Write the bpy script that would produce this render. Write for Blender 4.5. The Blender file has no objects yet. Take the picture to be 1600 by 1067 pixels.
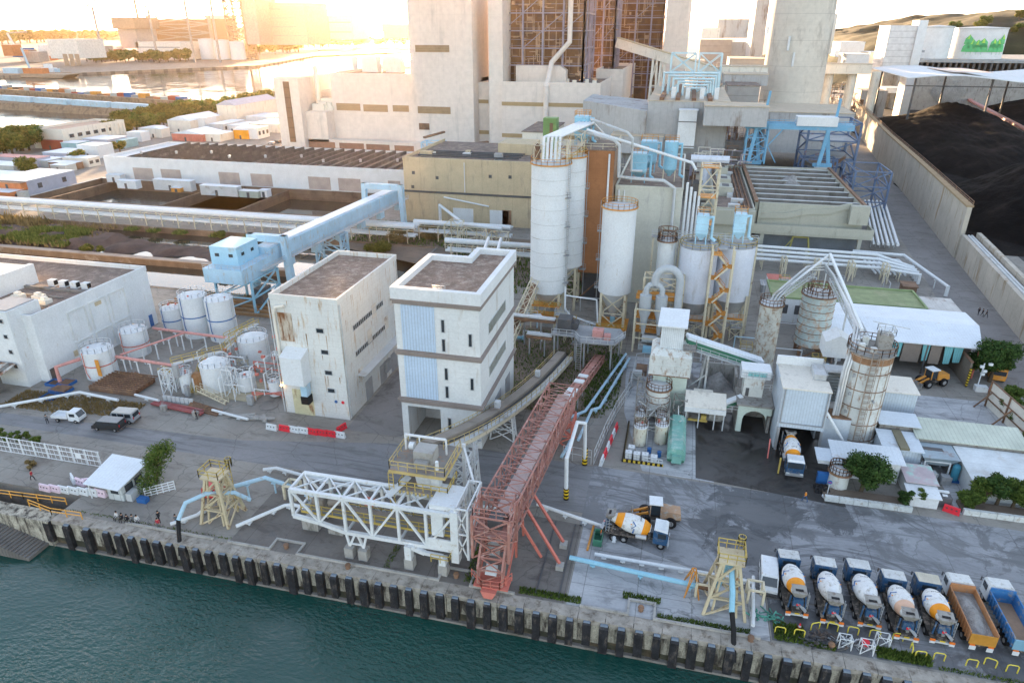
import bpy,math,random
from mathutils import Vector,Matrix
from mathutils.geometry import tessellate_polygon
R=math.radians
random.seed(7)
S=bpy.context.scene
COL=S.collection
# ---------------------------------------------------------------- camera
CH,CF,CP,CY=58.0,1067.0,R(24.6),R(13.6)     # height, focal (px of the 1600 px photo), pitch, heading
cam=bpy.data.cameras.new('camera')
cam.sensor_width=36;cam.lens=36*CF/1600
cam.clip_start=0.5;cam.clip_end=60000
co=bpy.data.objects.new('camera',cam);COL.objects.link(co)
co.location=(0,0,CH);co.rotation_euler=(R(90)-CP,0,CY)
S.camera=co
# ---------------------------------------------------------------- light
HAZE=.00002
SUN_EL,SUN_AZ=R(4.0),R(21.8)     # azimuth: counter-clockwise from +Y
w=bpy.data.worlds.new('World');S.world=w;w.use_nodes=True
nt=w.node_tree
sky=nt.nodes.new('ShaderNodeTexSky');sky.sky_type='NISHITA';sky.sun_disc=False
sky.sun_elevation=SUN_EL;sky.sun_rotation=-SUN_AZ;sky.altitude=0
sky.air_density=1.0;sky.dust_density=.6;sky.ozone_density=1.0
bg=nt.nodes['Background'];bg.inputs[1].default_value=0.15
hs=nt.nodes.new('ShaderNodeHueSaturation');hs.inputs['Saturation'].default_value=.62;nt.links.new(sky.outputs[0],hs.inputs['Color'])
ti=nt.nodes.new('ShaderNodeMixRGB');ti.blend_type='MULTIPLY';ti.inputs[0].default_value=1;ti.inputs[2].default_value=(.97,.99,1.13,1)
nt.links.new(hs.outputs[0],ti.inputs[1]);nt.links.new(ti.outputs[0],bg.inputs[0])
sl=bpy.data.lights.new('sun','SUN');sl.energy=4.6;sl.angle=R(0.6);sl.color=(1.0,0.66,0.36)
so=bpy.data.objects.new('sun',sl);COL.objects.link(so)
sd=Vector((-math.sin(SUN_AZ)*math.cos(SUN_EL),math.cos(SUN_AZ)*math.cos(SUN_EL),math.sin(SUN_EL)))
so.rotation_euler=sd.to_track_quat('Z','Y').to_euler();so.location=sd*300
S.view_settings.view_transform='Standard';S.view_settings.look='None'
S.view_settings.exposure=2.72;S.view_settings.gamma=1
S.render.engine='CYCLES'
S.cycles.use_denoising=True
S.cycles.max_bounces=6;S.cycles.volume_bounces=0;S.cycles.transparent_max_bounces=6
S.cycles.caustics_reflective=False;S.cycles.caustics_refractive=False
# ---------------------------------------------------------------- from photo pixels to site coordinates
SP,CPc=math.sin(CP),math.cos(CP)
def ray(px,py):
 a,b=px-800,py-533.5
 f,d=CF*CPc-b*SP,CF*SP+b*CPc
 return a*math.cos(CY)-f*math.sin(CY),a*math.sin(CY)+f*math.cos(CY),d
def G(px,py,z=0.0):
 a,b,d=ray(px,py);t=(CH-z)/d
 return (a*t,b*t)
def G3(px,py,z=0.0):
 return G(px,py,z)+(z,)
def HZ(px,py,u,v):                 # height of a point seen above plan position u, v
 a,b,d=ray(px,py);return CH-d*math.hypot(u,v)/math.hypot(a,b)
def ONV(px,py,v):                   # hit the plane y = v
 a,b,d=ray(px,py);t=v/b;return (a*t,CH-d*t)
def ONU(px,py,u):
 a,b,d=ray(px,py);t=u/a;return (b*t,CH-d*t)
# ---------------------------------------------------------------- materials
MATS={}
def mat(name,col,rough=.7,metal=0.,var=.12,scale=.35,dirt=None,damt=0.,dscale=.25,streak=1.,lines=None,bump=0.,bscale=4.,fine=.06,spec=.3):
 if name in MATS:return MATS[name]
 m=bpy.data.materials.new(name);m.use_nodes=True;t=m.node_tree;N=t.nodes.new;L=t.links.new
 p=t.nodes['Principled BSDF']
 p.inputs['Roughness'].default_value=rough;p.inputs['Metallic'].default_value=metal
 p.inputs['Specular IOR Level'].default_value=spec
 geo=N('ShaderNodeNewGeometry');pos=geo.outputs['Position']
 n1=N('ShaderNodeTexNoise');n1.inputs['Scale'].default_value=scale;n1.inputs['Detail'].default_value=5;L(pos,n1.inputs['Vector'])
 n2=N('ShaderNodeTexNoise');n2.inputs['Scale'].default_value=scale*9;n2.inputs['Detail'].default_value=4;L(pos,n2.inputs['Vector'])
 def mr(src,lo,hi,a=.3,b=.7):
  q=N('ShaderNodeMapRange');q.inputs[1].default_value=a;q.inputs[2].default_value=b
  q.inputs[3].default_value=lo;q.inputs[4].default_value=hi;L(src,q.inputs[0]);return q.outputs[0]
 def mul(a,b):
  q=N('ShaderNodeMath');q.operation='MULTIPLY'
  for i,x in ((0,a),(1,b)):
   if isinstance(x,float):q.inputs[i].default_value=x
   else:L(x,q.inputs[i])
  return q.outputs[0]
 f=mul(mr(n1.outputs[0],1-var,1+var),mr(n2.outputs[0],1-fine,1+fine))
 if lines:
  tc=N('ShaderNodeTexCoord');sx=N('ShaderNodeSeparateXYZ');L(tc.outputs['Object'],sx.inputs[0])
  for ax,sp,wd,fac in lines:
   md=N('ShaderNodeMath');md.operation='FLOORED_MODULO';L(sx.outputs[ax],md.inputs[0]);md.inputs[1].default_value=sp
   lt=N('ShaderNodeMath');lt.operation='LESS_THAN';L(md.outputs[0],lt.inputs[0]);lt.inputs[1].default_value=wd
   f=mul(f,mr(lt.outputs[0],1.,fac,0,1))
 base=N('ShaderNodeRGB');base.outputs[0].default_value=(*col,1);c=base.outputs[0]
 if dirt:
  mp=N('ShaderNodeMapping');mp.inputs['Scale'].default_value=(1,1,1/streak);L(pos,mp.inputs[0])
  n3=N('ShaderNodeTexNoise');n3.inputs['Scale'].default_value=dscale*(streak ** .5);n3.inputs['Detail'].default_value=8
  n3.inputs['Roughness'].default_value=.68;L(mp.outputs[0],n3.inputs['Vector'])
  mx=N('ShaderNodeMixRGB');L(mr(n3.outputs[0],0.,1.,.66-.32*damt,.74-.2*damt),mx.inputs[0]);L(c,mx.inputs[1]);mx.inputs[2].default_value=(*dirt,1)
  c=mx.outputs[0]
 vm=N('ShaderNodeVectorMath');vm.operation='SCALE';L(c,vm.inputs[0]);L(f,vm.inputs['Scale'])
 L(vm.outputs[0],p.inputs['Base Color'])
 if bump:
  n4=N('ShaderNodeTexNoise');n4.inputs['Scale'].default_value=bscale;n4.inputs['Detail'].default_value=4;L(pos,n4.inputs['Vector'])
  bp=N('ShaderNodeBump');bp.inputs['Strength'].default_value=bump;bp.inputs['Distance'].default_value=.3
  L(n4.outputs[0],bp.inputs['Height']);L(bp.outputs[0],p.inputs['Normal'])
 MATS[name]=m;return m
RUST=(.22,.09,.035);GRIME=(.28,.26,.23)
def emat(name,col,st):
 m=bpy.data.materials.new(name);m.use_nodes=True;p=m.node_tree.nodes['Principled BSDF']
 p.inputs['Base Color'].default_value=(*col,1);p.inputs['Emission Color'].default_value=(*col,1);p.inputs['Emission Strength'].default_value=st;return m
white=mat('white_paint',(.67,.7,.72),.5,var=.04,dirt=(.55,.52,.47),damt=.16,dscale=1.3,streak=5)
white2=mat('white_render',(.68,.7,.71),.8,var=.06,dirt=(.55,.52,.46),damt=.2,dscale=.8,streak=8)
wclean=mat('white_steel',(.7,.73,.75),.45,var=.04,dirt=(.5,.45,.38),damt=.15,dscale=1.5)
cream=mat('cream_paint',(.62,.56,.42),.6,var=.08,dirt=RUST,damt=.25,dscale=1.2)
cream2=mat('cream_cladding',(.72,.68,.6),.8,var=.05,dirt=(.5,.46,.4),damt=.3,streak=5)
beige=mat('beige_cladding',(.52,.43,.29),.8,var=.07,dirt=(.4,.33,.24),damt=.35,streak=5,lines=[(0,5.2,.12,.8)])
grey=mat('grey_paint',(.33,.34,.35),.6,var=.12,dirt=(.2,.18,.16),damt=.3)
lgrey=mat('light_grey_paint',(.52,.54,.55),.6,var=.08,dirt=(.35,.33,.3),damt=.3)
dgrey=mat('dark_grey_steel',(.09,.09,.095),.6,var=.2,dirt=(.16,.11,.08),damt=.3)
conc=mat('concrete',(.36,.35,.33),.9,var=.14,dirt=(.2,.19,.17),damt=.4,dscale=.5,streak=3,bump=.3)
concd=mat('dark_concrete',(.22,.205,.19),.9,var=.15,dirt=(.13,.12,.1),damt=.4,bump=.3)
rustm=mat('rusty_steel',(.2,.12,.08),.8,var=.25,dirt=(.3,.17,.09),damt=.5,dscale=1)
yel=mat('yellow_paint',(.5,.37,.1),.6,var=.12,dirt=(.35,.25,.15),damt=.35,dscale=2)
oran=mat('orange_paint',(.62,.27,.05),.6,var=.15,dirt=(.4,.3,.2),damt=.3,dscale=1.5)
red=mat('red_oxide_paint',(.55,.17,.13),.6,var=.12,dirt=(.3,.13,.09),damt=.3,dscale=1.5)
redp=mat('faded_red_paint',(.62,.3,.27),.6,var=.12,dirt=(.34,.17,.12),damt=.3,dscale=1.5)
lblue=mat('light_blue_paint',(.4,.58,.7),.55,var=.1,dirt=(.42,.40,.36),damt=.3,dscale=.6,streak=3)
sblue=mat('sky_blue_paint',(.27,.52,.66),.5,var=.08,dirt=(.25,.3,.33),damt=.2,dscale=1)
blue=mat('blue_paint',(.03,.13,.36),.45,var=.08)
black=mat('black_rubber',(.012,.012,.014),.7,var=.2)
glass=mat('dark_glass',(.03,.04,.05),.12,var=.05,spec=.6)
wood=mat('weathered_wood',(.24,.15,.1),.85,var=.25,dirt=(.12,.08,.06),damt=.4)
green=mat('green_paint',(.06,.2,.13),.6,var=.15,dirt=(.2,.2,.16),damt=.3)
silver=mat('galvanised_steel',(.5,.52,.54),.4,metal=.6,var=.1)
redb=mat('barrier_red_plastic',(.75,.04,.06),.4,var=.05)
skinm=mat('skin',(.5,.3,.2),.6)
# ---------------------------------------------------------------- mesh building
class MB:
 def __init__(s):s.v=[];s.f=[];s.mi=[];s.k=0
 def add(s,vs,fs):
  n=len(s.v);s.v += [tuple(x) for x in vs];s.f += [tuple(i+n for i in f) for f in fs];s.mi += [s.k]*len(fs);return s
 def box(s,x0,y0,z0,x1,y1,z1):
  x0,x1=min(x0,x1),max(x0,x1);y0,y1=min(y0,y1),max(y0,y1);z0,z1=min(z0,z1),max(z0,z1)
  return s.add([(x0,y0,z0),(x1,y0,z0),(x1,y1,z0),(x0,y1,z0),(x0,y0,z1),(x1,y0,z1),(x1,y1,z1),(x0,y1,z1)],
                     [(3,2,1,0),(4,5,6,7),(0,1,5,4),(1,2,6,5),(2,3,7,6),(3,0,4,7)])
 def hexa(s,a,b):                 # two quads (bottom, top)
  return s.add(list(a)+list(b),[(3,2,1,0),(4,5,6,7),(0,1,5,4),(1,2,6,5),(2,3,7,6),(3,0,4,7)])
 def prism(s,poly,z0,z1):
  n=len(poly);a=sum(poly[i][0]*poly[(i+1) % n][1]-poly[(i+1) % n][0]*poly[i][1] for i in range(n))
  if a < 0:poly=poly[::-1]
  return s.add([(x,y,z0) for x,y in poly]+[(x,y,z1) for x,y in poly],
                     [tuple(range(n-1,-1,-1)),tuple(range(n,2*n))]+[(i,(i+1) % n,n+(i+1) % n,n+i) for i in range(n)])
 def extr(s,poly,ax,a,b):       # polygon in the plane across axis ax (0: yz, 1: xz), pushed from a to b
  n=len(poly)
  P=(lambda p,q:(q,p[0],p[1])) if ax== 0 else (lambda p,q:(p[0],q,p[1]))
  return s.add([P(p,a) for p in poly]+[P(p,b) for p in poly],
                     [tuple(range(n-1,-1,-1)),tuple(range(n,2*n))]+[(i,(i+1) % n,n+(i+1) % n,n+i) for i in range(n)])
 def bar(s,p,q,w=.1,h=None):
  p,q=Vector(p),Vector(q);d=q-p
  if d.length < 1e-5:return s
  h=h or w;up=Vector((0,0,1)) if abs(d.normalized().z) < .95 else Vector((0,1,0))
  x=d.cross(up).normalized()*w/2;y=x.cross(d).normalized()*h/2
  a=[p-x-y,p+x-y,p+x+y,p-x+y]
  return s.hexa(a,[k+d for k in a])
 def cyl(s,p,q,r,r2=None,n=12,caps=True):
  p,q=Vector(p),Vector(q);d=(q-p).normalized();r2=r if r2 is None else r2
  up=Vector((0,0,1)) if abs(d.z) < .9 else Vector((1,0,0))
  x=d.cross(up).normalized();y=d.cross(x)
  vs=[c+(x*math.cos(2*math.pi*i/n)+y*math.sin(2*math.pi*i/n))*k for c,k in ((p,r),(q,r2)) for i in range(n)]
  fs=[(i,n+i,n+(i+1) % n,(i+1) % n) for i in range(n)]
  if caps:fs += [tuple(range(n)),tuple(range(2*n-1,n-1,-1))]
  return s.add(vs,fs)
 def tube(s,pts,r,n=8):
  pts=[Vector(p) for p in pts];vs=[];m=len(pts);px=None
  for i,p in enumerate(pts):
   d=((pts[i]-pts[i-1]).normalized() if i else Vector())+((pts[i+1]-pts[i]).normalized() if i < m-1 else Vector())
   d.normalize();up=Vector((0,0,1)) if abs(d.z) < .9 else Vector((1,0,0))
   x=d.cross(up).normalized() if px is None else (px-d*px.dot(d)).normalized()
   px=x;y=d.cross(x)
   vs += [p+(x*math.cos(2*math.pi*k/n)+y*math.sin(2*math.pi*k/n))*r for k in range(n)]
  fs=[(i*n+k,(i+1)*n+k,(i+1)*n+(k+1) % n,i*n+(k+1) % n) for i in range(m-1) for k in range(n)]
  fs += [tuple(range(n)),tuple(range(m*n-1,m*n-n-1,-1))]
  return s.add(vs,fs)
 def lathe(s,x,y,prof,n=24):     # prof: (r, z)
  vs=[(x+r*math.cos(2*math.pi*k/n),y+r*math.sin(2*math.pi*k/n),z) for r,z in prof for k in range(n)]
  fs=[(i*n+k,i*n+(k+1) % n,(i+1)*n+(k+1) % n,(i+1)*n+k) for i in range(len(prof)-1) for k in range(n)]
  if prof[0][0] > 0:fs.append(tuple(range(n-1,-1,-1)))
  if prof[-1][0] > 0:fs.append(tuple(range((len(prof)-1)*n,len(prof)*n)))
  return s.add(vs,fs)
 def rail(s,pts,h=1.05,sp=1.8,w=.06,close=False):
  pts=[Vector(p) for p in pts]
  if close:pts=pts+[pts[0]]
  for a,b in zip(pts,pts[1:]):
   for k in (h,h*.52):s.bar(a+Vector((0,0,k)),b+Vector((0,0,k)),w)
   m=max(1,int((b-a).length/sp))
   for i in range(m+1):
    p=a.lerp(b,i/m);s.bar(p,p+Vector((0,0,h)),w)
  return s
 def ring(s,x,y,z,r,h=1.05,n=14,w=.06):
  pts=[(x+r*math.cos(2*math.pi*i/n),y+r*math.sin(2*math.pi*i/n),z) for i in range(n)]
  return s.rail(pts,h,9,w,True)
 def ladder(s,x,y,z0,z1,w=.5,dx=1,dy=0,cage=True):
  a=Vector((dx,dy,0)).normalized()*w/2;o=Vector((-dy,dx,0)).normalized()
  for k in (-1,1):s.bar((x+a.x*k,y+a.y*k,z0),(x+a.x*k,y+a.y*k,z1),.07)
  z=z0+.4
  while z < z1:
   s.bar((x-a.x,y-a.y,z),(x+a.x,y+a.y,z),.05);z += .45
  return s
 def truss(s,p,q,wd,ht,n,c=.25,b=.14,up=(0,0,1),top=True,bot=True,xb=False):
  p,q=Vector(p),Vector(q);d=q-p;u=Vector(up);sd_=d.cross(u).normalized()*wd/2;h=u.normalized()*ht
  def pt(t,sg,k):return p+d*t+sd_*sg+h*k
  for sg in (-1,1):
   for k in (0,1):s.bar(pt(0,sg,k),pt(1,sg,k),c)
  for i in range(n+1):
   t=i/n
   for sg in (-1,1):s.bar(pt(t,sg,0),pt(t,sg,1),b*1.2)
   s.bar(pt(t,-1,1),pt(t,1,1),b);s.bar(pt(t,-1,0),pt(t,1,0),b)
   if i < n:
    t2=(i+1)/n
    for sg in (-1,1):
     if xb:s.bar(pt(t,sg,0),pt(t2,sg,1),b);s.bar(pt(t,sg,1),pt(t2,sg,0),b)
     elif i % 2:s.bar(pt(t,sg,0),pt(t2,sg,1),b)
     else:s.bar(pt(t,sg,1),pt(t2,sg,0),b)
    if top:s.bar(pt(t,-1,1),pt(t2,1,1),b*.8);s.bar(pt(t,1,1),pt(t2,-1,1),b*.8)
    if bot:s.bar(pt(t,-1,0),pt(t2,1,0),b*.8)
  return s
 def tower(s,x0,y0,x1,y1,z0,z1,n,c=.3,b=.16,tx=1.,xb=True):
  cx,cy=(x0+x1)/2,(y0+y1)/2
  def pt(i,j,t):k=1+(tx-1)*t;return (cx+(x1-x0)/2*i*k,cy+(y1-y0)/2*j*k,z0+(z1-z0)*t)
  cs=[(-1,-1),(1,-1),(1,1),(-1,1)]
  for i,j in cs:s.bar(pt(i,j,0),pt(i,j,1),c)
  for k in range(n+1):
   for a in range(4):
    if k > 0:s.bar(pt(*cs[a],k/n),pt(*cs[(a+1) % 4],k/n),b)
    if k < n and xb:
     s.bar(pt(*cs[a],k/n),pt(*cs[(a+1) % 4],(k+1)/n),b)
     if xb== 2:s.bar(pt(*cs[(a+1) % 4],k/n),pt(*cs[a],(k+1)/n),b)
  return s
 def build(s,name,m,parent=None,smooth=False,label=None,org=None):
  me=bpy.data.meshes.new(name)
  if org is None and parent is None:
   xs,ys,zs=zip(*s.v);org=((min(xs)+max(xs))/2,(min(ys)+max(ys))/2,min(zs))
  if parent is not None:org=WORLD[parent]
  me.from_pydata([(x-org[0],y-org[1],z-org[2]) for x,y,z in s.v],[],s.f)
  for k in (m if isinstance(m,(list,tuple)) else [m]):me.materials.append(k)
  if any(s.mi):me.polygons.foreach_set('material_index',s.mi)
  me.update()
  if smooth:
   me.shade_smooth() if hasattr(me,'shade_smooth') else None
   try:me.set_sharp_from_angle(angle=R(35))
   except Exception:pass
  o=bpy.data.objects.new(name,me);COL.objects.link(o)
  if parent is not None:o.parent=parent
  else:o.location=org
  WORLD[o]=org
  if label:o['label']=label
  return o
WORLD={}
def thing(name,label,cat,x=0,y=0,z=0,group=None):
 o=bpy.data.objects.new(name,None);o.empty_display_size=.5;COL.objects.link(o);o.location=(x,y,z)
 o['label']=label;o['category']=cat
 if group:o['group']=group
 WORLD[o]=(x,y,z);return o
def tag(o,label,cat,group=None):
 o['label']=label;o['category']=cat
 if group:o['group']=group
 return o
def struct(o,kind='structure',label=None):
 o['kind']=kind
 if label:o['label']=label
 return o
def dup(root,x,y,z=0,rz=0,label=None,cat=None,sc=None):
 def cp(o,par):
  c=o.copy();COL.objects.link(c)
  if par:c.parent=par
  for ch in o.children:cp(ch,c)
  return c
 c=cp(root,None);c.location=(x,y,z);c.rotation_euler=(0,0,rz)
 if sc:c.scale=(sc,sc,sc) if not isinstance(sc,tuple) else sc
 if label:c['label']=label
 return c
SPLIT={'post','column','leg','quay_leg','striped_foot','mudflap','side_window','concrete_block','foot_block','strut_foot','crane_rail','pier','hatch','silo_leg','wheel','floodlight','brown_curtain','round_sign'}
class PieceMB(MB):                      # keeps every added solid apart
 def __init__(s):super().__init__();s.pcs=[]
 def add(s,vs,fs):
  if getattr(s,'in_',0):return super().add(vs,fs)
  q=MB();q.add(vs,fs);s.pcs.append(q);return s
def part(par,name,m,fn,label=None,smooth=False):
 if name in SPLIT and not isinstance(m,(list,tuple)):
  b=PieceMB();fn(b);os_=[q.build(name,m,par,smooth,label) for q in b.pcs];return os_[0]
 b=MB();fn(b);return b.build(name,m,par,smooth,label)
ORD='first second third fourth fifth sixth seventh eighth ninth tenth eleventh twelfth thirteenth fourteenth fifteenth sixteenth seventeenth eighteenth nineteenth twentieth'.split()
def ordn(i):return ORD[i] if i < 20 else ('thirty-' if i > 29 else 'twenty-')+ORD[i % 10 if i % 10 != 9 else 8] if i % 10 != 9 else ('thirtieth' if i== 29 else 'fortieth')
def sheet(poly,z,name,m):
 tris=tessellate_polygon([[Vector((x,y,0)) for x,y in poly]])
 b=MB();b.add([(x,y,z) for x,y in poly],[tuple(t) for t in tris]);o=b.build(name,m,org=(0,0,0))
 flat_up(o);return struct(o)
def flat_up(o):
 me=o.data
 if me.polygons and sum(p.normal.z*p.area for p in me.polygons) < 0:me.flip_normals()
# ================================================================= SETTING
# water
def watermat(name,col,rough,bump,sc1,sc2,stretch=1.,dist=1.):
 m=bpy.data.materials.new(name);m.use_nodes=True;t=m.node_tree;N=t.nodes.new;L=t.links.new
 p=t.nodes['Principled BSDF'];p.inputs['Roughness'].default_value=rough;p.inputs['Specular IOR Level'].default_value=.5
 geo=N('ShaderNodeNewGeometry');mp=N('ShaderNodeMapping');mp.inputs['Rotation'].default_value=(0,0,R(25));mp.inputs['Scale'].default_value=(1,stretch,1)
 L(geo.outputs['Position'],mp.inputs[0])
 a=N('ShaderNodeTexNoise');a.inputs['Scale'].default_value=sc1;a.inputs['Detail'].default_value=5;a.inputs['Distortion'].default_value=.8;L(mp.outputs[0],a.inputs['Vector'])
 b=N('ShaderNodeTexNoise');b.inputs['Scale'].default_value=sc2;b.inputs['Detail'].default_value=3;L(mp.outputs[0],b.inputs['Vector'])
 ad=N('ShaderNodeMath');ad.operation='MULTIPLY_ADD';L(a.outputs[0],ad.inputs[0]);ad.inputs[1].default_value=1.;L(b.outputs[0],ad.inputs[2])
 bp=N('ShaderNodeBump');bp.inputs['Strength'].default_value=bump;bp.inputs['Distance'].default_value=dist
 L(ad.outputs[0],bp.inputs['Height']);L(bp.outputs[0],p.inputs['Normal'])
 bm=N('ShaderNodeTexNoise');bm.inputs['Scale'].default_value=.05;bm.inputs['Detail'].default_value=2;L(geo.outputs['Position'],bm.inputs['Vector'])
 bq=N('ShaderNodeMapRange');bq.inputs[1].default_value=.38;bq.inputs[2].default_value=.62;bq.inputs[3].default_value=bump*.25;bq.inputs[4].default_value=bump*1.15;L(bm.outputs[0],bq.inputs[0]);L(bq.outputs[0],bp.inputs['Strength'])
 c=N('ShaderNodeTexNoise');c.inputs['Scale'].default_value=.045;c.inputs['Detail'].default_value=3;L(geo.outputs['Position'],c.inputs['Vector'])
 r=N('ShaderNodeMixRGB');L(c.outputs[0],r.inputs[0]);r.inputs[1].default_value=(*[k*.7 for k in col],1);r.inputs[2].default_value=(*[k*1.3 for k in col],1)
 L(r.outputs[0],p.inputs['Base Color']);return m
seam=watermat('sea_water',(.01,.062,.05),.09,.7,.5,1.5,1.8,.36)
farm=watermat('calm_channel_water',(.03,.05,.05),.04,.25,.12,.5,1.,.4)
pondm=watermat('still_pond_water',(.05,.045,.035),.03,.06,.3,1.2,1.,.1)
b=MB();b.add([(-3000,-800,-4),(3000,-800,-4),(3000,58,-4),(-3000,58,-4)],[(0,1,2,3)]);struct(b.build('sea_water',seam,org=(0,0,0)))
b=MB();b.add([(-30000,58,-4),(-100,58,-4),(-100,3000,-4),(30000,3000,-4),(30000,40000,-4),(-30000,40000,-4)],[(0,1,2,3,4,5)])
struct(b.build('channel_water',farm,org=(0,0,0)))
# ground: one sheet with holes for the lagoon and the settling basins
def groundmat(name,c1,c2,c3,joint=None,wet=.0,tracks=0.,rough=.85,swirl=None,spots=None):
 m=bpy.data.materials.new(name);m.use_nodes=True;t=m.node_tree;N=t.nodes.new;L=t.links.new
 p=t.nodes['Principled BSDF'];geo=N('ShaderNodeNewGeometry');pos=geo.outputs['Position']
 def noise(s,d=6,r=.6,mpg=None,dis=0):
  n=N('ShaderNodeTexNoise');n.inputs['Scale'].default_value=s;n.inputs['Detail'].default_value=d;n.inputs['Roughness'].default_value=r;n.inputs['Distortion'].default_value=dis
  if mpg:q=N('ShaderNodeMapping');q.inputs['Scale'].default_value=mpg;L(pos,q.inputs[0]);L(q.outputs[0],n.inputs['Vector'])
  else:L(pos,n.inputs['Vector'])
  return n.outputs[0]
 def mr(src,a,b,lo=0.,hi=1.):
  q=N('ShaderNodeMapRange');q.inputs[1].default_value=a;q.inputs[2].default_value=b;q.inputs[3].default_value=lo;q.inputs[4].default_value=hi;L(src,q.inputs[0]);return q.outputs[0]
 def mix(f,a,b_,mode='MIX'):
  q=N('ShaderNodeMixRGB');q.blend_type=mode
  for i,x in enumerate((f,a,b_)):
   if isinstance(x,tuple):q.inputs[i].default_value=(*x,1)
   elif isinstance(x,float):q.inputs[i].default_value=x
   else:L(x,q.inputs[i])
  return q.outputs[0]
 c=mix(mr(noise(.09,7,.65),.4,.6),c1,c2)
 c=mix(mr(noise(.22,8,.72,(1,2.2,1),.6),.52,.66),c,c3)
 c=mix(mr(noise(2.5,4),.3,.7,0,.25),c,tuple(k*.6 for k in c1))
 if tracks:
  wv=noise(.5,5,.7,(.12,1.5,1),.3)
  c=mix(mr(wv,.5,.62,0.,tracks),c,tuple(k*.45 for k in c1))
 for (su,sv,r0,r1) in swirl or ():
  sb=N('ShaderNodeVectorMath');sb.operation='SUBTRACT';L(pos,sb.inputs[0]);sb.inputs[1].default_value=(su,sv,0)
  ln=N('ShaderNodeVectorMath');ln.operation='LENGTH';L(sb.outputs[0],ln.inputs[0]);sp_=N('ShaderNodeSeparateXYZ');L(sb.outputs[0],sp_.inputs[0])
  at=N('ShaderNodeMath');at.operation='ARCTAN2';L(sp_.outputs[1],at.inputs[0]);L(sp_.outputs[0],at.inputs[1]);cb=N('ShaderNodeCombineXYZ')
  L(ln.outputs['Value'],cb.inputs[0]);L(at.outputs[0],cb.inputs[1]);cb.inputs[2].default_value=su
  sn=N('ShaderNodeTexNoise');sn.inputs['Scale'].default_value=1.9;sn.inputs['Detail'].default_value=3;L(cb.outputs[0],sn.inputs['Vector'])
  a1=mr(sn.outputs[0],.54,.6,0,.62);a2=mr(ln.outputs['Value'],r1,r1-3);a3=mr(ln.outputs['Value'],r0,r0+2)
  for q_ in (a2,a3):
   ml=N('ShaderNodeMath');ml.operation='MULTIPLY';L(a1,ml.inputs[0]);L(q_,ml.inputs[1]);a1=ml.outputs[0]
  c=mix(a1,c,tuple(k*.4 for k in c1))
 for (su,sv,r1) in spots or ():
  sb=N('ShaderNodeVectorMath');sb.operation='DISTANCE';L(pos,sb.inputs[0]);sb.inputs[1].default_value=(su,sv,0)
  nn=N('ShaderNodeMath');nn.operation='MULTIPLY_ADD';L(noise(.35,7,.75,None,.8),nn.inputs[0]);nn.inputs[1].default_value=r1*2.2;L(sb.outputs['Value'],nn.inputs[2])
  c=mix(mr(nn.outputs[0],r1*1.9,r1*1.75,0,.78),c,tuple(k*.3 for k in c1))
 if joint:
  sx=N('ShaderNodeSeparateXYZ');L(pos,sx.inputs[0])
  for ax,sp in ((0,joint),(1,joint)):
   md=N('ShaderNodeMath');md.operation='FLOORED_MODULO';L(sx.outputs[ax],md.inputs[0]);md.inputs[1].default_value=sp
   lt=N('ShaderNodeMath');lt.operation='LESS_THAN';L(md.outputs[0],lt.inputs[0]);lt.inputs[1].default_value=.09
   q=N('ShaderNodeMath');q.operation='MULTIPLY';L(lt.outputs[0],q.inputs[0]);q.inputs[1].default_value=.45
   c=mix(q.outputs[0],c,(.05,.045,.04))
 vo=N('ShaderNodeTexVoronoi');vo.feature='DISTANCE_TO_EDGE';vo.inputs['Scale'].default_value=.11
 nd=N('ShaderNodeTexNoise');nd.inputs['Scale'].default_value=.8;L(pos,nd.inputs['Vector'])
 va=N('ShaderNodeVectorMath');va.operation='ADD';L(pos,va.inputs[0]);L(nd.outputs[1],va.inputs[1]);L(va.outputs[0],vo.inputs['Vector'])
 c=mix(mr(vo.outputs['Distance'],.0,.008,.45,0.),c,(.04,.04,.04))
 if wet:
  wm=mr(noise(.13,6,.7,None,1.2),.66-.22*wet,.7-.2*wet)
  c=mix(wm,c,mix(.25,tuple(k*.35 for k in c1),c))
  rr=N('ShaderNodeMapRange');L(wm,rr.inputs[0]);rr.inputs[3].default_value=rough;rr.inputs[4].default_value=.32;L(rr.outputs[0],p.inputs['Roughness'])
 else:p.inputs['Roughness'].default_value=rough
 L(c,p.inputs['Base Color'])
 return m
g_conc=groundmat('yard_concrete',(.250,.231,.206),(.312,.294,.263),(.175,.156,.138),joint=7.)
g_road=groundmat('asphalt_road',(.213,.213,.219),(.256,.256,.263),(.181,.179,.177),tracks=.55)
g_croad=groundmat('worn_lane',(.21,.2,.195),(.25,.24,.235),(.15,.14,.13),wet=.25,joint=12.)
g_yard=groundmat('truck_yard',(.250,.259,.275),(.338,.346,.362),(.188,.188,.198),wet=.75,tracks=.6,joint=9.,swirl=[(24,60,8,17),(12,86,5,13),(-6,60,15,24),(46,92,12,21)],spots=[(14.5,79,8),(12,71,5.5),(15.2,59.5,5),(20,59,5),(36.5,59,4),(24,79,4),(8.5,75,4)])
g_apron=groundmat('quay_apron',(.150,.135,.122),(.206,.188,.169),(.106,.094,.085),joint=8.,wet=.2)
g_pale=groundmat('dusty_concrete',(.375,.388,.406),(.525,.537,.550),(.213,.215,.222),wet=.3,joint=6.,tracks=.4)
g_dark=groundmat('wet_wash_bay',(.05,.045,.042),(.085,.078,.072),(.03,.028,.026),wet=.9,swirl=[(20,84,3,10)])
g_dirt=groundmat('bare_soil',(.163,.125,.094),(.213,.163,.125),(.112,.094,.069))
g_coal=groundmat('coal_dust',(.03,.03,.032),(.045,.045,.05),(.02,.02,.022),wet=.3)
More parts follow.
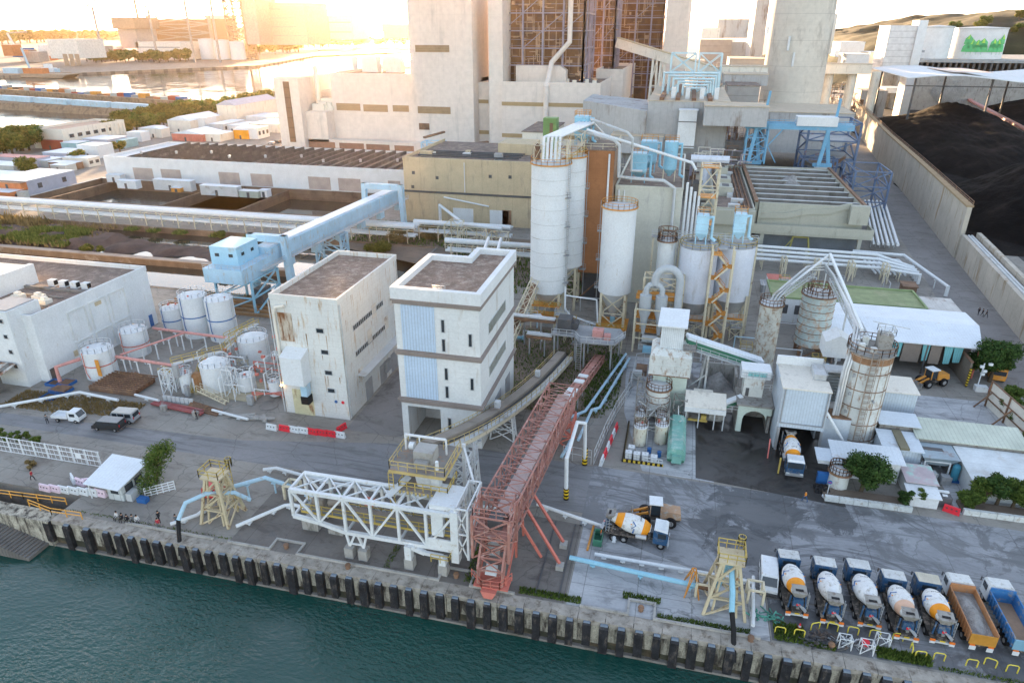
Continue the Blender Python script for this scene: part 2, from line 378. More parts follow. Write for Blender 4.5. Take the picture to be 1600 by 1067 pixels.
LG=(-300,-66,134,181)     # lagoon u0 u1 v0 v1
BS=(-238,-101,207,243)    # basins
outer=[(-75,55.6),(3000,55.6),(12000,3000),(12000,16000),(-300,9000),(-560,1520),(-520,1030),(-400,668),(-405,508),(-385,425),(-375,367),(-362,313),(-420,260),(-700,250),(-1200,60),(-75,60)]
holes=[[(LG[0],LG[2]),(LG[0],LG[3]),(LG[1],LG[3]),(LG[1],LG[2])],[(BS[0],BS[2]),(BS[0],BS[3]),(BS[1],BS[3]),(BS[1],BS[2])]]
loops=[[Vector((x,y,0)) for x,y in l] for l in [outer]+holes]
flat=[p for l in loops for p in l];tris=tessellate_polygon(loops)
b=MB();b.add(flat,[tuple(t) for t in tris]);o=b.build('ground',g_conc,org=(0,0,0));flat_up(o);struct(o)
b=MB()
for i in range(len(outer)):
 (x0,y0),(x1,y1)=outer[i],outer[(i+1) % len(outer)]
 if i== 0:continue
 b.add([(x0,y0,-6),(x1,y1,-6),(x1,y1,-.02),(x0,y0,-.02)],[(0,1,2,3)])
struct(b.build('shore_bank',concd,org=(0,0,0)))
# roads and yard surfaces
sheet([(-400,72.6),(-8,72.6),(-8,83.4),(-30,84),(-62,77.5),(-110,75.4),(-400,76)],.006,'road',g_road)
sheet([(-47.6,84.2),(-38.2,84.2),(-38.2,133),(-47.6,133)],.006,'alley_road',g_croad)
sheet([(-8,70),(14,63),(90,63),(90,81),(-8,83.6)],.010,'yard_road',g_yard)
sheet([(-7.5,56.6),(14,56.6),(14,62.9),(-7.5,69.8)],.014,'concrete_apron',g_pale)
sheet([(14.2,56.8),(90,56.8),(90,62.8),(14.2,62.8)],.014,'parking_pavement',g_yard)
sheet([(-50,56.6),(-7.7,56.6),(-7.7,70.2),(-50,72.4)],.010,'quay_apron',g_apron)
sheet([(-1,84),(9,83.5),(9,122),(-6.5,122),(-5,100)],.014,'batching_yard',g_pale)
sheet([(6.5,84),(26,82),(26,104),(6.5,104)],.018,'wash_bay_pavement',g_dark)
sheet([(40,84),(58,84),(58,118),(40,118)],.014,'loader_yard',g_pale)
sheet([(62,60),(88,60),(88,130),(73,150),(78,208),(92,350),(112,530),(122,900),(108,900),(100,530),(79,350),(66,208),(60,150)],.008,'coal_road',g_croad)
sheet([(-36,97),(-9,97),(-9,132),(-36,132)],.012,'conveyor_ground',g_dirt)
sheet([(-95,176),(-20,150),(-20,196),(-95,196)],.012,'bare_ground',g_dirt)
sheet([(90,150),(700,150),(700,700),(130,700)],.010,'coal_yard_ground',g_coal)
# quay wall with its coping and fenders
t=thing('quay_wall','long stained concrete quay wall above the green water','quay wall',0,55.5,-4)
quaym=mat('stained_quay_concrete',(.42,.39,.32),.95,var=.3,scale=.6,dirt=(.07,.06,.052),damt=.62,dscale=.55,streak=5,bump=.4,fine=.25)
def f(b):
 u=-75.
 while u < 110:
  b.box(u+.06,55.0,-5.5,u+5.94,55.6,-.62);u += 6
 b.box(-75,55.25,-5.5,110,55.59,-.7)
part(t,'wall_panel',quaym,f)
def f(b):
 u=-75.
 while u < 110:b.box(u+.03,54.9,-.6,u+2.97,56.5,.02);u += 3
part(t,'coping',mat('coping_concrete',(.34,.31,.27),.9,var=.25,scale=.8,dirt=(.17,.14,.11),damt=.5,dscale=1),f)
part(t,'tide_band',mat('dark_tide_algae',(.05,.05,.035),.7,var=.4,scale=.8,dirt=(.12,.09,.06),damt=.4),lambda b:[b.box(-75+i*6+.05,54.965,-5,-75+i*6+5.95,55.0,-2.75-.25*((i*7) % 3)) for i in range(30)])
part(t,'wall_ledge',concd,lambda b:b.box(-75,54.55,-5.5,110,54.98,-3.7))
part(t,'kerb',conc,lambda b:[b.box(x0,56.5,.02,x1,56.75,.28) for x0,x1 in ((-50,-44.4),(-40.4,-22.6),(-18.5,-13.4),(-6,-.9),(2.2,13),(-65,-52))]+[
 b.box(*q) for q in ((-44.4,56.5,.02,-44.15,58.6,.28),(-44.15,58.35,.02,-40.65,58.6,.28),(-40.65,56.5,.02,-40.4,58.6,.28),
 (-22.6,56.5,.02,-22.35,58.9,.28),(-22.35,58.65,.02,-18.75,58.9,.28),(-18.75,56.5,.02,-18.5,58.9,.28),
 (-.9,56.5,.02,-.65,58.9,.3),(-.65,58.65,.02,1.95,58.9,.3),(1.95,56.5,.02,2.2,58.9,.3))])
# ================================================================= BUILDINGS
def block(name,label,cat,u0,u1,v0,v1,h,wm,rm,par=.9,z0=0.,group=None,pt=.3,parm=None):
 t=thing(name,label,cat,(u0+u1)/2,(v0+v1)/2,z0,group)
 part(t,'wall',wm,lambda b:b.box(u0,v0,z0,u1,v1,h-.05))
 part(t,'roof',rm,lambda b:b.box(u0+pt,v0+pt,h-.3,u1-pt,v1-pt,h))
 if par:
  def f(b):
   b.box(u0-.06,v0-.06,h-.04,u1+.06,v0+pt,h+par);b.box(u0-.06,v1-pt,h-.04,u1+.06,v1+.06,h+par)
   b.box(u0-.06,v0+pt,h-.04,u0+pt,v1-pt,h+par);b.box(u1-pt,v0+pt,h-.04,u1+.06,v1-pt,h+par)
  part(t,'parapet',parm or wm,f)
 return t
def faceS(t,name,m,u0,u1,z0,z1,v,d=.08,label=None):
 return part(t,name,m,lambda b:b.box(u0,v-d,z0,u1,v+.02,z1),label)
def faceE(t,name,m,v0,v1,z0,z1,u,d=.08,label=None):
 return part(t,name,m,lambda b:b.box(u-.02,v0,z0,u+d,v1,z1),label)
def winS(t,u0,u1,z0,z1,v,n=1,m=None,fr=None):
 w_=part(t,'window',fr or lgrey,lambda b:[b.box(u0-.1,v-.1,z0-.1,u1+.1,v,z0),b.box(u0-.1,v-.1,z1,u1+.1,v,z1+.1),b.box(u0-.1,v-.1,z0,u0,v,z1),b.box(u1,v-.1,z0,u1+.1,v,z1)]+[b.box(u0+(u1-u0)*i/n-.04,v-.09,z0,u0+(u1-u0)*i/n+.04,v,z1) for i in range(1,n)])
 part(w_,'pane',m or glass,lambda b:b.box(u0,v-.04,z0,u1,v+.02,z1));return w_
def winE(t,v0,v1,z0,z1,u,n=1,m=None,fr=None):
 w_=part(t,'window',fr or lgrey,lambda b:[b.box(u,v0-.1,z0-.1,u+.1,v1+.1,z0),b.box(u,v0-.1,z1,u+.1,v1+.1,z1+.1),b.box(u,v0-.1,z0,u+.1,v0,z1),b.box(u,v1,z0,u+.1,v1+.1,z1)]+[b.box(u,v0+(v1-v0)*i/n-.04,z0,u+.09,v0+(v1-v0)*i/n+.04,z1) for i in range(1,n)])
 part(w_,'pane',m or glass,lambda b:b.box(u-.02,v0,z0,u+.04,v1,z1));return w_
roofm=mat('weathered_flat_roof',(.23,.165,.13),.95,var=.2,scale=.5,dirt=(.36,.29,.24),damt=.55,dscale=.8,fine=.25)
roofb=mat('brown_flat_roof',(.2,.155,.13),.95,var=.22,scale=.4,dirt=(.3,.24,.2),damt=.5,dscale=.5,fine=.25)
rooft=mat('rusty_gravel_roof',(.36,.2,.14),.95,var=.2,dirt=(.24,.17,.14),damt=.5,dscale=.9)
band=mat('brown_band',(.27,.23,.21),.8,var=.1)
clad1=mat('white_cladding',(.66,.67,.65),.6,var=.05,dirt=(.5,.38,.26),damt=.32,dscale=.8,streak=9,lines=[(2,1.0,.035,.8)])
clad2=mat('pale_cladding',(.66,.68,.68),.6,var=.04,dirt=(.5,.47,.42),damt=.25,streak=6,lines=[(2,.9,.03,.85)])
corr=mat('light_blue_corrugated',(.48,.6,.74),.5,var=.05,lines=[(0,.45,.12,.78)],dirt=(.5,.5,.5),damt=.2,streak=6)
wcorr=mat('white_corrugated',(.66,.71,.76),.5,var=.05,lines=[(0,.5,.08,.93)],dirt=(.55,.52,.47),damt=.15,dscale=.8)
lampm=emat('lit_lamp',(1.,.55,.2),6)
# --- tall white block with rust marks
t=block('storehouse','white clad block with rusty duct, hopper box and yellow ground door','building',-59.6,-48.2,87,110.2,20.2,clad1,roofm,.8)
faceS(t,'door',mat('pale_yellow_door',(.62,.58,.38),.6,dirt=RUST,damt=.25,streak=4),-58.0,-54.4,0,4.6,87,.12)
part(t,'hopper_box',[wclean,lgrey],lambda b:(b.box(-57.8,84.6,6.6,-54.2,86.98,11.4),b.extr([(84.5,11.4),(86.98,11.4),(86.98,12.3)],0,-57.9,-54.1)))
part(t,'chute',[lblue,black],lambda b:(b.box(-55.6,85.6,4.2,-54.5,86.9,6.6),setattr(b,'k',1),b.box(-55.7,85.5,2.8,-54.4,86.95,4.2)))
part(t,'duct',cream2,lambda b:(b.tube([(-57.0,86.6,19.3),(-58.5,86.5,19.0),(-58.9,86.5,18)],.28),b.bar((-59,86.7,18),(-59,86.7,8.5),.3)))
faceS(t,'rust_panel',mat('rusted_panel',(.62,.55,.45),.7,var=.2,dirt=RUST,damt=.75,dscale=.6,streak=5),-58.6,-56.2,13.2,18,87,.1)
for i,(pu,z) in enumerate(((-52.2,15.2),(-51.8,11.6),(-51.6,8.0),(-51.5,4.8))):
 w_=winS(t,pu,pu+1.2,z,z+.7,87,1)
for k in (14.1,9.5):
 winE(t,91.2,102.9,k,k+.8,-48.2,18)
for v,z in ((91.5,7),(96,12),(98.5,15.6),(103,11.5),(106,15)):
 faceE(t,'panel_patch',mat('patch_panel',(.66,.62,.55),.7,dirt=RUST,damt=.4),v,v+1.6,z-2.4,z,-48.2,.05)
part(t,'canopy',lgrey,lambda b:b.box(-48.2,91,6.1,-46.6,109.5,6.3))
for v in (93.5,99.5,104.5):faceE(t,'side_door',grey,v,v+2.6,0,3.6,-48.2,.09)
part(t,'louvre',grey,lambda b:b.box(-48.2,101.2,1.6,-47.6,103.4,3.6))
for (x,y,z) in ((-59.6,86.6,5.2),(-47.7,108,5.4)):
 part(t,'wall_lamp',lampm,lambda b:b.lathe(x,y,[(.0,z-.16),(.16,z-.08),(.16,z+.08),(.0,z+.16)],8))
for p_ in ((-48.05,87.4),(-48.05,109.6),(-59.8,86.85)):part(t,'downpipe',lgrey,lambda b:b.bar(p_+(.2,),p_+(20,),.14))
for x,m_ in ((-50.3,blue),(-49.1,redb)):part(t,'round_sign',m_,lambda b:b.cyl((x,86.98,3.2),(x,86.9,3.2),.27))
# --- tall white block with brown bands, L-shaped roof
POLY=[(-37.6,84),(-25,84),(-25,104.6),(-31,104.6),(-31,99.6),(-37.6,99.6)]
def off(poly,d):      # grow an axis-aligned polygon outwards
 n=len(poly);out=[]
 for i in range(n):
  p,q,r=Vector(poly[i-1]),Vector(poly[i]),Vector(poly[(i+1) % n])
  e1,e2=(q-p).normalized(),(r-q).normalized()
  out.append((q.x+d*(e1.y+e2.y),q.y-d*(e1.x+e2.x)))
 return out
t=thing('transfer_house','white block with brown bands, blue cladding panels and notched roof','building',-31,92,0)
def f(b):
 b.prism([(-34.9,89.5),(-34.9,84),(-36.9,84),(-37.6,84),(-37.6,99.6),(-31,99.6),(-31,104.6),(-25,104.6),(-25,84),(-31.6,84),(-31.6,89.5)][::1] if False else POLY,6.0,23.2)
 b.box(-37.6,84,0,-36.6,99.6,6.0);b.box(-31.4,84,0,-25,104.6,6.0);b.box(-36.6,91,0,-31.4,99.6,6.0)
part(t,'wall',clad2,f)
for z,h in ((22.6,.9),(14.6,.8),(6.6,.9)):
 part(t,'band',band,lambda b:(b.prism(off(POLY,.22),z,z+h),b.prism(off(POLY,.42),z+h*.55,z+h*.85)))
part(t,'parapet',white2,lambda b:[b.hexa([off(POLY,-.5)[i]+(23.3,),off(POLY,.35)[i]+(23.3,),off(POLY,.35)[(i+1) % 6]+(23.3,),off(POLY,-.5)[(i+1) % 6]+(23.3,)],[off(POLY,-.5)[i]+(25.1,),off(POLY,.35)[i]+(25.1,),off(POLY,.35)[(i+1) % 6]+(25.1,),off(POLY,-.5)[(i+1) % 6]+(25.1,)]) for i in range(6)])
part(t,'roof',roofm,lambda b:b.prism(off(POLY,-.45),23.3,24.2))
part(t,'blue_panel',corr,lambda b:b.box(-36.6,83.86,15.5,-31.6,84.0,22.5))
part(t,'blue_panel',corr,lambda b:b.box(-36.6,83.86,7.6,-31.6,84.0,14.5))
part(t,'roller_door',lgrey,lambda b:b.box(-36.5,90.9,.0,-31.5,90.99,5.9))
for u,z in ((-30.6,18.8),(-26.6,17.0),(-30.6,15.8),(-30.4,11.2),(-26.5,10),(-30.4,8.2),(-30.2,2.8)):winS(t,u,u+.45,z,z+1.9,84)
for z in (17.1,10.1):winE(t,88.6,98.5,z,z+1.6,-25,14,mat('louvre_glass',(.12,.13,.1),.5))
faceE(t,'side_door',grey,92,95.5,0,4.5,-25);faceE(t,'side_door',grey,98.5,101.5,0,4.5,-25)
part(t,'roof_hatch',silver,lambda b:b.rail([(-32.5,86.2,24.2),(-30.6,86.2,24.2)],.7,.5,.08))
# --- low white building at the left with flat brown roof
t=block('pump_house','low white building with flat brown roof and stair tower at left edge','building',-190,-106.6,86.5,114.5,12,white2,roofb,.9)
part(t,'stair_tower',white2,lambda b:(b.box(-114.6,84,0,-108.6,90.5,14.3)))
part(t,'stair_tower_roof',grey,lambda b:b.box(-114.2,84.4,14.3,-109,90.1,14.5))
part(t,'upper_block',cream2,lambda b:b.box(-190,92,12,-123,103,15.5))
part(t,'parapet_wall',white2,lambda b:(b.box(-123,90.5,12,-122,103,15.9)))
def f(b):
 for v0 in (93.4,98.4,103.4):
  for z0,z1 in ((5.2,10.4),(.6,4.4)):
   b.box(-106.62,v0,z0,-106.45,v0+.3,z1);b.box(-106.62,v0+3.9,z0,-106.45,v0+4.2,z1);b.box(-106.62,v0,z1,-106.42,v0+4.2,z1+.3)
part(t,'wall_panel',mat('panel_frame',(.62,.63,.62),.8),f)
for z in (12.2,9.3,6.4,3.6):winS(t,-110.6,-109.8,z,z+.7,84)
faceE(t,'door',blue,112.2,113.2,0,2.6,-106.6);faceE(t,'vent',beige,99.9,101.4,9.5,10.2,-106.6,.12)
faceE(t,'door',dgrey,86.9,87.8,0,2.3,-106.6);faceE(t,'vent',beige,92.6,94.4,2.2,3.3,-106.6,.12)
for i in range(4):
 q=part(t,'air_conditioner',white2,lambda b:b.box(-118.2+i*2.6,101.5,12.02,-116.8+i*2.6,102.6,13.3))
 part(q,'fan',black,lambda b:b.box(-116.8+i*2.6,101.6,12.3,-116.74+i*2.6,102.5,13.2))
for u,v in ((-119,94),(-115,94.6),(-118.6,89.6),(-112,93)):
 part(t,'roof_vent',cream2,lambda b:(b.box(u,v,12.02,u+1.8,v+1.6,12.8),b.box(u+.4,v+.4,12.8,u+1.4,v+1.2,13.3)))
part(t,'roof_step',concd,lambda b:(b.box(-122,99.6,12.0,-107,100.2,12.5),b.box(-119,92,12.02,-109,92.4,12.3),b.box(-119,96.4,12.02,-110,96.8,12.3)))
# --- low shed with rusty striped roof beside it
t=thing('lean_to_shed','open shed with rusty striped tin roof beside white building','shed',-116,80.5,0)
part(t,'roof',mat('striped_tin',(.55,.55,.52),.7,lines=[(0,2.4,1.1,.38)],dirt=RUST,damt=.65,dscale=.5),lambda b:b.hexa([(-128,77.5,3.3),(-109.6,77.8,3.3),(-109.6,83.6,4.6),(-128,83.6,4.6)],[(-128,77.5,3.45),(-109.6,77.8,3.45),(-109.6,83.6,4.75),(-128,83.6,4.75)]))
for x in (-127,-119,-110):part(t,'post',dgrey,lambda b:(b.bar((x,78,0),(x,78,3.3),.15)))
part(t,'scrap',rustm,lambda b:[b.bar((random.uniform(-125,-111),random.uniform(78.5,82),.02),(random.uniform(-125,-111),random.uniform(78.5,82),random.uniform(.3,1.2)),.12) for _ in range(26)])
part(t,'green_net',green,lambda b:b.box(-122,77.2,0,-110.5,77.35,2.0))
# --- long warehouse with ribbed roof
t=thing('warehouse','long low white warehouse with dark ribbed roof and roller doors','warehouse',-165,255,0)
wu0,wu1,wv0,wv1,wh=-235,-98.5,243.5,284,8.6
part(t,'wall',white2,lambda b:b.box(wu0,wv0,0,wu1,wv1,wh))
ribm=mat('dark_ribbed_roof',(.13,.115,.105),.8,var=.2,dirt=(.25,.22,.2),damt=.4,dscale=.1)
def f(b):
 n=14;w0=(wv1-wv0-2)/n
 for i in range(26):
  u=wu0+8+i*(wu1-wu0-10)/26;w1=(wu1-wu0-10)/26
  b.hexa([(u,wv0+1,wh),(u+w1-.2,wv0+1,wh),(u+w1-.2,wv1-1,wh),(u,wv1-1,wh)],[(u,wv0+1,wh+.2),(u+w1-.2,wv0+1,wh+1.5),(u+w1-.2,wv1-1,wh+1.5),(u,wv1-1,wh+.2)])
part(t,'roof',ribm,f)
part(t,'parapet',white2,lambda b:(b.box(wu0,wv0-.1,wh,wu1,wv0+.5,wh+1.0),b.box(wu0,wv1-.5,wh,wu1,wv1,wh+1),b.box(wu0,wv0+.5,wh,wu0+.5,wv1-.5,wh+1)))
for px in (225,268,358,408,498,545):
 u,z=ONV(px,275,wv0);faceS(t,'roller_door',mat('roller_shutter',(.42,.36,.33),.7,lines=[(2,.4,.06,.8)]),u-4.7,u+4.7,0,5.4,wv0,.1)
u=ONV(618,290,wv0)[0];faceS(t,'roller_door',MATS['roller_shutter'],u-3,u+2,0,5.4,wv0,.1)
for i in range(9):part(t,'roof_vent',silver,lambda b:b.lathe(wu0+14+i*14,wv0+6+(i % 3)*4,[(.5,wh+1.4),(.5,wh+2.2),(.7,wh+2.3),(.1,wh+2.7)],8))
# --- beige hall
t=thing('turbine_store','large beige clad hall with cluttered flat roof and white doors','building',-66,225,0)
part(t,'wall',beige,lambda b:(b.box(-87.3,208.7,0,-40,252,9.6),b.box(-87.3,210.6,9.6,-40,252,19.4)))
part(t,'ledge',dgrey,lambda b:b.box(-87.4,208.5,9.6,-40,210.6,9.8))
part(t,'roof',roofb,lambda b:b.box(-86.8,211.1,19.4,-40.4,251.5,19.5))
part(t,'parapet',beige,lambda b:(b.box(-87.4,210.5,19.4,-40,211.1,20.4),b.box(-87.4,211.1,19.4,-86.8,252,20.4),b.box(-60,228,19.5,-48,240,23)))
for px,w_ in ((706,3.4),(762,3.1),(720,0)):
 if w_:u=ONV(px+18,340,208.7)[0];faceS(t,'door',white2,u-w_,u+w_,0,5.2,208.7,.12)
faceS(t,'door',rustm,ONV(785,340,208.7)[0],ONV(799,340,208.7)[0],0,5.4,208.7,.12)
for px,py in ((646,270),(645,292),(683,278),(766,276),(797,277)):
 u,z=ONV(px,py,210.6);faceS(t,'vent',dgrey,u-.5,u+.5,z-.5,z+.5,210.6,.1)
part(t,'wall_pipe',wclean,lambda b:(b.tube([(-73,208.2,8.6),(-58,208.2,6.4)],.25),b.bar((-66.5,210.3,10),(-66.5,210.3,19.4),.2)))
for i in range(7):
 u,v=random.uniform(-84,-44),random.uniform(214,240)
 part(t,'roof_unit',random.choice([beige,lgrey,grey,cream2]),lambda b:b.box(u,v,19.5,u+random.uniform(1,4),v+2,19.5+random.uniform(.8,2.2)))
part(t,'roof_pipe',dgrey,lambda b:[b.tube([(-84,216+i*3,20.3),(-50,216+i*3,20.3)],.25,6) for i in range(4)])
# --- power station
pcream=mat('power_station_cladding',(.7,.63,.57),.8,var=.04,scale=.05,dirt=(.58,.53,.48),damt=.3,dscale=.06,streak=6,lines=[(0,9.,.2,.93),(2,8.,.15,.94)])
tan=mat('tan_band',(.4,.29,.16),.8,var=.06)
tanl=mat('tan_window_louvre',(.36,.25,.15),.7,lines=[(2,.8,.15,.75)])
V0=350.
def VR(px0,py0,px1,py1,v=V0):
 mx,my=(px0+px1)/2,(py0+py1)/2
 return ONV(px0,my,v)[0],ONV(px1,my,v)[0],ONV(mx,py1,v)[1],ONV(mx,py0,v)[1]
t=thing('turbine_hall','huge cream power station hall with tall blank tower and tan windows','power station',-140,370,0)
u0=ONV(515,118,V0)[0];ut0=ONV(640,60,V0)[0];ut1=ONV(739,60,V0)[0];htop=ONV(580,119,V0)[1]
part(t,'wall',pcream,lambda b:(b.box(u0,V0,0,ut0,V0+62,htop),b.box(ut0,V0+14,0,ut1,V0+62,htop-1)))
part(t,'roof',mat('warm_roof',(.3,.23,.17),.9,var=.2),lambda b:b.box(u0+.6,V0+.6,htop-.3,ut0,V0+61,htop+.05))
part(t,'parapet',pcream,lambda b:(b.box(u0-.2,V0-.2,htop-1,ut0,V0+.5,htop+1.2),b.box(u0-.2,V0+.5,htop-1,u0+.5,V0+62,htop+1.2)))
part(t,'tower',pcream,lambda b:b.box(ut0,V0-1.5,0,ut1,V0+46,76))
for q in ((649,71,702,82),):
 a=VR(*q,V0-1.5);faceS(t,'louvre_window',tanl,*a,V0-1.5,.2)
for q in ((526,162,563,173),(568,164,606,175)):faceS(t,'louvre_window',tanl,*VR(*q),V0,.2)
for q in ((614,165,639,175),):faceS(t,'louvre_window',tanl,*VR(*q),V0,.2)
faceS(t,'louvre_window',tanl,*VR(653,167,704,178,V0-1.5),V0-1.5,.2)
faceS(t,'window',rustm,*VR(655,193,671,203,V0-1.5),V0-1.5,.2)
for q in ((482,222,524,238),(531,224,569,240),(573,226,609,242),(617,228,647,243)):
 faceS(t,'loading_door',mat('brown_shutter',(.3,.17,.12),.8),*VR(*q,V0-8),V0-8,.25)
part(t,'base_block',pcream,lambda b:b.box(ONV(474,230,V0-8)[0],V0-8,0,ut0+10,V0-1.5,ONV(520,219,V0-8)[1]))
for i in range(5):
 px=552+i*18;u,z=ONV(px,108,V0+40)
 part(t,'roof_cooler',white2,lambda b:(b.box(u-4,V0+30+(i % 2)*12,htop,u+5,V0+36+(i % 2)*12,htop+8)))
# stair block at the left
t=thing('stair_block','narrow cream stair block with dark vertical window strip, left of turbine hall','building',-205,350,0)
a=VR(434,122,471,232,V0-12)
part(t,'wall',pcream,lambda b:b.box(a[0],V0-12,0,a[1],V0+25,a[3]))
q=VR(448,128,457,222,V0-12);part(t,'window_strip',mat('brown_window',(.16,.1,.07),.4,lines=[(2,5,.6,.7)]),lambda b:b.box(q[0],V0-12.3,q[2],q[1],V0-11.9,q[3]))
part(t,'roof',MATS['warm_roof'],lambda b:b.box(a[0]+.6,V0-11.4,a[3],a[1]-.6,V0+24.4,a[3]+.1))
a2=VR(471,175,517,232,V0-8)
part(t,'annex',pcream,lambda b:(b.box(a[1],V0-8,0,u0-.1,V0+20,a2[3]),b.box(a[1],V0+12,a2[3],u0-.1,V0+20,a2[3]+9)))
part(t,'rooftop_machinery',cream2,lambda b:[b.box(a[1]+random.uniform(1,12),V0+random.uniform(-5,8),a2[3],a[1]+random.uniform(2,16),V0+random.uniform(-4,10),a2[3]+random.uniform(1,6)) for _ in range(9)]+[b.cyl((a[1]+3,V0+2,a2[3]),(a[1]+3,V0+2,a2[3]+22),1.3)])
# recessed columns and right hall
t=thing('boiler_annex','cream hall with tan bands at foot of the steel boiler frame','building',-70,370,0)
ur0=ONV(784,135,V0)[0];ur1=ONV(938,140,V0)[0];hr=ONV(860,133,V0)[1]
part(t,'wall',pcream,lambda b:(b.box(ur0,V0,0,ur1,V0+62,hr),b.box(ONV(740,140,V0+8)[0],V0+8,0,ONV(765,140,V0+8)[0],V0+40,hr),b.box(ONV(763,60,V0+2)[0],V0+2,0,ur0,V0+30,76)))
part(t,'roof',roofb,lambda b:b.box(ur0+.6,V0+.6,hr-.2,ur1-.6,V0+61,hr+.1))
for y0,y1 in ((161,167),(211,217)):
 z0,z1=ONV(860,y1,V0)[1],ONV(860,y0,V0)[1]
 part(t,'band',tan,lambda b:(b.box(ur0,V0-.2,z0,ur1+.2,V0+.1,z1),b.box(ur1-.1,V0+.1,z0,ur1+.2,V0+62,z1),b.box(ONV(740,140,V0+8)[0],V0+7.8,z0,ONV(763,140,V0+8)[0],V0+8.1,z1)))
part(t,'parapet',pcream,lambda b:(b.box(ur0,V0-.15,hr,ur1+.15,V0+.5,hr+1.2),b.box(ur1-.5,V0+.5,hr,ur1+.15,V0+62,hr+1.2)))
part(t,'gable_block',pcream,lambda b:b.extr([(ONV(806,128,362)[0],hr),(ONV(884,128,362)[0],hr),(ONV(884,112,362)[0],hr+6),(ONV(874,106,362)[0],hr+8),(ONV(806,106,362)[0],hr+8)],1,362,370))
for i in range(4):part(t,'roof_vent',cream2,lambda b:b.cyl((ur1-4-i*5,V0+8+(i % 2)*9,hr),(ur1-4-i*5,V0+8+(i % 2)*9,hr+1.8),1.1))
# steel boiler houses
brown=mat('boiler_casing',(.22,.12,.06),.8,var=.25,scale=.12,dirt=(.16,.1,.07),damt=.5,dscale=.15)
steelp=mat('purple_grey_steel',(.3,.28,.34),.6,var=.15)
def boiler(label,px0,px1,v,dep,zb,h,pxE):
 U0,U1=ONV(px0,60,v)[0],ONV(px1,60,v)[0]
 t=thing('boiler_house',label,'boiler house',(U0+U1)/2,v+dep/2,0,'steel framed boiler houses')
 part(t,'casing',brown,lambda b:b.box(U0+2,v+3,0,U1-3,v+dep,h-3))
 def f(b):
  nu=max(3,int((U1-U0)/9));nd=max(3,int(dep/9));z=zb
  for i in range(nu+1):u=U0+(U1-U0)*i/nu;b.bar((u,v,0),(u,v,h),.9)
  for i in range(nd+1):y=v+dep*i/nd;b.bar((U1,y,0),(U1,y,h),.9)
  while z < h:
   b.bar((U0,v,z),(U1,v,z),.6);b.bar((U1,v,z),(U1,v+dep,z),.6)
   b.bar((U0,v+1.5,z+4),(U1,v+1.5,z+4),.2);b.bar((U0,v+.2,z+1.2),(U1,v+.2,z+1.2),.15)
   for i in range(nu):
    if random.random() < .35:b.bar((U0+(U1-U0)*i/nu,v,z),(U0+(U1-U0)*(i+1)/nu,v,z+8),.35)
   for i in range(nd):
    if random.random() < .5:b.bar((U1,v+dep*i/nd,z),(U1,v+dep*(i+1)/nd,z+8),.35)
   z += 8
 part(t,'steel_frame',steelp,f)
 def f(b):
  for _ in range(int((U1-U0)*2.2)):
   u=random.uniform(U0+1,U1-1);z=random.uniform(zb,h-5)
   if random.random() < .16:b.box(u,v+1,z,u+random.uniform(1,3),v+3,z+random.uniform(.6,2.4))
   else:b.bar((u,v+1.2,z),(u,v+1.2,z+random.uniform(4,14)),.4);b.bar((u,v+1.2,z),(u+random.uniform(-6,6),v+1.2,z),.4)
 part(t,'boiler_pipework',mat('equipment_beige',(.4,.27,.18),.7,var=.3),f)
 return t,U0,U1
t,a0,a1=boiler('steel framed boiler house with big pale pipe, right of blank tower',786,912,366,40,hr,84,965)
def f(b):
 P_=[ONV(893,-30,362),ONV(890,66,362),ONV(862,98,362),ONV(861,190,349)]
 b.tube([(P_[0][0],362,P_[0][1]),(P_[1][0],362,P_[1][1]),(P_[2][0],362,P_[2][1]),(P_[2][0],349,hr-1),(P_[2][0],349,12)],1.3,10)
part(t,'pale_pipe',pcream,f)
boiler('far steel framed boiler house beyond the slanted coal gallery',945,1040,470,40,24,96,1040)
boiler('steel framed boiler house filling gap behind the nearer one',905,960,425,30,28,90,965)
for i,(lab,q,v,dep,cc) in enumerate((
 ('tall plain cream tower right of the far boiler house',(1040,-40,1078,105),460,60,pcream),
 ('cream stepped hall behind the boiler annex corner',(930,112,972,175),400,60,pcream),
 ('small cream hall with tan band near the slanted gallery',(945,102,990,168),470,60,pcream),
 ('cream block beyond gallery with vents on roof',(1012,70,1052,100),560,40,pcream))):
 a=VR(*q,v);t=block('plant_block',lab,'building',a[0],a[1],v,v+dep,a[3],cc,roofb,1.2,pt=.8)
 if i in (1,2):faceE(t,'band',tan,v,v+dep,a[3]*.45,a[3]*.53,a[1],.2);faceS(t,'band',tan,a[0],a[1]+.2,a[3]*.45,a[3]*.53,v,.2)
 if i== 0:
  for k in range(9):faceE(t,'louvre_strip',lblue,v+8,v+dep-8,20+k*8,20.8+k*8,a[1],.2)
# slanted gallery on trestle
t=thing('coal_gallery','long slanted beige coal conveyor gallery on tall white trestles','conveyor gallery',10,430,0)
vg=430;p0,p1=ONV(965,67,vg),ONV(1170,118,vg)
p0=(p0[0],vg,p0[1]);p1=(p1[0],vg-20,p1[1]-3)
part(t,'gallery',cream2,lambda b:b.bar(p0,p1,5,5.0))
part(t,'roof',beige,lambda b:b.bar((p0[0],p0[1],p0[2]+2.7),(p1[0],p1[1],p1[2]+2.7),5.6,.4))
for k in (.3,.36,.8):
 c=Vector(p0).lerp(Vector(p1),k);part(t,'trestle',cream2,lambda b:b.tower(c.x-2.5,c.y-3,c.x+2.5,c.y+3,0,c.z-2.5,3,1.2,.5,.4))
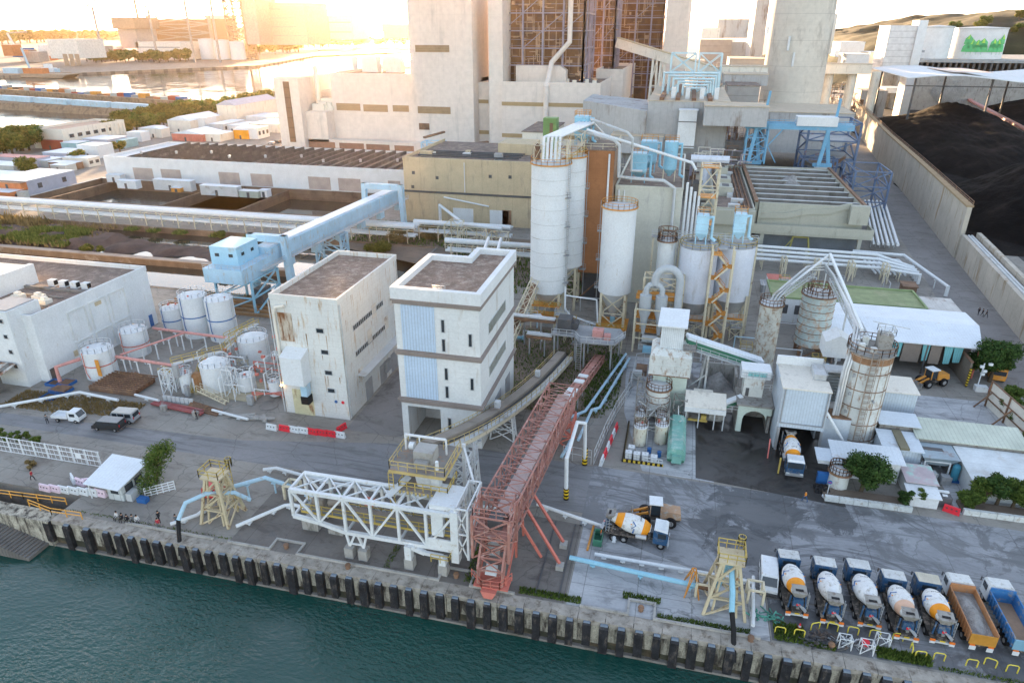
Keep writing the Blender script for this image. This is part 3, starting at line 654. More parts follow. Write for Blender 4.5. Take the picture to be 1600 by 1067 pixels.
# chimney
t=thing('chimney','enormous tapering concrete chimney','chimney',0,0,0)
vc=440;uL,uR=ONV(1184,165,vc)[0],ONV(1281,165,vc)[0];uc,rr=(uL+uR)/2,(uR-uL)/2*.985
uT=ONV(1296,0,vc)[0]-ONV(1198,0,vc)[0]
t.location=(uc,vc,0);WORLD[t]=(uc,vc,0)
zt=ONV(1240,0,vc)[1];z1_=ONV(1230,165,vc)[1]
k=(uT/2-rr)/(zt-z1_)
chim=mat('ribbed_concrete',(.64,.6,.53),.9,var=.06,scale=.05,dirt=(.38,.35,.31),damt=.35,dscale=.05,streak=3,lines=[(2,2.6,.12,.93),(2,13.,.3,.86)])
def f(b):b.lathe(uc,vc,[(rr-k*0+(0-z1_)*k,0),(rr+(105-z1_)*k,105)],64)
part(t,'shaft',chim,f,smooth=True)
part(t,'platform',lgrey,lambda b:b.lathe(uc,vc,[(rr-1,z1_-2),(rr+1.5,z1_-2),(rr+1.5,z1_-1),(rr-1,z1_-1)],48))
for px,py in ((1232,70),(1239,95)):
 u,z=ONV(px,py,vc-rr);part(t,'marker_plate',white2,lambda b:b.box(u-.5,vc-rr-1.2,z-3,u+.5,vc-rr+1.5,z+4))
so_=bpy.data.objects['storehouse'];rd=random.Random(21);drip=mat('rust_drip',(.36,.22,.12),.8,var=.3,scale=2)
for i in range(22):
 if i < 12:u,z,l=rd.uniform(-59.3,-48.5),rd.choice((20,14.8,11.3,7.7)),rd.uniform(.8,3.2);part(so_,'rust_drip',drip,lambda b:b.add([(u,86.985,z),(u+.14,86.985,z),(u+.09,86.985,z-l),(u+.05,86.985,z-l)],[(0,3,2,1)]))
 else:v,z,l=rd.uniform(87.5,109),rd.choice((20,16.8,13,9.2)),rd.uniform(.8,3);part(so_,'rust_drip',drip,lambda b:b.add([(-48.185,v,z),(-48.185,v+.14,z),(-48.185,v+.09,z-l),(-48.185,v+.05,z-l)],[(0,3,2,1)]))
# ================================================================= LEFT: tanks, racks, lagoon, basins, containers
def tank(name,label,u,v,r,h,z0=0.,bm=None,bz=.55,rail=True,cone=.12,m=None,group=None,lad=(1,0),rm=None,n=28,cat='tank',extra=True):
 t=thing(name,label,cat,u,v,z0,group);m=m or white
 part(t,'shell',m,lambda b:b.lathe(u,v,[(r,z0),(r,z0+h)],n),smooth=True)
 part(t,'tank_roof',rm or white2,lambda b:b.lathe(u,v,[(r+.08,z0+h),(r+.08,z0+h+.12),(r*.2,z0+h+r*cone+.12),(0,z0+h+r*cone+.14)],n),smooth=False)
 if bm:
  part(t,'band',bm,lambda b:b.lathe(u,v,[(r+.005,z0+h*bz),(r+.05,z0+h*bz),(r+.05,z0+h*bz+.22),(r+.005,z0+h*bz+.22)],n))
  part(t,'riser_pipe',bm,lambda b:b.tube([(u-r*.25,v-r-.05,z0+h+.3),(u-r*.25,v-r-.12,z0+h*.3),(u-r*.05,v-r-.12,z0+.4)],.07,6))
 if rail:part(t,'railing',rail if not isinstance(rail,bool) else wclean,lambda b:b.ring(u,v,z0+h+.1,r-.05,.95,14))
 if lad:part(t,'ladder',lgrey,lambda b:b.ladder(u+lad[0]*(r+.15),v+lad[1]*(r+.15),z0,z0+h+.9,.5,lad[1] if lad[0]== 0 else 0,lad[0] if lad[0] else 0) if False else b.ladder(u+lad[0]*(r+.15),v+lad[1]*(r+.15),z0,z0+h+.9,.5,-lad[1],lad[0]))
 if extra:
  rr=random.Random(int(u*7+v))
  for i in range(3):
   a=rr.uniform(0,6.28);q=r*.55
   part(t,'roof_fitting',rr.choice([red,white,silver]),lambda b:b.cyl((u+q*math.cos(a),v+q*math.sin(a),z0+h),(u+q*math.cos(a),v+q*math.sin(a),z0+h+rr.uniform(.4,.9)),.18,n=8))
 return t
tank('storage_tank','white tank with red band and orange stain, nearest pallets of rusty grating',-99.6,91.2,2.65,5.2,bm=red,bz=.5)
tank('storage_tank','white tank with red band behind the orange stained one',-100.1,100.6,2.5,5.0,bm=red,bz=.45)
tank('storage_tank','small white tank with blue band, left of two tall ones',-101.3,113,2.1,4.6,bm=blue,bz=.45)
tank('storage_tank','tall white tank with blue band, middle of the blue banded row',-94.1,111.4,2.75,8.6,bm=blue,bz=.52)
tank('storage_tank','tall white tank with blue band, rightmost of the blue banded row',-87.9,111.2,2.75,8.6,bm=blue,bz=.52)
for i,(u,v) in enumerate(((-98.0,88.6),)):
 o=MB().box(u,v,1.2,u+.8,v+.1,4.4).build('stain_panel',oran);tag(o,'orange patched plate on side of white tank','panel')
tk=tank('process_tank','big white domed process tank with yellow stair, front of cluster',-75.5,91.4,2.5,4.6,.4,cone=.45,m=white)
tank('process_tank','big white process tank beside the tall clad block',-75.4,102.8,2.8,4.5,.4,cone=.35)
tank('process_tank','small white process tank between the front domed tank and the clad block',-69.9,91.8,1.45,2.7,.5,cone=.3)
tank('process_tank','slim white process tank at left of cluster near the gratings',-80.2,89.4,1.1,3.6,cone=.2)
tank('process_tank','slim white tank standing against the tall clad block',-64.2,91.4,1.05,2.5,.4,cone=.3)
def stepped(name,label,p0,p1,w_=1.,m=yel,h=1.05):
 t=thing(name,label,'stairs',(p0[0]+p1[0])/2,(p0[1]+p1[1])/2,0)
 a,c=Vector(p0),Vector(p1);n=max(3,int(abs(c.z-a.z)/.22));d=(c-a);s_=d.cross(Vector((0,0,1))).normalized()*w_/2
 part(t,'tread',m,lambda b:[b.bar(a+d*(i+.5)/n-s_,a+d*(i+.5)/n+s_,.28,.05) for i in range(n)])
 part(t,'stringer',m,lambda b:[b.bar(a+s_*k,c+s_*k,.12,.25) for k in (-1,1)])
 part(t,'handrail',m,lambda b:[b.rail([a+s_*k,c+s_*k],h,1.2) for k in (-1,1)])
 return t
stepped('stairway','yellow stairway curling up front domed tank',(-78.6,88.6,.2),(-78.4,93,5.0))
stepped('stairway','yellow stairway on plinth below front domed tank',(-76.5,87.6,1.7),(-70.8,86.9,.2),.9,cream)
# walkways of the tank farm
def walkway(label,pts,z,w_,m=yel,name='walkway',cat='walkway',deck=None,legs=True,legm=None):
 p=[Vector((x,y,z)) for x,y in pts];c=p[0]
 t=thing(name,label,cat,c.x,c.y,0)
 for a,q in zip(p,p[1:]):
  s_=(q-a).cross(Vector((0,0,1))).normalized()*w_/2
  part(t,'deck',deck or lgrey,lambda b:b.bar(a,q,w_,.12))
  part(t,'railing',m,lambda b:[b.rail([a+s_*k,q+s_*k],1.05,1.6,.08) for k in (-1,1)])
  if legs:part(t,'support',legm or lgrey,lambda b:[b.bar(a.lerp(q,k)-Vector((0,0,z)),a.lerp(q,k),.2) for k in (.05,.5,.95)])
 return t
walkway('yellow railed walkway running back between the process tanks',[(-83,90),(-77.5,97),(-79,106)],4.6,1.1)
walkway('yellow railed walkway beside the big process tank near clad block',[(-79.2,100.5),(-78,108.5)],5.2,1.2)
walkway('small yellow railed landing left of the slim process tank',[(-85.8,90.2),(-82.6,89.4)],2.6,1.0,legm=white)
o=thing('tank_plinth','yellowish concrete plinth under front process tanks','plinth',-73,91,0)
part(o,'plinth',mat('yellowed_concrete',(.42,.37,.27),.9,var=.15,dirt=(.25,.2,.15),damt=.4),lambda b:b.box(-78.4,88.4,0,-66.8,95,.4));part(o,'apron',conc,lambda b:b.box(-79,99,0,-71,107,.4))
# process piping tangle: each pipe a thing
rp=random.Random(3);pipe_lab={}
def pipe(name,label,pts,r,m,cat='pipe',sup=0,supm=None,group=None,n=8,flange=0):
 pts=[Vector(p) for p in pts]
 t=thing(name,label,cat,pts[0].x,pts[0].y,0,group)
 part(t,'pipe_run',m,lambda b:b.tube(pts,r,n),smooth=True)
 if flange:
  def f(b):
   for a,q in zip(pts,pts[1:]):
    L_=(q-a).length;k=int(L_/flange);d=(q-a).normalized()
    for i in range(1,k+1):c=a+d*i*L_/(k+1);b.cyl(c-d*.06,c+d*.06,r*1.35,n=8)
  if any((q-a).length > flange for a,q in zip(pts,pts[1:])):part(t,'flanges',m,f)
 if sup:
  def f(b):
   for a,q in zip(pts,pts[1:]):
    if abs((q-a).normalized().z) > .8:continue
    L_=(q-a).length;k=max(1,int(L_/sup))
    for i in range(k):
     c=a.lerp(q,(i+.5)/k)
     if c.z > .15:b.box(c.x-.09,c.y-.09,0.02,c.x+.09,c.y+.09,c.z-r*.6);b.box(c.x-.3,c.y-.3,c.z-r-.12,c.x+.3,c.y+.3,c.z-r+.02)
  part(t,'supports',supm or m,f)
 return t
pipe('pipe','faded red pipe on white legs running from white tanks to the blue banded row',[(-99.5,105.2,3.4),(-79,104.4,3.4)],.28,redp,sup=3.2,supm=white)
pipe('pipe','faded red pipe on white legs passing behind rusty grating stack',[(-97,92.4,3.4),(-82.2,91.6,3.4)],.28,redp,sup=2.8,supm=white)
pipe('pipe','faded red pipe on white legs linking the two red lines',[(-96.6,93,3.5),(-91.5,105,3.5)],.2,redp,sup=2.6,supm=white)
pipe('pipe','faded red bent pipe coming out of low white building',[(-104.4,86.4,0),(-104.4,86.4,3.3),(-102.8,90.2,3.3)],.35,redp)
for i,(u,v,u2,v2,z) in enumerate(((-72,96.5,-66,96.5,2.2),(-72,97.4,-61.5,97.4,2.9),(-66.5,93,-62,92.2,1.6),(-68,90.2,-62.5,90.6,.9),(-67,88.9,-62.5,91,1.2))):
 pipe('pipe',['red pipe low behind the small process tank','longer red pipe reaching the clad block wall','short red pipe beside slim tank against the block','red pipe running low in front of slim tank','slanting red pipe just in front of process tanks'][i],[(u,v,.2),(u,v,z),(u2,v2,z),(u2,v2,.2)],.16,red)
o=thing('pipe_manifold','tangle of white pipework and valves between the process tanks','pipework',-72,95,0)
def f(b):
 for _ in range(26):
  u,v,z=rp.uniform(-83,-66),rp.uniform(87.6,98),rp.uniform(.6,5.4);q=rp.choice([(1,0),(0,1)]);l=rp.uniform(1.5,4)
  b.tube([(u,v,.1),(u,v,z),(u+q[0]*l,v+q[1]*l,z),(u+q[0]*l,v+q[1]*l,z-1)],rp.uniform(.06,.15),6)
part(o,'white_pipes',wclean,f)
def f(b):
 for _ in range(26):
  u,v,z=rp.uniform(-78,-66),rp.uniform(90,105),rp.uniform(1,5.6);b.box(u,v,z,u+rp.uniform(.2,.7),v+.4,z+rp.uniform(.3,.6))
part(o,'valves',red,f)
part(o,'frame',white,lambda b:(b.tower(-72.2,88.6,-70.4,90,0,5.5,2,.16,.1),b.tower(-83.6,87.2,-82,88.6,0,4.6,2,.14,.1),b.tower(-66,99.5,-62.5,103,0,7,3,.16,.1)))
part(o,'panel',grey,lambda b:(b.box(-79,87.0,.3,-78.3,87.6,2.4),b.box(-80.8,87.4,3.6,-79.9,88,6),b.box(-67.2,87.3,.1,-66.2,87.9,1.8)))
part(o,'brown_vessel',mat('brown_vessel',(.35,.2,.1),.7,dirt=RUST,damt=.5),lambda b:b.lathe(-78.2,89.8,[(.9,.3),(.9,3.2),(.5,3.7)],16))
# manholes
for i,(px,py) in enumerate(((420,634),(285,565))):
 u,v=G(px,py);o=MB().lathe(u,v,[(1.6,.02),(1.6,.1),(1.45,.12),(0,.12)],20).build('manhole',concd);tag(o,['round dark pit cover beside the clad block corner','round soil pit cover behind rusty gratings'][i],'manhole')
# rusty grating stack
o=thing('grating_stack','wide stack of rusty brown steel gratings','gratings',-92.5,88.6,0)
def f(b):
 for i in range(15):b.box(-97+i*.63,85.4,.25+.3*0,-96.72+i*.63,92-abs(i-6)*.18,.95)
part(o,'grating',mat('rusty_grating',(.17,.085,.05),.9,var=.4,scale=2,fine=.3),f)
part(o,'cross_bar',rustm,lambda b:[b.box(-97.2,85.6+i*.62,.9,-87.8,85.75+i*.62,1.1) for i in range(10)]+[b.box(-97.2,85.3,.05,-87.8,85.5,.95)])
# blue pallets
for i,(px,py) in enumerate(((78,622),(92,610),(100,612),(86,600),(105,600))):
 u,v=G(px,py)
 def f(b):
  for k in range(6):b.box(u-1.1,v-.9+k*.33,.12,u+1.1,v-.72+k*.33,.2+(i % 3)*.3)
 t=thing('pallet','loaded blue pallet by the low white building, number in heap not told apart','pallet',u,v,0,'blue pallets by the low white building');t['label']=['front left','middle','front right','back left','back right'][i]+' blue edged pallet beside the low white building'
 part(t,'boards',wood,f);part(t,'blue_frame',blue,lambda b:(b.box(u-1.2,v-1.0,0,u+1.2,v-.92,.5),b.box(u-1.2,v+1,0,u+1.2,v+1.08,.5),b.box(u-1.2,v-.92,0,u-1.12,v+1,.5),b.box(u+1.12,v-.92,0,u+1.2,v+1,.5)))
# scrap rows by the tanks
o=thing('grating_rack','row of grey panels leaning beside red beams near the man in dark','panel rack',-77,83.6,0)
part(o,'panel',lgrey,lambda b:[b.box(-82+i*.85,85.2,.05,-81.3+i*.85,85.5,1.1) for i in range(7)])
part(o,'red_beam',mat('dull_red_beam',(.3,.08,.08),.7,dirt=(.3,.28,.27),damt=.4),lambda b:(b.bar((-83,83.8,.35),(-72.5,82.6,.35),.9,.25),b.bar((-82,84.4,.3),(-73,83.6,.3),.4,.3)))
part(o,'beam',rustm,lambda b:[b.bar((-76.5,84+i*.35,.2+i*.1),(-70,83+i*.35,.2),.25) for i in range(5)])
part(o,'concrete_block',conc,lambda b:(b.box(-80.4,82.4,0,-79.4,83,.9),b.box(-73.9,81.9,0,-72.9,82.5,.9)))
o=thing('concrete_debris','pile of broken grey slabs beside storehouse door','rubble',-66,84,0)
part(o,'slab',conc,lambda b:[b.bar((rp.uniform(-68.5,-60),rp.uniform(82.8,85),.1),(rp.uniform(-68.5,-60),rp.uniform(82.8,85),.35),.5,.2) for _ in range(12)])
# pipes along the road edge
pipe('pipe','white pipe along road edge by the left lawn',[(-112,76.6,.9),(-106,76.0,.9),(-97,83.2,.9),(-88.5,82.4,.9)],.26,white,sup=3)
pipe('pipe','white pipe with end near the grey leaning panels',[(-87.4,85,.7),(-82,84.2,.7)],.22,white,sup=3)
pipe('pipe','white pipe in front of the storehouse yellow door',[(-71.5,83.9,.5),(-64,82.6,.5)],.22,white,sup=3)
# grass strip by the road
# --- water filled barriers
wb=thing('barrier','x','barrier',0,0,0)
def barrier_mesh(b):
 b.hexa([(-.98,-.25,0),(.98,-.25,0),(.98,.25,0),(-.98,.25,0)],[(-.95,-.22,.35),(.95,-.22,.35),(.95,.22,.35),(-.95,.22,.35)])
 b.hexa([(-.95,-.16,.35),(.95,-.16,.35),(.95,.16,.35),(-.95,.16,.35)],[(-.92,-.1,1.0),(.92,-.1,1.0),(.92,.1,1.0),(-.92,.1,1.0)])
 for k in (-.55,0,.55):b.box(k-.12,-.18,.5,k+.12,.18,.75)
 b.k=1
 for k in (-.55,0,.55):b.box(k-.1,-.2,.53,k+.1,.2,.72)
def barrier(u,v,rz,m,label,group):
 b=MB();barrier_mesh(b);o=b.build('barrier',[m,dgrey],org=(0,0,0));o.location=(u,v,.0);o.rotation_euler=(0,0,rz);tag(o,label,'barrier',group)
COL.objects.unlink(wb);bpy.data.objects.remove(wb)
seq='wrwwrrrw'
for i,c in enumerate(seq):
 px=425+(i > 0)*6+i*14.3;u,v=G(px,671+i*1.7)
 barrier(u,v,R(-4),white if c== 'w' else redb,{0:'white water barrier standing apart at left end of the red and white row',1:'red water barrier, first red one after the leftmost white',2:'white water barrier next to the first red one',3:'second white water barrier in middle of the red and white row',4:'red water barrier after the middle white pair',5:'red water barrier in the middle of three red ones',6:'last red water barrier before the white right end',7:'white water barrier at right end of the red and white row'}[i],'red and white barriers on the road')
barrier(*G(534,672),R(70),redb,'red water barrier turned across the end of the row','red and white barriers on the road')
pinkish=mat('faded_pink_plastic',(.75,.6,.68),.6,var=.1)
for i,px in enumerate((72,87,101,116,131,145,158)):
 barrier(*G(px,766+i*1.4),R(-4),pinkish if i in (0,1,6) else white,['faded pink barrier at left end of the row by the hut','second faded pink barrier from left by the hut','white barrier third from left in the row by the hut','white barrier in middle of the row by the hut','white barrier just right of middle in the row by the hut','white barrier next to last in the row by the hut','faded pink barrier closest to the hut door'][i],'faded barriers by the hut')
for i,(px,py,a) in enumerate(((115,752,-35),(127,757,-10),(139,756,25))):
 barrier(*G(px,py),R(a),pinkish if i else white,['white barrier at the left of the curved back row','pinkish barrier in middle of the curved back row','pinkish barrier at the right of the curved back row'][i],'faded barriers by the hut')
# --- lagoon
b=MB();b.add([(LG[0],LG[2],-1.6),(LG[1],LG[2],-1.6),(LG[1],LG[3],-1.6),(LG[0],LG[3],-1.6)],[(0,1,2,3)]);struct(b.build('lagoon_water',pondm,org=(0,0,0)))
mud=mat('dark_mud',(.1,.07,.06),.9,var=.3,scale=.3,bump=.6,bscale=1.2)
def hill(name,m,poly_fn,u0,u1,v0,v1,nu,nv,amp,sc,base,seed=0,kind='structure',label=None):
 from mathutils import noise as nz
 vs=[];fs=[]
 for j in range(nv+1):
  for i in range(nu+1):
   u=u0+(u1-u0)*i/nu;v=v0+(v1-v0)*j/nv
   z=poly_fn(u,v)+amp*nz.noise(Vector((u*sc,v*sc,seed)))+amp*.4*nz.noise(Vector((u*sc*3,v*sc*3,seed+5)))
   vs.append((u,v,base+z))
 for j in range(nv):
  for i in range(nu):
   a=j*(nu+1)+i;fs.append((a,a+1,a+nu+2,a+nu+1))
 b=MB();b.add(vs,fs);o=b.build(name,m,smooth=True,org=(0,0,0));
 if kind:struct(o,kind,label)
 return o
def sm(x,a,b):t=min(1,max(0,(x-a)/(b-a)));return t*t*(3-2*t)
def mudf(u,v):
 k=sm(u,-222,-200)*1.0
 ed=160+5*sm(u,-190,-110);eu=178-5.0*sm(u,-180,-150)
 return-2.1+2.3*sm(v,155.5,ed+1.5)*(1-sm(v,eu-5,eu))*(1-.8*sm(u,-116,-98))+(1.0 if u <-165 else 0)*sm(v,154,158)*(1-sm(v,176,180.5))
hill('mud_bank',mud,mudf,-300,-67,154.2,180.5,150,34,1.5,.13,-.75,3)
o=thing('lagoon_wall','low brown concrete wall dividing the lagoon from front water strip','wall',-150,153,-2)
part(o,'wall_body',mat('brown_concrete',(.22,.15,.1),.9,var=.2,dirt=(.35,.28,.22),damt=.4),lambda b:(b.box(-300,152.2,-2.5,-97,153.8,.1)))
part(o,'capping',mat('brown_capping',(.38,.3,.24),.9,var=.15),lambda b:b.box(-300,152.0,.1,-97,154.0,.3))
MB().box(LG[0],181,-3,LG[1],181.6,.25).build('lagoon_bank_wall',MATS['brown_concrete']);tag(bpy.data.objects['lagoon_bank_wall'],'brown bank wall below the long pipe rack','wall')
MB().box(LG[0],133.5,-3,LG[1],134.0,.2).build('lagoon_edge',concd);tag(bpy.data.objects['lagoon_edge'],'dark concrete edge behind low white building and tanks','wall')
MB().box(-66.5,134,-3,-66,181,.2).build('lagoon_edge',concd);tag(bpy.data.objects['lagoon_edge.001'],'short right end wall of lagoon behind the white blocks','wall')
# brown steps / rails behind the tanks
o=thing('rail_beams','brown parallel beams along water behind the blue banded tanks','beams',-92,130,0)
part(o,'beam',mat('orange_brown_beam',(.34,.2,.1),.8,dirt=(.2,.15,.1),damt=.5),lambda b:[b.box(-112,122.5+i*2.1,.02,-62,122.9+i*2.1,.7) for i in range(5)])
# --- settling basins
o=thing('settling_basin','long sunken brown concrete basin with dividers and muddy water','basin',-170,225,-5)
bw=mat('basin_wall',(.2,.14,.1),.9,var=.2,scale=.2,dirt=(.12,.08,.06),damt=.4,lines=[(2,1.6,.12,.75)])
part(o,'basin_wall',bw,lambda b:(b.box(BS[0]-.5,BS[3],-6,BS[1]+.5,BS[3]+.5,.3),b.box(BS[0]-.5,BS[2]-.5,-6,BS[1]+.5,BS[2],.3),b.box(BS[0]-.5,BS[2],-6,BS[0],BS[3],.3),b.box(BS[1],BS[2],-6,BS[1]+.5,BS[3],.3)))
part(o,'rim',lgrey,lambda b:(b.box(BS[0]-.7,BS[3]-.1,.3,BS[1]+.7,BS[3]+.9,.55),b.box(BS[0]-.7,BS[2],.3,BS[0]+.1,BS[3],.5)))
for px in (180,338,446):
 u=ONV(px,305,241)[0]
 part(o,'divider',bw,lambda b:b.box(u-.5,BS[2],-6,u+.5,BS[3],-.4))
umid=ONV(338,305,241)[0];u3=ONV(446,305,241)[0];u1_=ONV(180,305,241)[0]
brw=mat('brown_silt',(.17,.12,.08),.5,var=.2,scale=.08,dirt=(.3,.27,.22),damt=.35,dscale=.06)
part(o,'silt',brw,lambda b:(b.box(BS[0],BS[2],-6,u1_-.5,BS[3],-4.2),b.box(u1_+.5,BS[2],-6,umid-.5,BS[3],-4.6),b.box(umid+.5,BS[2],-6,u3-.5,BS[3],-4.0)))
part(o,'basin_water',pondm,lambda b:b.box(u3+.5,BS[2],-6,BS[1],BS[3],-3.8))
# --- long pipe rack
def rack(label,u0,u1,v,z,n,step=6.,w_=5.):
 t=thing('pipe_rack',label,'pipe rack',(u0+u1)/2,v,0)
 rads=[.75,.35,.3,.45][:n];vv=v-w_/2+.6
 for i,r in enumerate(rads):
  part(t,'pipe_run',[white,wclean,lgrey,white][i],lambda b:b.tube([(u0,vv+r,z+r),((u0+u1)/2,vv+r,z+r),(u1,vv+r,z+r)],r,10),smooth=True);vv += 2*r+.5
 for i in (0,1):part(t,'lower_pipe_run',wclean,lambda b:b.tube([(u0,v-1.2+i*1.9,z-2.0),(u1,v-1.2+i*1.9,z-2.0)],.42,8),smooth=True)
 u=u0+2
 def f(b):
  u=u0+2
  while u < u1:
   for a in (-w_/2,w_/2):b.bar((u,v+a,0),(u,v+a,z),.25)
   b.bar((u,v-w_/2,z-.1),(u,v+w_/2,z-.1),.28);b.bar((u,v-w_/2,z-2.6),(u,v+w_/2,z-2.6),.22);u += step
  b.bar((u0,v-w_/2,z-.1),(u1,v-w_/2,z-.1),.14)
 part(t,'frame',cream,f)
 return t
rack('long rack of white pipes on cream frames along the lagoon',-300,-74,185.5,4.2,4)
rack('short rack of white pipes in front of the beige hall',-76,-46,190,4.6,3)
rack('white pipe rack behind the notched-roof block toward silos',-60,-27,172,5,3)
pipe('pipe','white pipe pair climbing over the beige frames near beige hall',[(-73,204,.3),(-73,204,7),(-60,188,5.8),(-48,186,5.6)],.5,white,sup=0)
for i in range(2):pipe('pipe',['outer','inner'][i]+' white pipe running back from notched-roof block',[(-40+i*3.4,128,8),(-47+i*3.4,168,8)],.45,wclean,sup=8,supm=cream)
o=thing('pipe_trestle','beige trestle carrying white pipes behind notched-roof block','trestle',-52,180,0)
part(o,'frame',cream,lambda b:(b.tower(-58,178,-52,184,0,6,2,.25,.15),b.tower(-50,176,-45,182,0,6,2,.25,.15),b.tower(-64,182,-60,188,0,7,2,.25,.15)))
# --- light blue gallery
t=thing('blue_gallery','light blue enclosed conveyor gallery with end cabin and portal frames','conveyor gallery',-90,165,0)
GA,GB_,zg0=(-91.5,134),(-86.5,203),8.2
part(t,'gallery',lblue,lambda b:b.bar((GA[0],GA[1],zg0+2),(GB_[0],GB_[1],zg0+2),4.6,4.2))
part(t,'gallery_roof',wcorr,lambda b:b.bar((GA[0],GA[1],zg0+4.25),(GB_[0],GB_[1],zg0+4.25),3.2,.3))
part(t,'side_walkway',lgrey,lambda b:(b.bar((GA[0]+3,GA[1]-6,zg0+.6),(GB_[0]+3,GB_[1],zg0+.6),1.1,.12),b.rail([(GA[0]+3.5,GA[1]-6,zg0+.6),(GB_[0]+3.5,GB_[1],zg0+.6)],1.1,2.2,.09)))
for k in range(6):
 p=Vector((GA[0],GA[1],0)).lerp(Vector((GB_[0],GB_[1],0)),(k+.5)/6);part(t,'side_duct',lblue,lambda b:b.box(p.x+1.8,p.y-1.4,zg0-1.6,p.x+3.2,p.y+1.4,zg0+.2))
def portal(u0,u1,v,z1,base=0):
 part(t,'portal_frame',lblue,lambda b:(b.hexa([(u0-.9,v-1,base),(u0+.4,v-1,base),(u0+.4,v+1,base),(u0-.9,v+1,base)],[(u0-.3,v-.8,z1),(u0+1,v-.8,z1),(u0+1,v+.8,z1),(u0-.3,v+.8,z1)]),b.hexa([(u1-.4,v-1,base),(u1+.9,v-1,base),(u1+.9,v+1,base),(u1-.4,v+1,base)],[(u1-1,v-.8,z1),(u1+.3,v-.8,z1),(u1+.3,v+.8,z1),(u1-1,v+.8,z1)]),b.box(u0-.3,v-.82,z1-1.6,u1+.3,v+.82,z1)))
portal(-96.5,-87.2,137,14.5,0);portal(-93.5,-81,193,15.2,0)
part(t,'hanger_frame',lblue,lambda b:(b.tower(-93,160,-85.5,164,0,zg0,2,.5,.3,1,2)))
part(t,'cabin_base',lblue,lambda b:b.box(-98.5,121.5,7.6,-89,135.5,10.8))
cb=part(t,'cabin',mat('cabin_blue',(.36,.6,.74),.5,var=.08,dirt=(.4,.45,.45),damt=.25),lambda b:b.box(-98.2,124.5,10.8,-91.5,132.5,14.9))
for (u,v) in ((-97,0),(-93.6,0)):part(cb,'cabin_window',glass,lambda b:b.box(u,124.42,12.7,u+1,124.5,13.4))
for v in (126,129.6):part(cb,'cabin_window',glass,lambda b:b.box(-91.5,v,12.7,-91.42,v+1,13.4))
part(t,'cabin_railing',lgrey,lambda b:(b.rail([(-98.5,121.6,10.8),(-89.1,121.6,10.8),(-89.1,135,10.8)],1.0,1.4)))
part(t,'trestle',sblue,lambda b:(b.tower(-97.5,123.5,-88.5,134,0,7.6,2,.45,.3)))
part(t,'counterweight',dgrey,lambda b:b.box(-91,127,1.2,-88.8,131,4.6))
# --- yard of containers and sheds (each one a thing)
def shed(px,py,du,dv,h,m,label,name='site_shed',cat='shed',gr='sheds and containers of the left yard',win=0,gable=0,rm=None,z0=0):
 u,v=G(px,py);t=thing(name,label,cat,u-du/2,v+dv/2,z0,gr)
 part(t,'wall',m,lambda b:b.box(u-du,v,z0,u,v+dv,z0+h))
 if gable:part(t,'roof',rm or wcorr,lambda b:b.extr([(u-du-.4,z0+h),(u+.4,z0+h),(u-du/2,z0+h+gable)],1,v-.4,v+dv+.4))
 else:part(t,'roof',rm or wcorr,lambda b:b.box(u-du-.15,v-.15,z0+h,u+.15,v+dv+.15,z0+h+.12))
 for i in range(win):
  part(t,'window',dgrey,lambda b:b.box(u,v+dv*(i+.5)/win-1,z0+h*.35,u+.06,v+dv*(i+.5)/win+1,z0+h*.7))
 part(t,'door',dgrey,lambda b:b.box(u-du*.6,v-.06,z0,u-du*.6+1.1,v,z0+min(2.1,h*.8)))
 return t
lil=mat('lilac_grey_corrugated',(.42,.44,.52),.6,var=.08,lines=[(1,.6,.12,.85)])
cor=mat('container_orange',(.55,.2,.08),.6,var=.12,lines=[(1,.5,.12,.8)]);cpale=mat('container_pale',(.5,.52,.5),.6,var=.1,lines=[(1,.5,.12,.82)])
cred=mat('container_red',(.35,.07,.045),.6,var=.12,lines=[(0,.5,.12,.8)])
teal=mat('container_teal',(.25,.42,.45),.6,var=.1)
tl=mat('teal_roof',(.4,.55,.55),.6)
shed(46,306,17,23,5.4,lil,'long lilac grey shed with two dark windows at the basin corner',win=2)
shed(38,312,12,2.6,2.6,cpale,'pale container under the orange one, bottom of stack','shipping_container','container',rm=cpale)
shed(38,309,12,2.6,2.6,cor,'orange container stacked on the pale one','shipping_container','container',rm=wood,z0=2.62)
shed(18,314,12,6,3.0,cor,'orange shed at photo edge behind long pipe rack',win=1)
L_=[(30,282,24,8,4,redp,'reddish roofed shed behind lilac shed','pinkish',redp),(0,0,0,0,0,None,'','',None)]
shed(62,262,26,7,4,lil,'long white roofed shed with pink stripe behind the lilac shed',rm=redp)
shed(24,272,20,9,3.4,cpale,'low pale shed at left edge behind the lilac shed')
shed(14,292,20,12,3.6,white2,'white roofed shed at left photo edge')
shed(96,235,12,5,4.6,cred,'red brown shipping container near the water','shipping_container','container',rm=cred)
t_=block('canteen','beige two storey flat roofed building at the water edge','building',*(lambda a,b:(a[0]-20,a[0],a[1],a[1]+44))(G(104,234),0),9,cream2,mat('salmon_roof',(.5,.36,.28),.9),1.2)
uu,vv=G(104,234)
for i in range(6):winE(t_,vv+4+i*5.5,vv+7+i*5.5,5.4,7.2,uu)
for i in range(5):part(t_,'pilaster',cream2,lambda b:b.box(uu,vv+30+i*3,0,uu+.6,vv+31+i*3,9))
shed(124,240,10,8,5,teal,'teal box shed in front of the flat roofed canteen')
shed(172,234,16,14,5,lil,'pale lilac shed with white roof right of the canteen')
shed(156,248,12,10,6,white2,'white cube shed in front of the pale lilac shed')
shed(112,252,16,14,3.5,lil,'low lilac shed left of the round bush',win=2)
shed(76,262,12,10,3,cpale,'low pale container behind round bush','shipping_container','container')
shed(140,262,14,7,4,cream2,'cream shed with white roof near warehouse end',win=2)
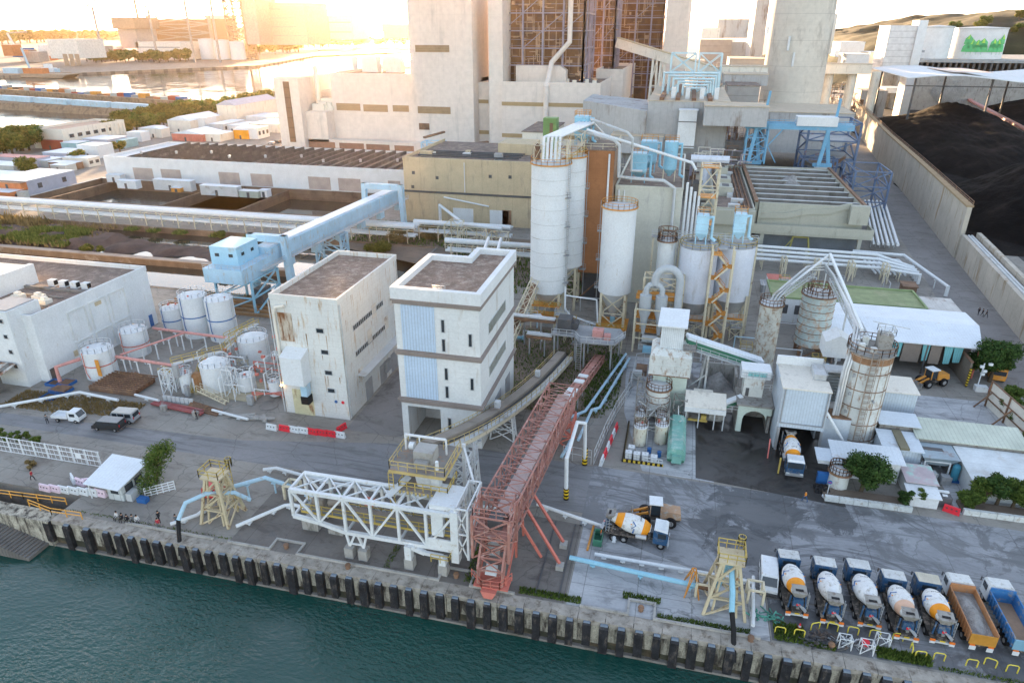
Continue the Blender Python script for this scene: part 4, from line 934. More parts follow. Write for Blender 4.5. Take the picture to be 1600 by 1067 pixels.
shed(118,266,14,5,3,wood,'brown hut with pale roof near warehouse end')
shed(104,270,8,6,3,cpale,'grey hut behind the lilac shed corner')
shed(196,232,18,10,4,teal,'shed with teal canopy roof beside warehouse gable',rm=tl)
shed(222,222,9,7,5,white2,'small white box shed by the round tree')
shed(236,212,8,14,4,white2,'white hut with orange door near lamp post',rm=white2)
shed(254,216,11,7,5,cream2,'cream cabin above the warehouse roof',gable=1)
shed(300,208,16,30,7,cream2,'cream gabled store with white roof in yard middle',gable=2.5)
shed(322,206,12,12,8,white2,'white block shed right of the gabled store')
shed(318,222,20,18,4,red,'red walled shed with broad white roof beside warehouse',gable=2)
shed(345,222,10,14,4,cream2,'cream annex touching the red walled shed')
shed(372,195,14,50,12,cream2,'tall white barn with lilac roof in front of trees',gable=3,rm=lil)
shed(350,208,10,24,5,lgrey,'grey arcade shed in front of the tall barn',win=4)
shed(392,208,22,18,4,white2,'white canopy shed right of the grey arcade')
shed(404,218,14,12,6,white2,'white shed with brown openings beside orange truck',win=3)
shed(436,208,20,26,5,cream2,'cream shed with white roof left of stair block')
shed(432,196,22,22,5,white2,'white roofed shed behind the cream one near stair block')
shed(405,188,24,20,5,white2,'far white roofed shed at foot of tree belt')
shed(436,176,18,14,9,cor,'orange container block beyond the sheds near stair block','shipping_container','container')
shed(388,218,9,5,5,mat('bright_orange_skip',(.8,.32,.02),.5),'bright orange skip lorry body in yard','skip','skip')
for i,(px,py,c,l) in enumerate(((214,300,white2,'white container by the first roller doors'),(300,304,lgrey,'long grey container before second pair of doors'),(372,312,lgrey,'long pale container before third roller door'),(404,314,mat('mesh_grey_green',(.36,.42,.38),.8),'grey green scaffold pile beside basin rim'),(418,313,white2,'small white tote box on basin rim'),(190,290,white2,'white container at warehouse corner'))):
 shed(px,py-4,[9,17,16,8,3.4,7][i],3,[3,4,3.6,2.4,2.6,3][i],c,l,'shipping_container','container','containers along the warehouse')
shed(282,301,4,2,1.6,oran,'orange sheeted load beside grey container','crate','crate','containers along the warehouse')
# ================================================================= MIDDLE: silos, conveyors, gantries
def silo(label,u,v,r,z0,z1,cone,m=None,hoops=0,railm=None,group=None,legm=None,lad=None,name='silo',legs=4,zl=None,hm=None,n=32,inset=.72,xb=True):
 t=thing(name,label,'silo',u,v,0,group);m=m or white
 part(t,'shell',m,lambda b:b.lathe(u,v,[(r,z0),(r,z1)],n),smooth=True)
 if cone:part(t,'cone',lgrey,lambda b:b.lathe(u,v,[(.35,max(1.2,z0-cone)),(r*.97,z0)],n),smooth=True)
 if hoops:part(t,'hoops',hm or lgrey,lambda b:[b.lathe(u,v,[(r+.01,z0+(z1-z0)*i/hoops),(r+.07,z0+(z1-z0)*i/hoops),(r+.07,z0+(z1-z0)*i/hoops+.1),(r+.01,z0+(z1-z0)*i/hoops+.1)],n) for i in range(hoops+1)])
 part(t,'silo_roof',lgrey,lambda b:b.lathe(u,v,[(r+.05,z1),(r+.05,z1+.12),(0,z1+.5)],n))
 part(t,'railing',railm or yel,lambda b:(b.ring(u,v,z1+.1,r+.15,1.1,20,.08),b.lathe(u,v,[(r-.02,z1-.12),(r+.3,z1-.12),(r+.3,z1+.1),(r-.02,z1+.1)],n)))
 lz=zl or z0
 if legs:
  def lg(a,j):
   return (u+r*inset*a,v+r*inset*j)
  for a,j in ((-1,-1),(1,-1),(1,1),(-1,1)):part(t,'leg',legm or cream,lambda b:b.bar(lg(a,j)+(0,),lg(a,j)+(lz,),.5))
  part(t,'bracing',legm or cream,lambda b:b.tower(*lg(-1,-1),*lg(1,1),0,lz,max(1,int(lz/4)),.12,.2,1,xb))
 if lad:part(t,'ladder',grey,lambda b:[b.ladder(u+lad[0]*(r+.35),v+lad[1]*(r+.35),3,z1+1,.6,-lad[1],lad[0])]+[b.box(u+lad[0]*(r+.1)-.7,v+lad[1]*(r+.1)-.7,z,u+lad[0]*(r+.1)+.7,v+lad[1]*(r+.1)+.7,z+.1) for z in range(9,int(z1),6)]+[b.rail([(u+lad[0]*(r+.1)-.7,v+lad[1]*(r+1.1),z+.1),(u+lad[0]*(r+.1)+.7,v+lad[1]*(r+1.1),z+.1)],1.1,.7) for z in range(9,int(z1),6)])
 return t
silo('tallest white silo, front one with hoop bands beside brown tower',-25.1,137.2,3.95,6.8,33.6,4.2,hoops=9,lad=(.93,-.36),railm=oran)
silo('tall white silo hidden partly behind the tallest one',-23.0,145.6,3.9,10,33.8,4.2,hoops=8,railm=oran,lad=(1,0))
silo('white silo with orange rim standing in front of the pale store',-10.7,134.6,3.35,8.6,26.2,5.8,railm=oran,lad=(-1,0),xb=2)
# brown tower
t=thing('lift_tower','tall orange brown clad tower between white silos and pale store','tower',-17.4,152,0)
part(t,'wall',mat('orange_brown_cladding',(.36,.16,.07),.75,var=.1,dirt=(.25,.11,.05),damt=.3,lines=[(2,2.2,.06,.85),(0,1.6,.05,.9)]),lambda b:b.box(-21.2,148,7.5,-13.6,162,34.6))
part(t,'side_wall',mat('dull_brown_cladding',(.3,.2,.14),.8,lines=[(2,2.2,.08,.8)]),lambda b:b.box(-13.6,148.1,7.5,-13.5,162,34.6))  # side face clad in a duller brown than the front
part(t,'frame',rustm,lambda b:b.tower(-21,148.2,-13.8,161.8,0,7.5,1,.6,.3))
part(t,'core',dgrey,lambda b:b.box(-19.5,150,0,-15,160,7.5))
part(t,'downpipe',wclean,lambda b:b.cyl((-14.6,147.7,3),(-14.6,147.7,34),.22))
part(t,'roof',roofb,lambda b:b.box(-21.3,147.9,34.6,-13.4,162.1,34.8))
part(t,'roof_railing',cream,lambda b:b.rail([(-21.2,148.2,34.8),(-13.6,148.2,34.8),(-13.6,161.8,34.8)],1.2,2,.1))
# pale store
t=block('ash_store','pale windowless store behind white silos, pipes and filters on roof','building',-13.2,1.2,151,196,26.6,mat('pale_olive_cladding',(.55,.55,.48),.8,var=.05,dirt=(.45,.44,.4),damt=.3,streak=6,lines=[(2,2.4,.06,.9)]),roofb,.4)
part(t,'downpipe',wclean,lambda b:b.cyl((-12.4,150.7,0),(-12.4,150.7,26),.2))
part(t,'downpipe',wclean,lambda b:b.cyl((-11.2,150.7,0),(-11.2,150.7,26),.14))
for k in range(4):part(t,'side_pipe',wclean,lambda b:b.cyl((2.0+k*.9,152+k*.3,2),(2.0+k*.9,152+k*.3,28-k),.28))
# filters on the roof
def filterbox(label,u,v,z,w_,d,h,m,cyl=False,group='blue dust filters'):
 t=thing('dust_filter',label,'dust filter',u,v,z,group)
 if cyl:part(t,'body',m,lambda b:b.lathe(u,v,[(.3,z+1),(w_,z+2.6),(w_,z+h)],20),smooth=True)
 else:
  part(t,'body',m,lambda b:(b.box(u-w_,v-d,z+2.4,u+w_,v+d,z+h),b.hexa([(u-.25,v-.25,z+.9),(u+.25,v-.25,z+.9),(u+.25,v+.25,z+.9),(u-.25,v+.25,z+.9)],[(u-w_,v-d,z+2.4),(u+w_,v-d,z+2.4),(u+w_,v+d,z+2.4),(u-w_,v+d,z+2.4)])))
  part(t,'ribs',lblue,lambda b:[b.box(u-w_-.06,v-d-.06,z+k,u+w_+.06,v+d+.06,z+k+.12) for k in (2.9,(h+2.4)/2,h-.3)])
 for a in (-1,1):
  for j in (-1,1):part(t,'leg',m if not cyl else cream,lambda b:b.bar((u+a*w_*.85,v+j*d*.85,z),(u+a*w_*.85,v+j*d*.85,z+2.6),.16))
 part(t,'railing',oran,lambda b:b.rail([(u-w_,v-d,z+h),(u+w_,v-d,z+h),(u+w_,v+d,z+h),(u-w_,v+d,z+h)],1.1,1,.07,True))
 part(t,'duct',m,lambda b:b.tube([(u+w_,v,z+h-.6),(u+w_+.8,v,z+h-.5),(u+w_+.8,v,z+1.4),(u+w_+1.6,v-.4,z+.9)],.32,8),smooth=True)
 return t
filterbox('square blue filter at front of pale store roof',-8.8,157,26.7,1.7,1.7,6.4,sblue)
filterbox('round blue filter vessel right of the square one on pale store roof',-2.2,160,26.7,1.5,1.5,8.6,sblue,True)
filterbox('blue filter at back of the pale store roof',-7.5,170,26.7,1.9,1.9,7.2,sblue)
filterbox('small blue filter at the roof corner behind tallest silos',-22,158,33.9,1.6,1.6,6.5,sblue)
o=thing('green_cabinet','tall green louvred cabinet behind the tallest silo','cabinet',-29,156,24)
part(o,'cabinet_body',mat('moss_green_paint',(.16,.27,.1),.7,var=.15),lambda b:b.box(-30.4,155,0,-27.4,158,40));part(o,'louvre',rustm,lambda b:b.box(-28.9,154.9,30,-28.2,155,39))
# pipes over the silos
for i in range(5):
 x=-26.6+i*.75
 pipe('pipe',['first','second','third','fourth','fifth'][i]+' from left of five slanting pipes above the tallest silo',[(x,136+i*.3,33.9),(x,137+i*.3,38.5),(x+4.2,156,39.2),(x+6,175,33)],.3,wclean,group='slanting pipes above the tallest silo')
o=thing('top_plant','beige frames and small plant crowding the tallest silo top','frame',-23,140,33.8)
part(o,'frame',cream,lambda b:(b.tower(-23.6,135,-21.6,138.6,34,38,2,.14,.1),b.tower(-28.4,136,-26.8,140,34,37,1,.14,.1),b.tower(-23,143,-20,148,34,38.4,2,.16,.1)))
part(o,'vessel',rustm,lambda b:b.lathe(-28.4,138.6,[(.7,33.9),(.7,36.6),(.2,37)],12));part(o,'rail',yel,lambda b:b.rail([(-21.4,136,34.2),(-19.6,148,34.4)],1.1,1.2,.08))
pipe('pipe','long thin white pipe sloping from tallest silo top across to the right tower',[(-20,150,38.5),(2.5,156,31.5),(3.5,156,30)],.32,wclean)
pipe('pipe','grey bent pipe dropping beside brown tower to the pale roof filters',[(-22,152,38),(-13.8,147,37),(-12.6,147,36),(-12.4,147.4,29.5),(-10.5,151,28.6),(-3,149.8,28.6),(-.6,150.2,27),(-.4,150.4,8)],.36,lgrey)
pipe('pipe','second grey bent pipe above the brown tower',[(-20,156,40),(-11.4,150,38.2),(-10.2,150,37),(-10.2,152,30),(-8,154,29.6)],.3,lgrey)
pipe('pipe','white rail pipe linking silo legs behind the conveyors',[(-20.6,133,7.2),(-14,132.5,7.0),(-13.5,131.8,2)],.18,wclean)
pipe('pipe','white curving pipe from tallest silo foot to the orange rimmed silo',[(-20.8,133.4,9),(-20.6,132.6,4.4),(-19.4,132,3.2),(-13.8,130.6,2.2)],.2,wclean)
# frames right of the pale store
t=thing('pipe_tower','slim beige braced tower with orange landings right of pale store','steel tower',6.5,158,0)
part(t,'frame',cream,lambda b:b.tower(4.8,156,8.6,160,0,31,6,.4,.2));part(t,'landing',oran,lambda b:[b.box(4.6,155.8,z,8.8,160.2,z+.15) for z in (6,12,18,24,30.5)])
# twin silos with filters and stairs
uL,vL=G(1094,381,19.6);uR,vR=G(1152,379,19.6)
tw=mat('bluish_white_paint',(.62,.66,.74),.5,var=.05,dirt=(.5,.5,.52),damt=.25,streak=5)
for lab,u,v in (('left one of two squat pale silos with blue filter on top',uL,vL),('right one of two squat pale silos with blue filter on top',uR,vR)):
 r=3.6;t=thing('silo',lab,'silo',u,v,0,'twin squat pale silos')
 part(t,'shell',tw,lambda b:b.lathe(u,v,[(r,8.2),(r,19.2)],32),smooth=True)
 part(t,'cone',grey,lambda b:b.lathe(u,v,[(r*.62,5.4),(r,8.2)],32),smooth=True);part(t,'outlet',lgrey,lambda b:b.lathe(u,v,[(r*.6,3.6),(r*.6,5.4)],24),smooth=True)
 part(t,'silo_roof',grey,lambda b:b.lathe(u,v,[(r+.05,19.2),(r+.05,19.35),(0,19.5)],32))
 part(t,'railing',yel,lambda b:b.ring(u,v,19.3,r+.2,1.1,16,.08))
 for a,j in ((-1,-1),(1,-1),(1,1),(-1,1)):part(t,'leg',cream,lambda b:b.bar((u+a*3.1,v+j*2.4,0),(u+a*3.1,v+j*2.4,9.4),.42))
 part(t,'landing',oran,lambda b:(b.box(u-3.2,v-2.6,4.2,u+3.2,v-2.2,4.5),b.rail([(u-3,v-2.6,4.4),(u+3,v-2.6,4.4)],1.0,1)))
 part(t,'bracing',cream,lambda b:b.tower(u-3.1,v-2.4,u+3.1,v+2.4,0,4.2,1,.2,.2,1,2))
filterbox('light blue filter on top of left squat silo',uL,vL+.4,19.4,1.15,1.1,6.0,mat('pale_sky_blue',(.42,.66,.8),.5),group='filters on squat silos')
filterbox('light blue filter on top of right squat silo',uR,vR+.4,19.4,1.15,1.1,6.0,MATS['pale_sky_blue'],group='filters on squat silos')
t=thing('stair_tower','cream and orange zigzag stair tower between the squat silos','stairs',(uL+uR)/2,vL-4.6,0)
su0,su1,sv=uL+2.4,uR-1.0,vL-5.0
n_=8;dz=19.2/n_
for i in range(n_):
 a,c=(su0+.8,su1-.8) if i % 2== 0 else (su1-.8,su0+.8)
 y=sv+(.0 if i % 2== 0 else 1.2)
 part(t,'flight',oran,lambda b:(b.bar((a,y,i*dz),(c,y,(i+1)*dz),1.0,.14),b.rail([(a,y-.5,i*dz),(c,y-.5,(i+1)*dz)],1.05,1.2,.08)))
 part(t,'stringer',cream,lambda b:b.bar((a,y-.55,i*dz),(c,y-.55,(i+1)*dz),.12,.34))
 part(t,'landing',oran,lambda b:b.box(c-.9,sv-.6,(i+1)*dz-.1,c+.9,sv+1.9,(i+1)*dz))
for a in (su0-.1,su1+.1):
 for j in (sv-.7,sv+2):part(t,'post',cream,lambda b:b.bar((a,j,0),(a,j,20.3),.34))
o=thing('silo_bridge','grey railed bridge over squat silos and slim silo','walkway',(uL+uR)/2,vL+3,19)
part(o,'deck',grey,lambda b:(b.box(uL-9.5,vL+2.6,19.5,uR+4,vL+4,19.7),b.box(uL+2,vL-3,19.5,uR-2,vL+2.6,19.7)));part(o,'railing',lgrey,lambda b:(b.rail([(uL-9.5,vL+2.6,19.7),(uR+4,vL+2.6,19.7)],1.1,1.5,.08),b.rail([(uL-9.5,vL+4,19.7),(uR+4,vL+4,19.7)],1.1,1.5,.08)))
part(o,'support',cream,lambda b:[b.bar((x,vL+3.3,0),(x,vL+3.3,19.5),.3) for x in (uL-9.2,uL-3.9,uR+3.9)])
uc_,vc_=G(1043,372,20)
t=silo('slim pale silo with rusty railed top left of squat pair',uc_,vc_,1.75,9.5,19.6,2.6,m=mat('pale_grey_silo',(.6,.63,.64),.5,var=.06,dirt=(.45,.42,.38),damt=.3,streak=5),railm=rustm,n=24)
part(t,'top_cage',rustm,lambda b:(b.ring(uc_,vc_,19.8,1.9,2.2,12,.1),b.tower(uc_-1.4,vc_-1.4,uc_+1.4,vc_+1.4,19.8,22,1,.12,.1)))
# cyclones and looping duct
cu,cv=G(1012,520,0);t=thing('cyclone_plant','pair of grey cyclones under looping grey duct in beige frame','cyclones',cu,cv,0)
cv=126.0;cyg=mat('cyclone_grey',(.45,.48,.5),.5,var=.06)
for k in (0,3.0):
 c_=part(t,'cyclone',cyg,lambda b:b.lathe(-3.9+k,cv,[(.3,3.2),(.75,6.6),(1.15,7.8),(1.15,11.4),(.5,11.5)],20),smooth=True)
part(t,'loop_duct',cyg,lambda b:(b.tube([(-3.9,cv,11.4),(-3.9,cv,12.6),(-3.4,cv,13.4),(-2.4,cv,13.8),(-1.4,cv,13.4),(-.9,cv,12.6),(-.9,cv,11.4)],.55,12),b.tube([(-2.4,cv,13.6)]+[(-2.4+2.3-2.3*math.cos(a),cv,14.6+2.4*math.sin(a)) for a in [math.pi*i/8 for i in range(9)]]+[(2.2,cv,7.5),(2.2,cv,3)],.75,14)),smooth=True)
part(t,'frame',cream,lambda b:(b.tower(-5.6,cv-1.8,.7,cv+2,0,9,3,.34,.22,1,False),b.tower(-4.6,cv+2.6,3,cv+6,0,14,4,.34,.2)))
part(t,'landing',oran,lambda b:[b.box(-5.8,cv+1.2,z,2.8,cv+5.8,z+.12) for z in (3,6,10)]+[b.rail([(-5.8,cv+1.2,z),(2.8,cv+1.2,z)],1.1,1.4,.09) for z in (3,6,10)])
part(t,'blower',lgrey,lambda b:(b.cyl((-4,cv,2.2),(-1,cv,2.2),.8),b.box(-4.6,cv-.8,0,-3,cv+.8,1.2)))
part(t,'blue_motor',sblue,lambda b:b.box(-3.6,cv-2.4,.1,-1.8,cv-1.2,1.3))
# pipework and frames around silo feet
o=thing('silo_foot_frames','yellow and beige platforms and frames around the silo feet','platforms',-16,131,0)
part(o,'yellow_rail',yel,lambda b:(b.rail([(-28.3,133.4,4.2),(-21.9,133.4,4.2)],1.1,1,.1),b.rail([(-28.3,133.4,2),(-21.9,133.4,2)],1.1,1,.1),b.rail([(-13.6,130.4,1.6),(-7.6,130.4,1.6)],1.1,1,.1),b.rail([(-17.5,129,.2),(-14.6,129,.2),(-14.6,132,.2)],1.6,.8,.12)))
part(o,'platform',oran,lambda b:(b.box(-28.3,133.4,4,-21.9,136,4.15),b.box(-28.3,133.4,1.9,-21.9,136,2),b.box(-13.8,130.4,1.45,-7.4,137,1.6)))
part(o,'machine',sblue,lambda b:(b.box(-26,134,.1,-23.4,136,1.6),b.cyl((-15.5,131.2,1.1),(-11.2,130.2,1.1),.6),b.lathe(-10.7,134.6,[(.5,1),(.6,2.6),(.3,3)],10)))
o=thing('belt_junction','grey steel transfer platform where conveyors meet below silos','platform',-14,119,0)
part(o,'deck',grey,lambda b:(b.prism([(-20.5,116.6),(-16.2,116.6),(-14.8,114.2),(-8.4,114.6),(-6.8,118.6),(-8,122),(-20.5,122)],5.2,5.5)))
part(o,'railing',lgrey,lambda b:b.rail([(-20.5,116.6,5.5),(-16.2,116.6,5.5),(-14.8,114.2,5.5),(-8.4,114.6,5.5),(-6.8,118.6,5.5)],1.1,1.2,.08))
part(o,'post',grey,lambda b:[b.bar((x,y,0),(x,y,5.2),.3) for x,y in ((-20,117),(-16,117),(-14,115),(-9,115),(-8,121),(-14,121),(-20,121))])
part(o,'hopper',dgrey,lambda b:(b.box(-19.6,117.4,5.5,-17,120.4,8.2),b.cyl((-16.6,119,6.4),(-16.6,121,6.4),.8)))
part(o,'red_drive',redp,lambda b:(b.box(-12.8,116.6,5.5,-10.8,118.2,7),b.box(-10.6,116,5.5,-9.4,117.4,6.4)))
part(o,'stair',lgrey,lambda b:b.ladder(-14.8,113.4,0,5.8,.9))
for i,(a,q,z) in enumerate((((-24,124),(-34,118),5.5),((-20.5,117.6),(-25.5,117.8),4.2),((-20.5,120.5),(-30,121),6.4))):
 o=thing('belt_conveyor',['brown belt conveyor leading left from the grey junction','short lower belt stub left of the grey junction','rear upper belt conveyor left of the grey junction'][i],'conveyor',a[0],a[1],0)
 part(o,'belt',rustm,lambda b:b.bar(a+(z,),q+(z,),1.5,.5));part(o,'cover',lgrey,lambda b:b.bar(a+(z+.5,),q+(z+.5,),1.1,.3));part(o,'leg',grey,lambda b:[b.bar((a[0]+(q[0]-a[0])*k,a[1]+(q[1]-a[1])*k,0),(a[0]+(q[0]-a[0])*k,a[1]+(q[1]-a[1])*k,z),.25) for k in (.3,.9)])
o=thing('belt_conveyor','brown trussed conveyor climbing behind the notched block to the tall silos','conveyor',-29,130,0)
part(o,'truss_frame',cream,lambda b:b.truss((-29,112,1.5),(-27,140,10),1.8,1.6,9,.16,.1));part(o,'belt',rustm,lambda b:b.bar((-29,112,2),(-27,140,10.5),1.2,.2));part(o,'leg',cream,lambda b:[b.bar((-28.4,120,0),(-28.4,120,4),.25),b.bar((-27.6,131,0),(-27.6,131,7.4),.25)])
# --- beige curved conveyor rising to the gantry
cbelt=mat('grey_brown_belt',(.27,.235,.2),.9,var=.12,dirt=(.18,.15,.12),damt=.3)
t=thing('belt_conveyor','long beige belt conveyor curving up over road to the white gantry','conveyor',-22,90,0)
CP_=[(-18.2-8.6*(i/12),115-48.5*(i/12),2.0+9.2*(i/12) ** 2) for i in range(13)]
part(t,'cover',cbelt,lambda b:[b.bar((a[0],a[1],a[2]+.55),(q[0],q[1],q[2]+.55),1.5,.5) for a,q in zip(CP_,CP_[1:])])
part(t,'side_plate',dgrey,lambda b:[b.bar((a[0]+k,a[1],a[2]),(q[0]+k,q[1],q[2]),.1,.75) for a,q in zip(CP_,CP_[1:]) for k in (-.95,.95)])
part(t,'walkway',lgrey,lambda b:[b.bar((a[0]+1.6,a[1],a[2]-.1),(q[0]+1.6,q[1],q[2]-.1),1.0,.1) for a,q in zip(CP_,CP_[1:])])
part(t,'railing',mat('worn_yellow_rail',(.5,.38,.16),.6,dirt=(.4,.36,.3),damt=.4),lambda b:[b.rail([(a[0]+k,a[1],a[2]),(q[0]+k,q[1],q[2])],1.05,1.4,.07) for a,q in zip(CP_,CP_[1:]) for k in (-1.3,2.1)])
part(t,'girder',cream,lambda b:[b.bar((a[0]+k,a[1],a[2]-.5),(q[0]+k,q[1],q[2]-.5),.16,.5) for a,q in zip(CP_,CP_[1:]) for k in (-.8,.8,2.1)]+[b.bar((a[0]+2.1,a[1],a[2]-.7),(q[0]+2.1,q[1],q[2]-.2),.1) for a,q in zip(CP_,CP_[1:])])
for v,k in ((87.8,1),(75.0,1.1)):
 f_=(115-v)/48.5;u=-18.2-8.6*f_;z=2.0+9.2*f_ ** 2-.8
 part(t,'trestle',wclean,lambda b:b.tower(u-1.5,v-.9,u+2.3,v+.9,0,z,2,.22,.14,.8,2))
part(t,'head_truss',wclean,lambda b:b.truss((-24.8,79,5.0),(-26.6,68,8.9),2.6,1.3,5,.14,.1))
for i in (3,7):part(t,'drive_box',lgrey,lambda b:b.box(CP_[i][0]-.4,CP_[i][1]-.4,CP_[i][2]+.9,CP_[i][0]+.4,CP_[i][1]+.5,CP_[i][2]+1.9))
# --- white gantry
t=thing('ship_loader','white steel truss gantry with yellow railed platforms at quay edge','gantry',-28,60,0)
wt=mat('gantry_white',(.68,.7,.71),.5,var=.05,dirt=(.5,.44,.36),damt=.25,dscale=1.2)
ux0,ux1,vy0,vy1=-41.2,-20.8,58.2,61.6
def zb(u):return 4.6-1.2*sm(u,-40,-34.5)
def f(b):
 N=6;us=[ux0+(ux1-ux0)*i/N for i in range(N+1)]
 for v in (vy0,vy1):
  b.bar((ux0,v,8.4),(ux1,v,8.4),.45)
  for i in range(N):b.bar((us[i],v,zb(us[i])),(us[i+1],v,zb(us[i+1])),.45);b.bar((us[i],v,zb(us[i]) if i % 2 else 8.4),(us[i+1],v,8.4 if i % 2 else zb(us[i+1])),.24)
  for u in us:b.bar((u,v,zb(u)),(u,v,8.4),.32)
 for i,u in enumerate(us):
  b.bar((u,vy0,8.4),(u,vy1,8.4),.26);b.bar((u,vy0,zb(u)),(u,vy1,zb(u)),.26)
  if i < N:b.bar((u,vy0,8.4),(us[i+1],vy1,8.4),.16);b.bar((u,vy1,8.4),(us[i+1],vy0,8.4),.16)
part(t,'truss_frame',wt,f)
part(t,'deck',grey,lambda b:b.box(ux0+.6,59,4.7,ux1-.5,60.8,4.8))
part(t,'deck_railing',yel,lambda b:(b.rail([(ux0+.6,59,4.8),(ux1-.5,59,4.8)],1.1,1.3,.08),b.rail([(ux0+.6,60.9,4.8),(ux1-.5,60.9,4.8)],1.1,1.3,.08),b.bar((ux0+.6,58.95,4.75),(ux1-.5,58.95,4.75),.08,.3)))
part(t,'boom_belt',cbelt,lambda b:(b.box(ux0+1.5,59.5,5.1,ux1-3,60.4,5.5),b.cyl((ux0+4,60,5.9),(ux0+6.2,60,6.6),.5),b.box(ux0+2,59.3,5.4,ux0+3.4,60.7,6.6)))
part(t,'motor',[green,red],lambda b:(b.cyl((ux0+4.4,60.8,6.2),(ux0+5.8,60.8,6.2),.5),setattr(b,'k',1),b.cyl((ux0+8.4,60.8,6.3),(ux0+9.4,60.8,6.3),.55)))
# legs on concrete feet
for u,v in ((-34.1,58.0),(-32.3,58.0),(-26.4,57.9),(-22.2,57.9)):
 part(t,'concrete_foot',conc,lambda b:b.box(u-.55,v-.5,0,u+.55,v+.6,1.5))
part(t,'leg',wt,lambda b:[b.bar((u,58.1,1.5),(q,58.3,3.6),.26) for u,q in ((-34.1,-34.6),(-34.1,-33.2),(-32.3,-33.2),(-32.3,-31.8))]+[b.bar((-34.1,58.1,1.9),(-32.3,58.1,1.9),.18)])
part(t,'saddle',wt,lambda b:(b.box(-26.8,57.4,1.5,-26,58.3,3.4),b.box(-22.6,57.4,1.5,-21.8,58.3,2.4),b.bar((-26.4,57.9,3.2),(-24.4,57.9,2.6),.5),b.bar((-24.4,57.9,2.6),(-22.2,57.9,2.5),.4)))
part(t,'basket',yel,lambda b:b.rail([(-23.4,57.1,2.2),(-21.2,57.1,2.2),(-21.2,58.6,2.2)],1.1,.8,.08))
part(t,'foot_block',conc,lambda b:(b.box(-42.2,61,0,-40,62.4,1.4),b.box(-38.6,61,0,-36.6,61.8,.9)))
part(t,'white_house',wt,lambda b:(b.box(-23.8,58.5,8.6,-20.6,62.6,9.2),b.box(-23.6,58.3,5.0,-22.2,58.9,8.5),b.box(-21.2,57.9,1.8,-20.3,59.0,9),b.box(-24,58.0,3.4,-21,58.2,4.8)))
part(t,'end_frame',wt,lambda b:(b.tower(-20.6,58.2,-19.2,63.6,2.4,9.4,2,.28,.16,1,2)))
part(t,'tall_leg',wt,lambda b:(b.bar((-22.8,68.6,0),(-22.8,68.6,11),.42),b.bar((-27.4,68.6,0),(-27.4,68.6,11),.42),b.bar((-20,63.6,9),(-22.8,68.6,10.6),.26),b.tower(-25.8,69.6,-23,72.4,0,7.4,3,.2,.13)))
pz=11.0;dust0=mat('dusty_deck',(.26,.24,.22),.9,var=.2,dirt=(.35,.2,.12),damt=.4,dscale=1.5)
part(t,'platform',[dust0,MATS['worn_yellow_rail']],lambda b:(b.box(-29.6,61.2,pz,-22.8,67.6,pz+.18),setattr(b,'k',1),b.box(-29.7,61.1,pz-.25,-22.7,61.2,pz+.1),b.box(-22.8,61.2,pz-.25,-22.7,67.6,pz+.1)))
part(t,'platform_railing',MATS['worn_yellow_rail'],lambda b:b.rail([(-29.6,67.4,pz+.2),(-29.6,61.3,pz+.2),(-22.8,61.3,pz+.2),(-22.8,67.4,pz+.2)],1.1,1.1,.08))
part(t,'drive_house',mat('drive_house_grey',(.36,.35,.33),.7,dirt=(.25,.23,.2),damt=.4),lambda b:(b.box(-27.2,62.9,pz+.2,-24.8,65.0,pz+1.9),b.box(-26.8,62.0,pz+.2,-25.2,62.8,pz+1.0)))
part(t,'goal_frame',wt,lambda b:(b.bar((-29.2,65.6,pz+.2),(-29.2,65.6,pz+2.3),.2),b.bar((-24,65.6,pz+.2),(-24,65.6,pz+2.3),.2),b.bar((-29.2,65.6,pz+2.3),(-24,65.6,pz+2.3),.22),b.bar((-27.4,65.6,pz+2.2),(-27.4,65.6,pz+1.2),.14)))
part(t,'white_motor',wclean,lambda b:(b.cyl((-28.4,64.9,pz+1.3),(-27.8,64.9,pz+1.3),.45),b.lathe(-24.1,62.4,[(.22,pz+.2),(.22,pz+1.3),(.1,pz+1.4)],10)))
part(t,'lower_platform',[dust0,MATS['worn_yellow_rail']],lambda b:(b.box(-28.4,60.8,8.6,-22.4,64.4,8.75),setattr(b,'k',1),[b.box(-28.4+i*.5,60.7,8.3,-28.15+i*.5,60.8,8.75) for i in range(12)]))
part(t,'lower_railing',yel,lambda b:b.rail([(-28.4,64.4,8.8),(-28.4,60.9,8.8),(-22.4,60.9,8.8),(-22.4,64.4,8.8)],1.1,1,.08))
part(t,'chute',lgrey,lambda b:(b.hexa([(-26.2,62,7),(-25,62,7),(-25,63,7),(-26.2,63,7)],[(-26.8,61.8,11),(-24.4,61.8,11),(-24.4,64,11),(-26.8,64,11)]),b.box(-24.6,61.5,8.8,-23.6,62.6,11)))
part(t,'ladder',yel,lambda b:b.ladder(-29.2,60.6,4.8,11.2,.6))
part(t,'side_stair',lgrey,lambda b:b.bar((-29.4,59.6,8.4),(-27.6,62.2,9.8),.9,.15))
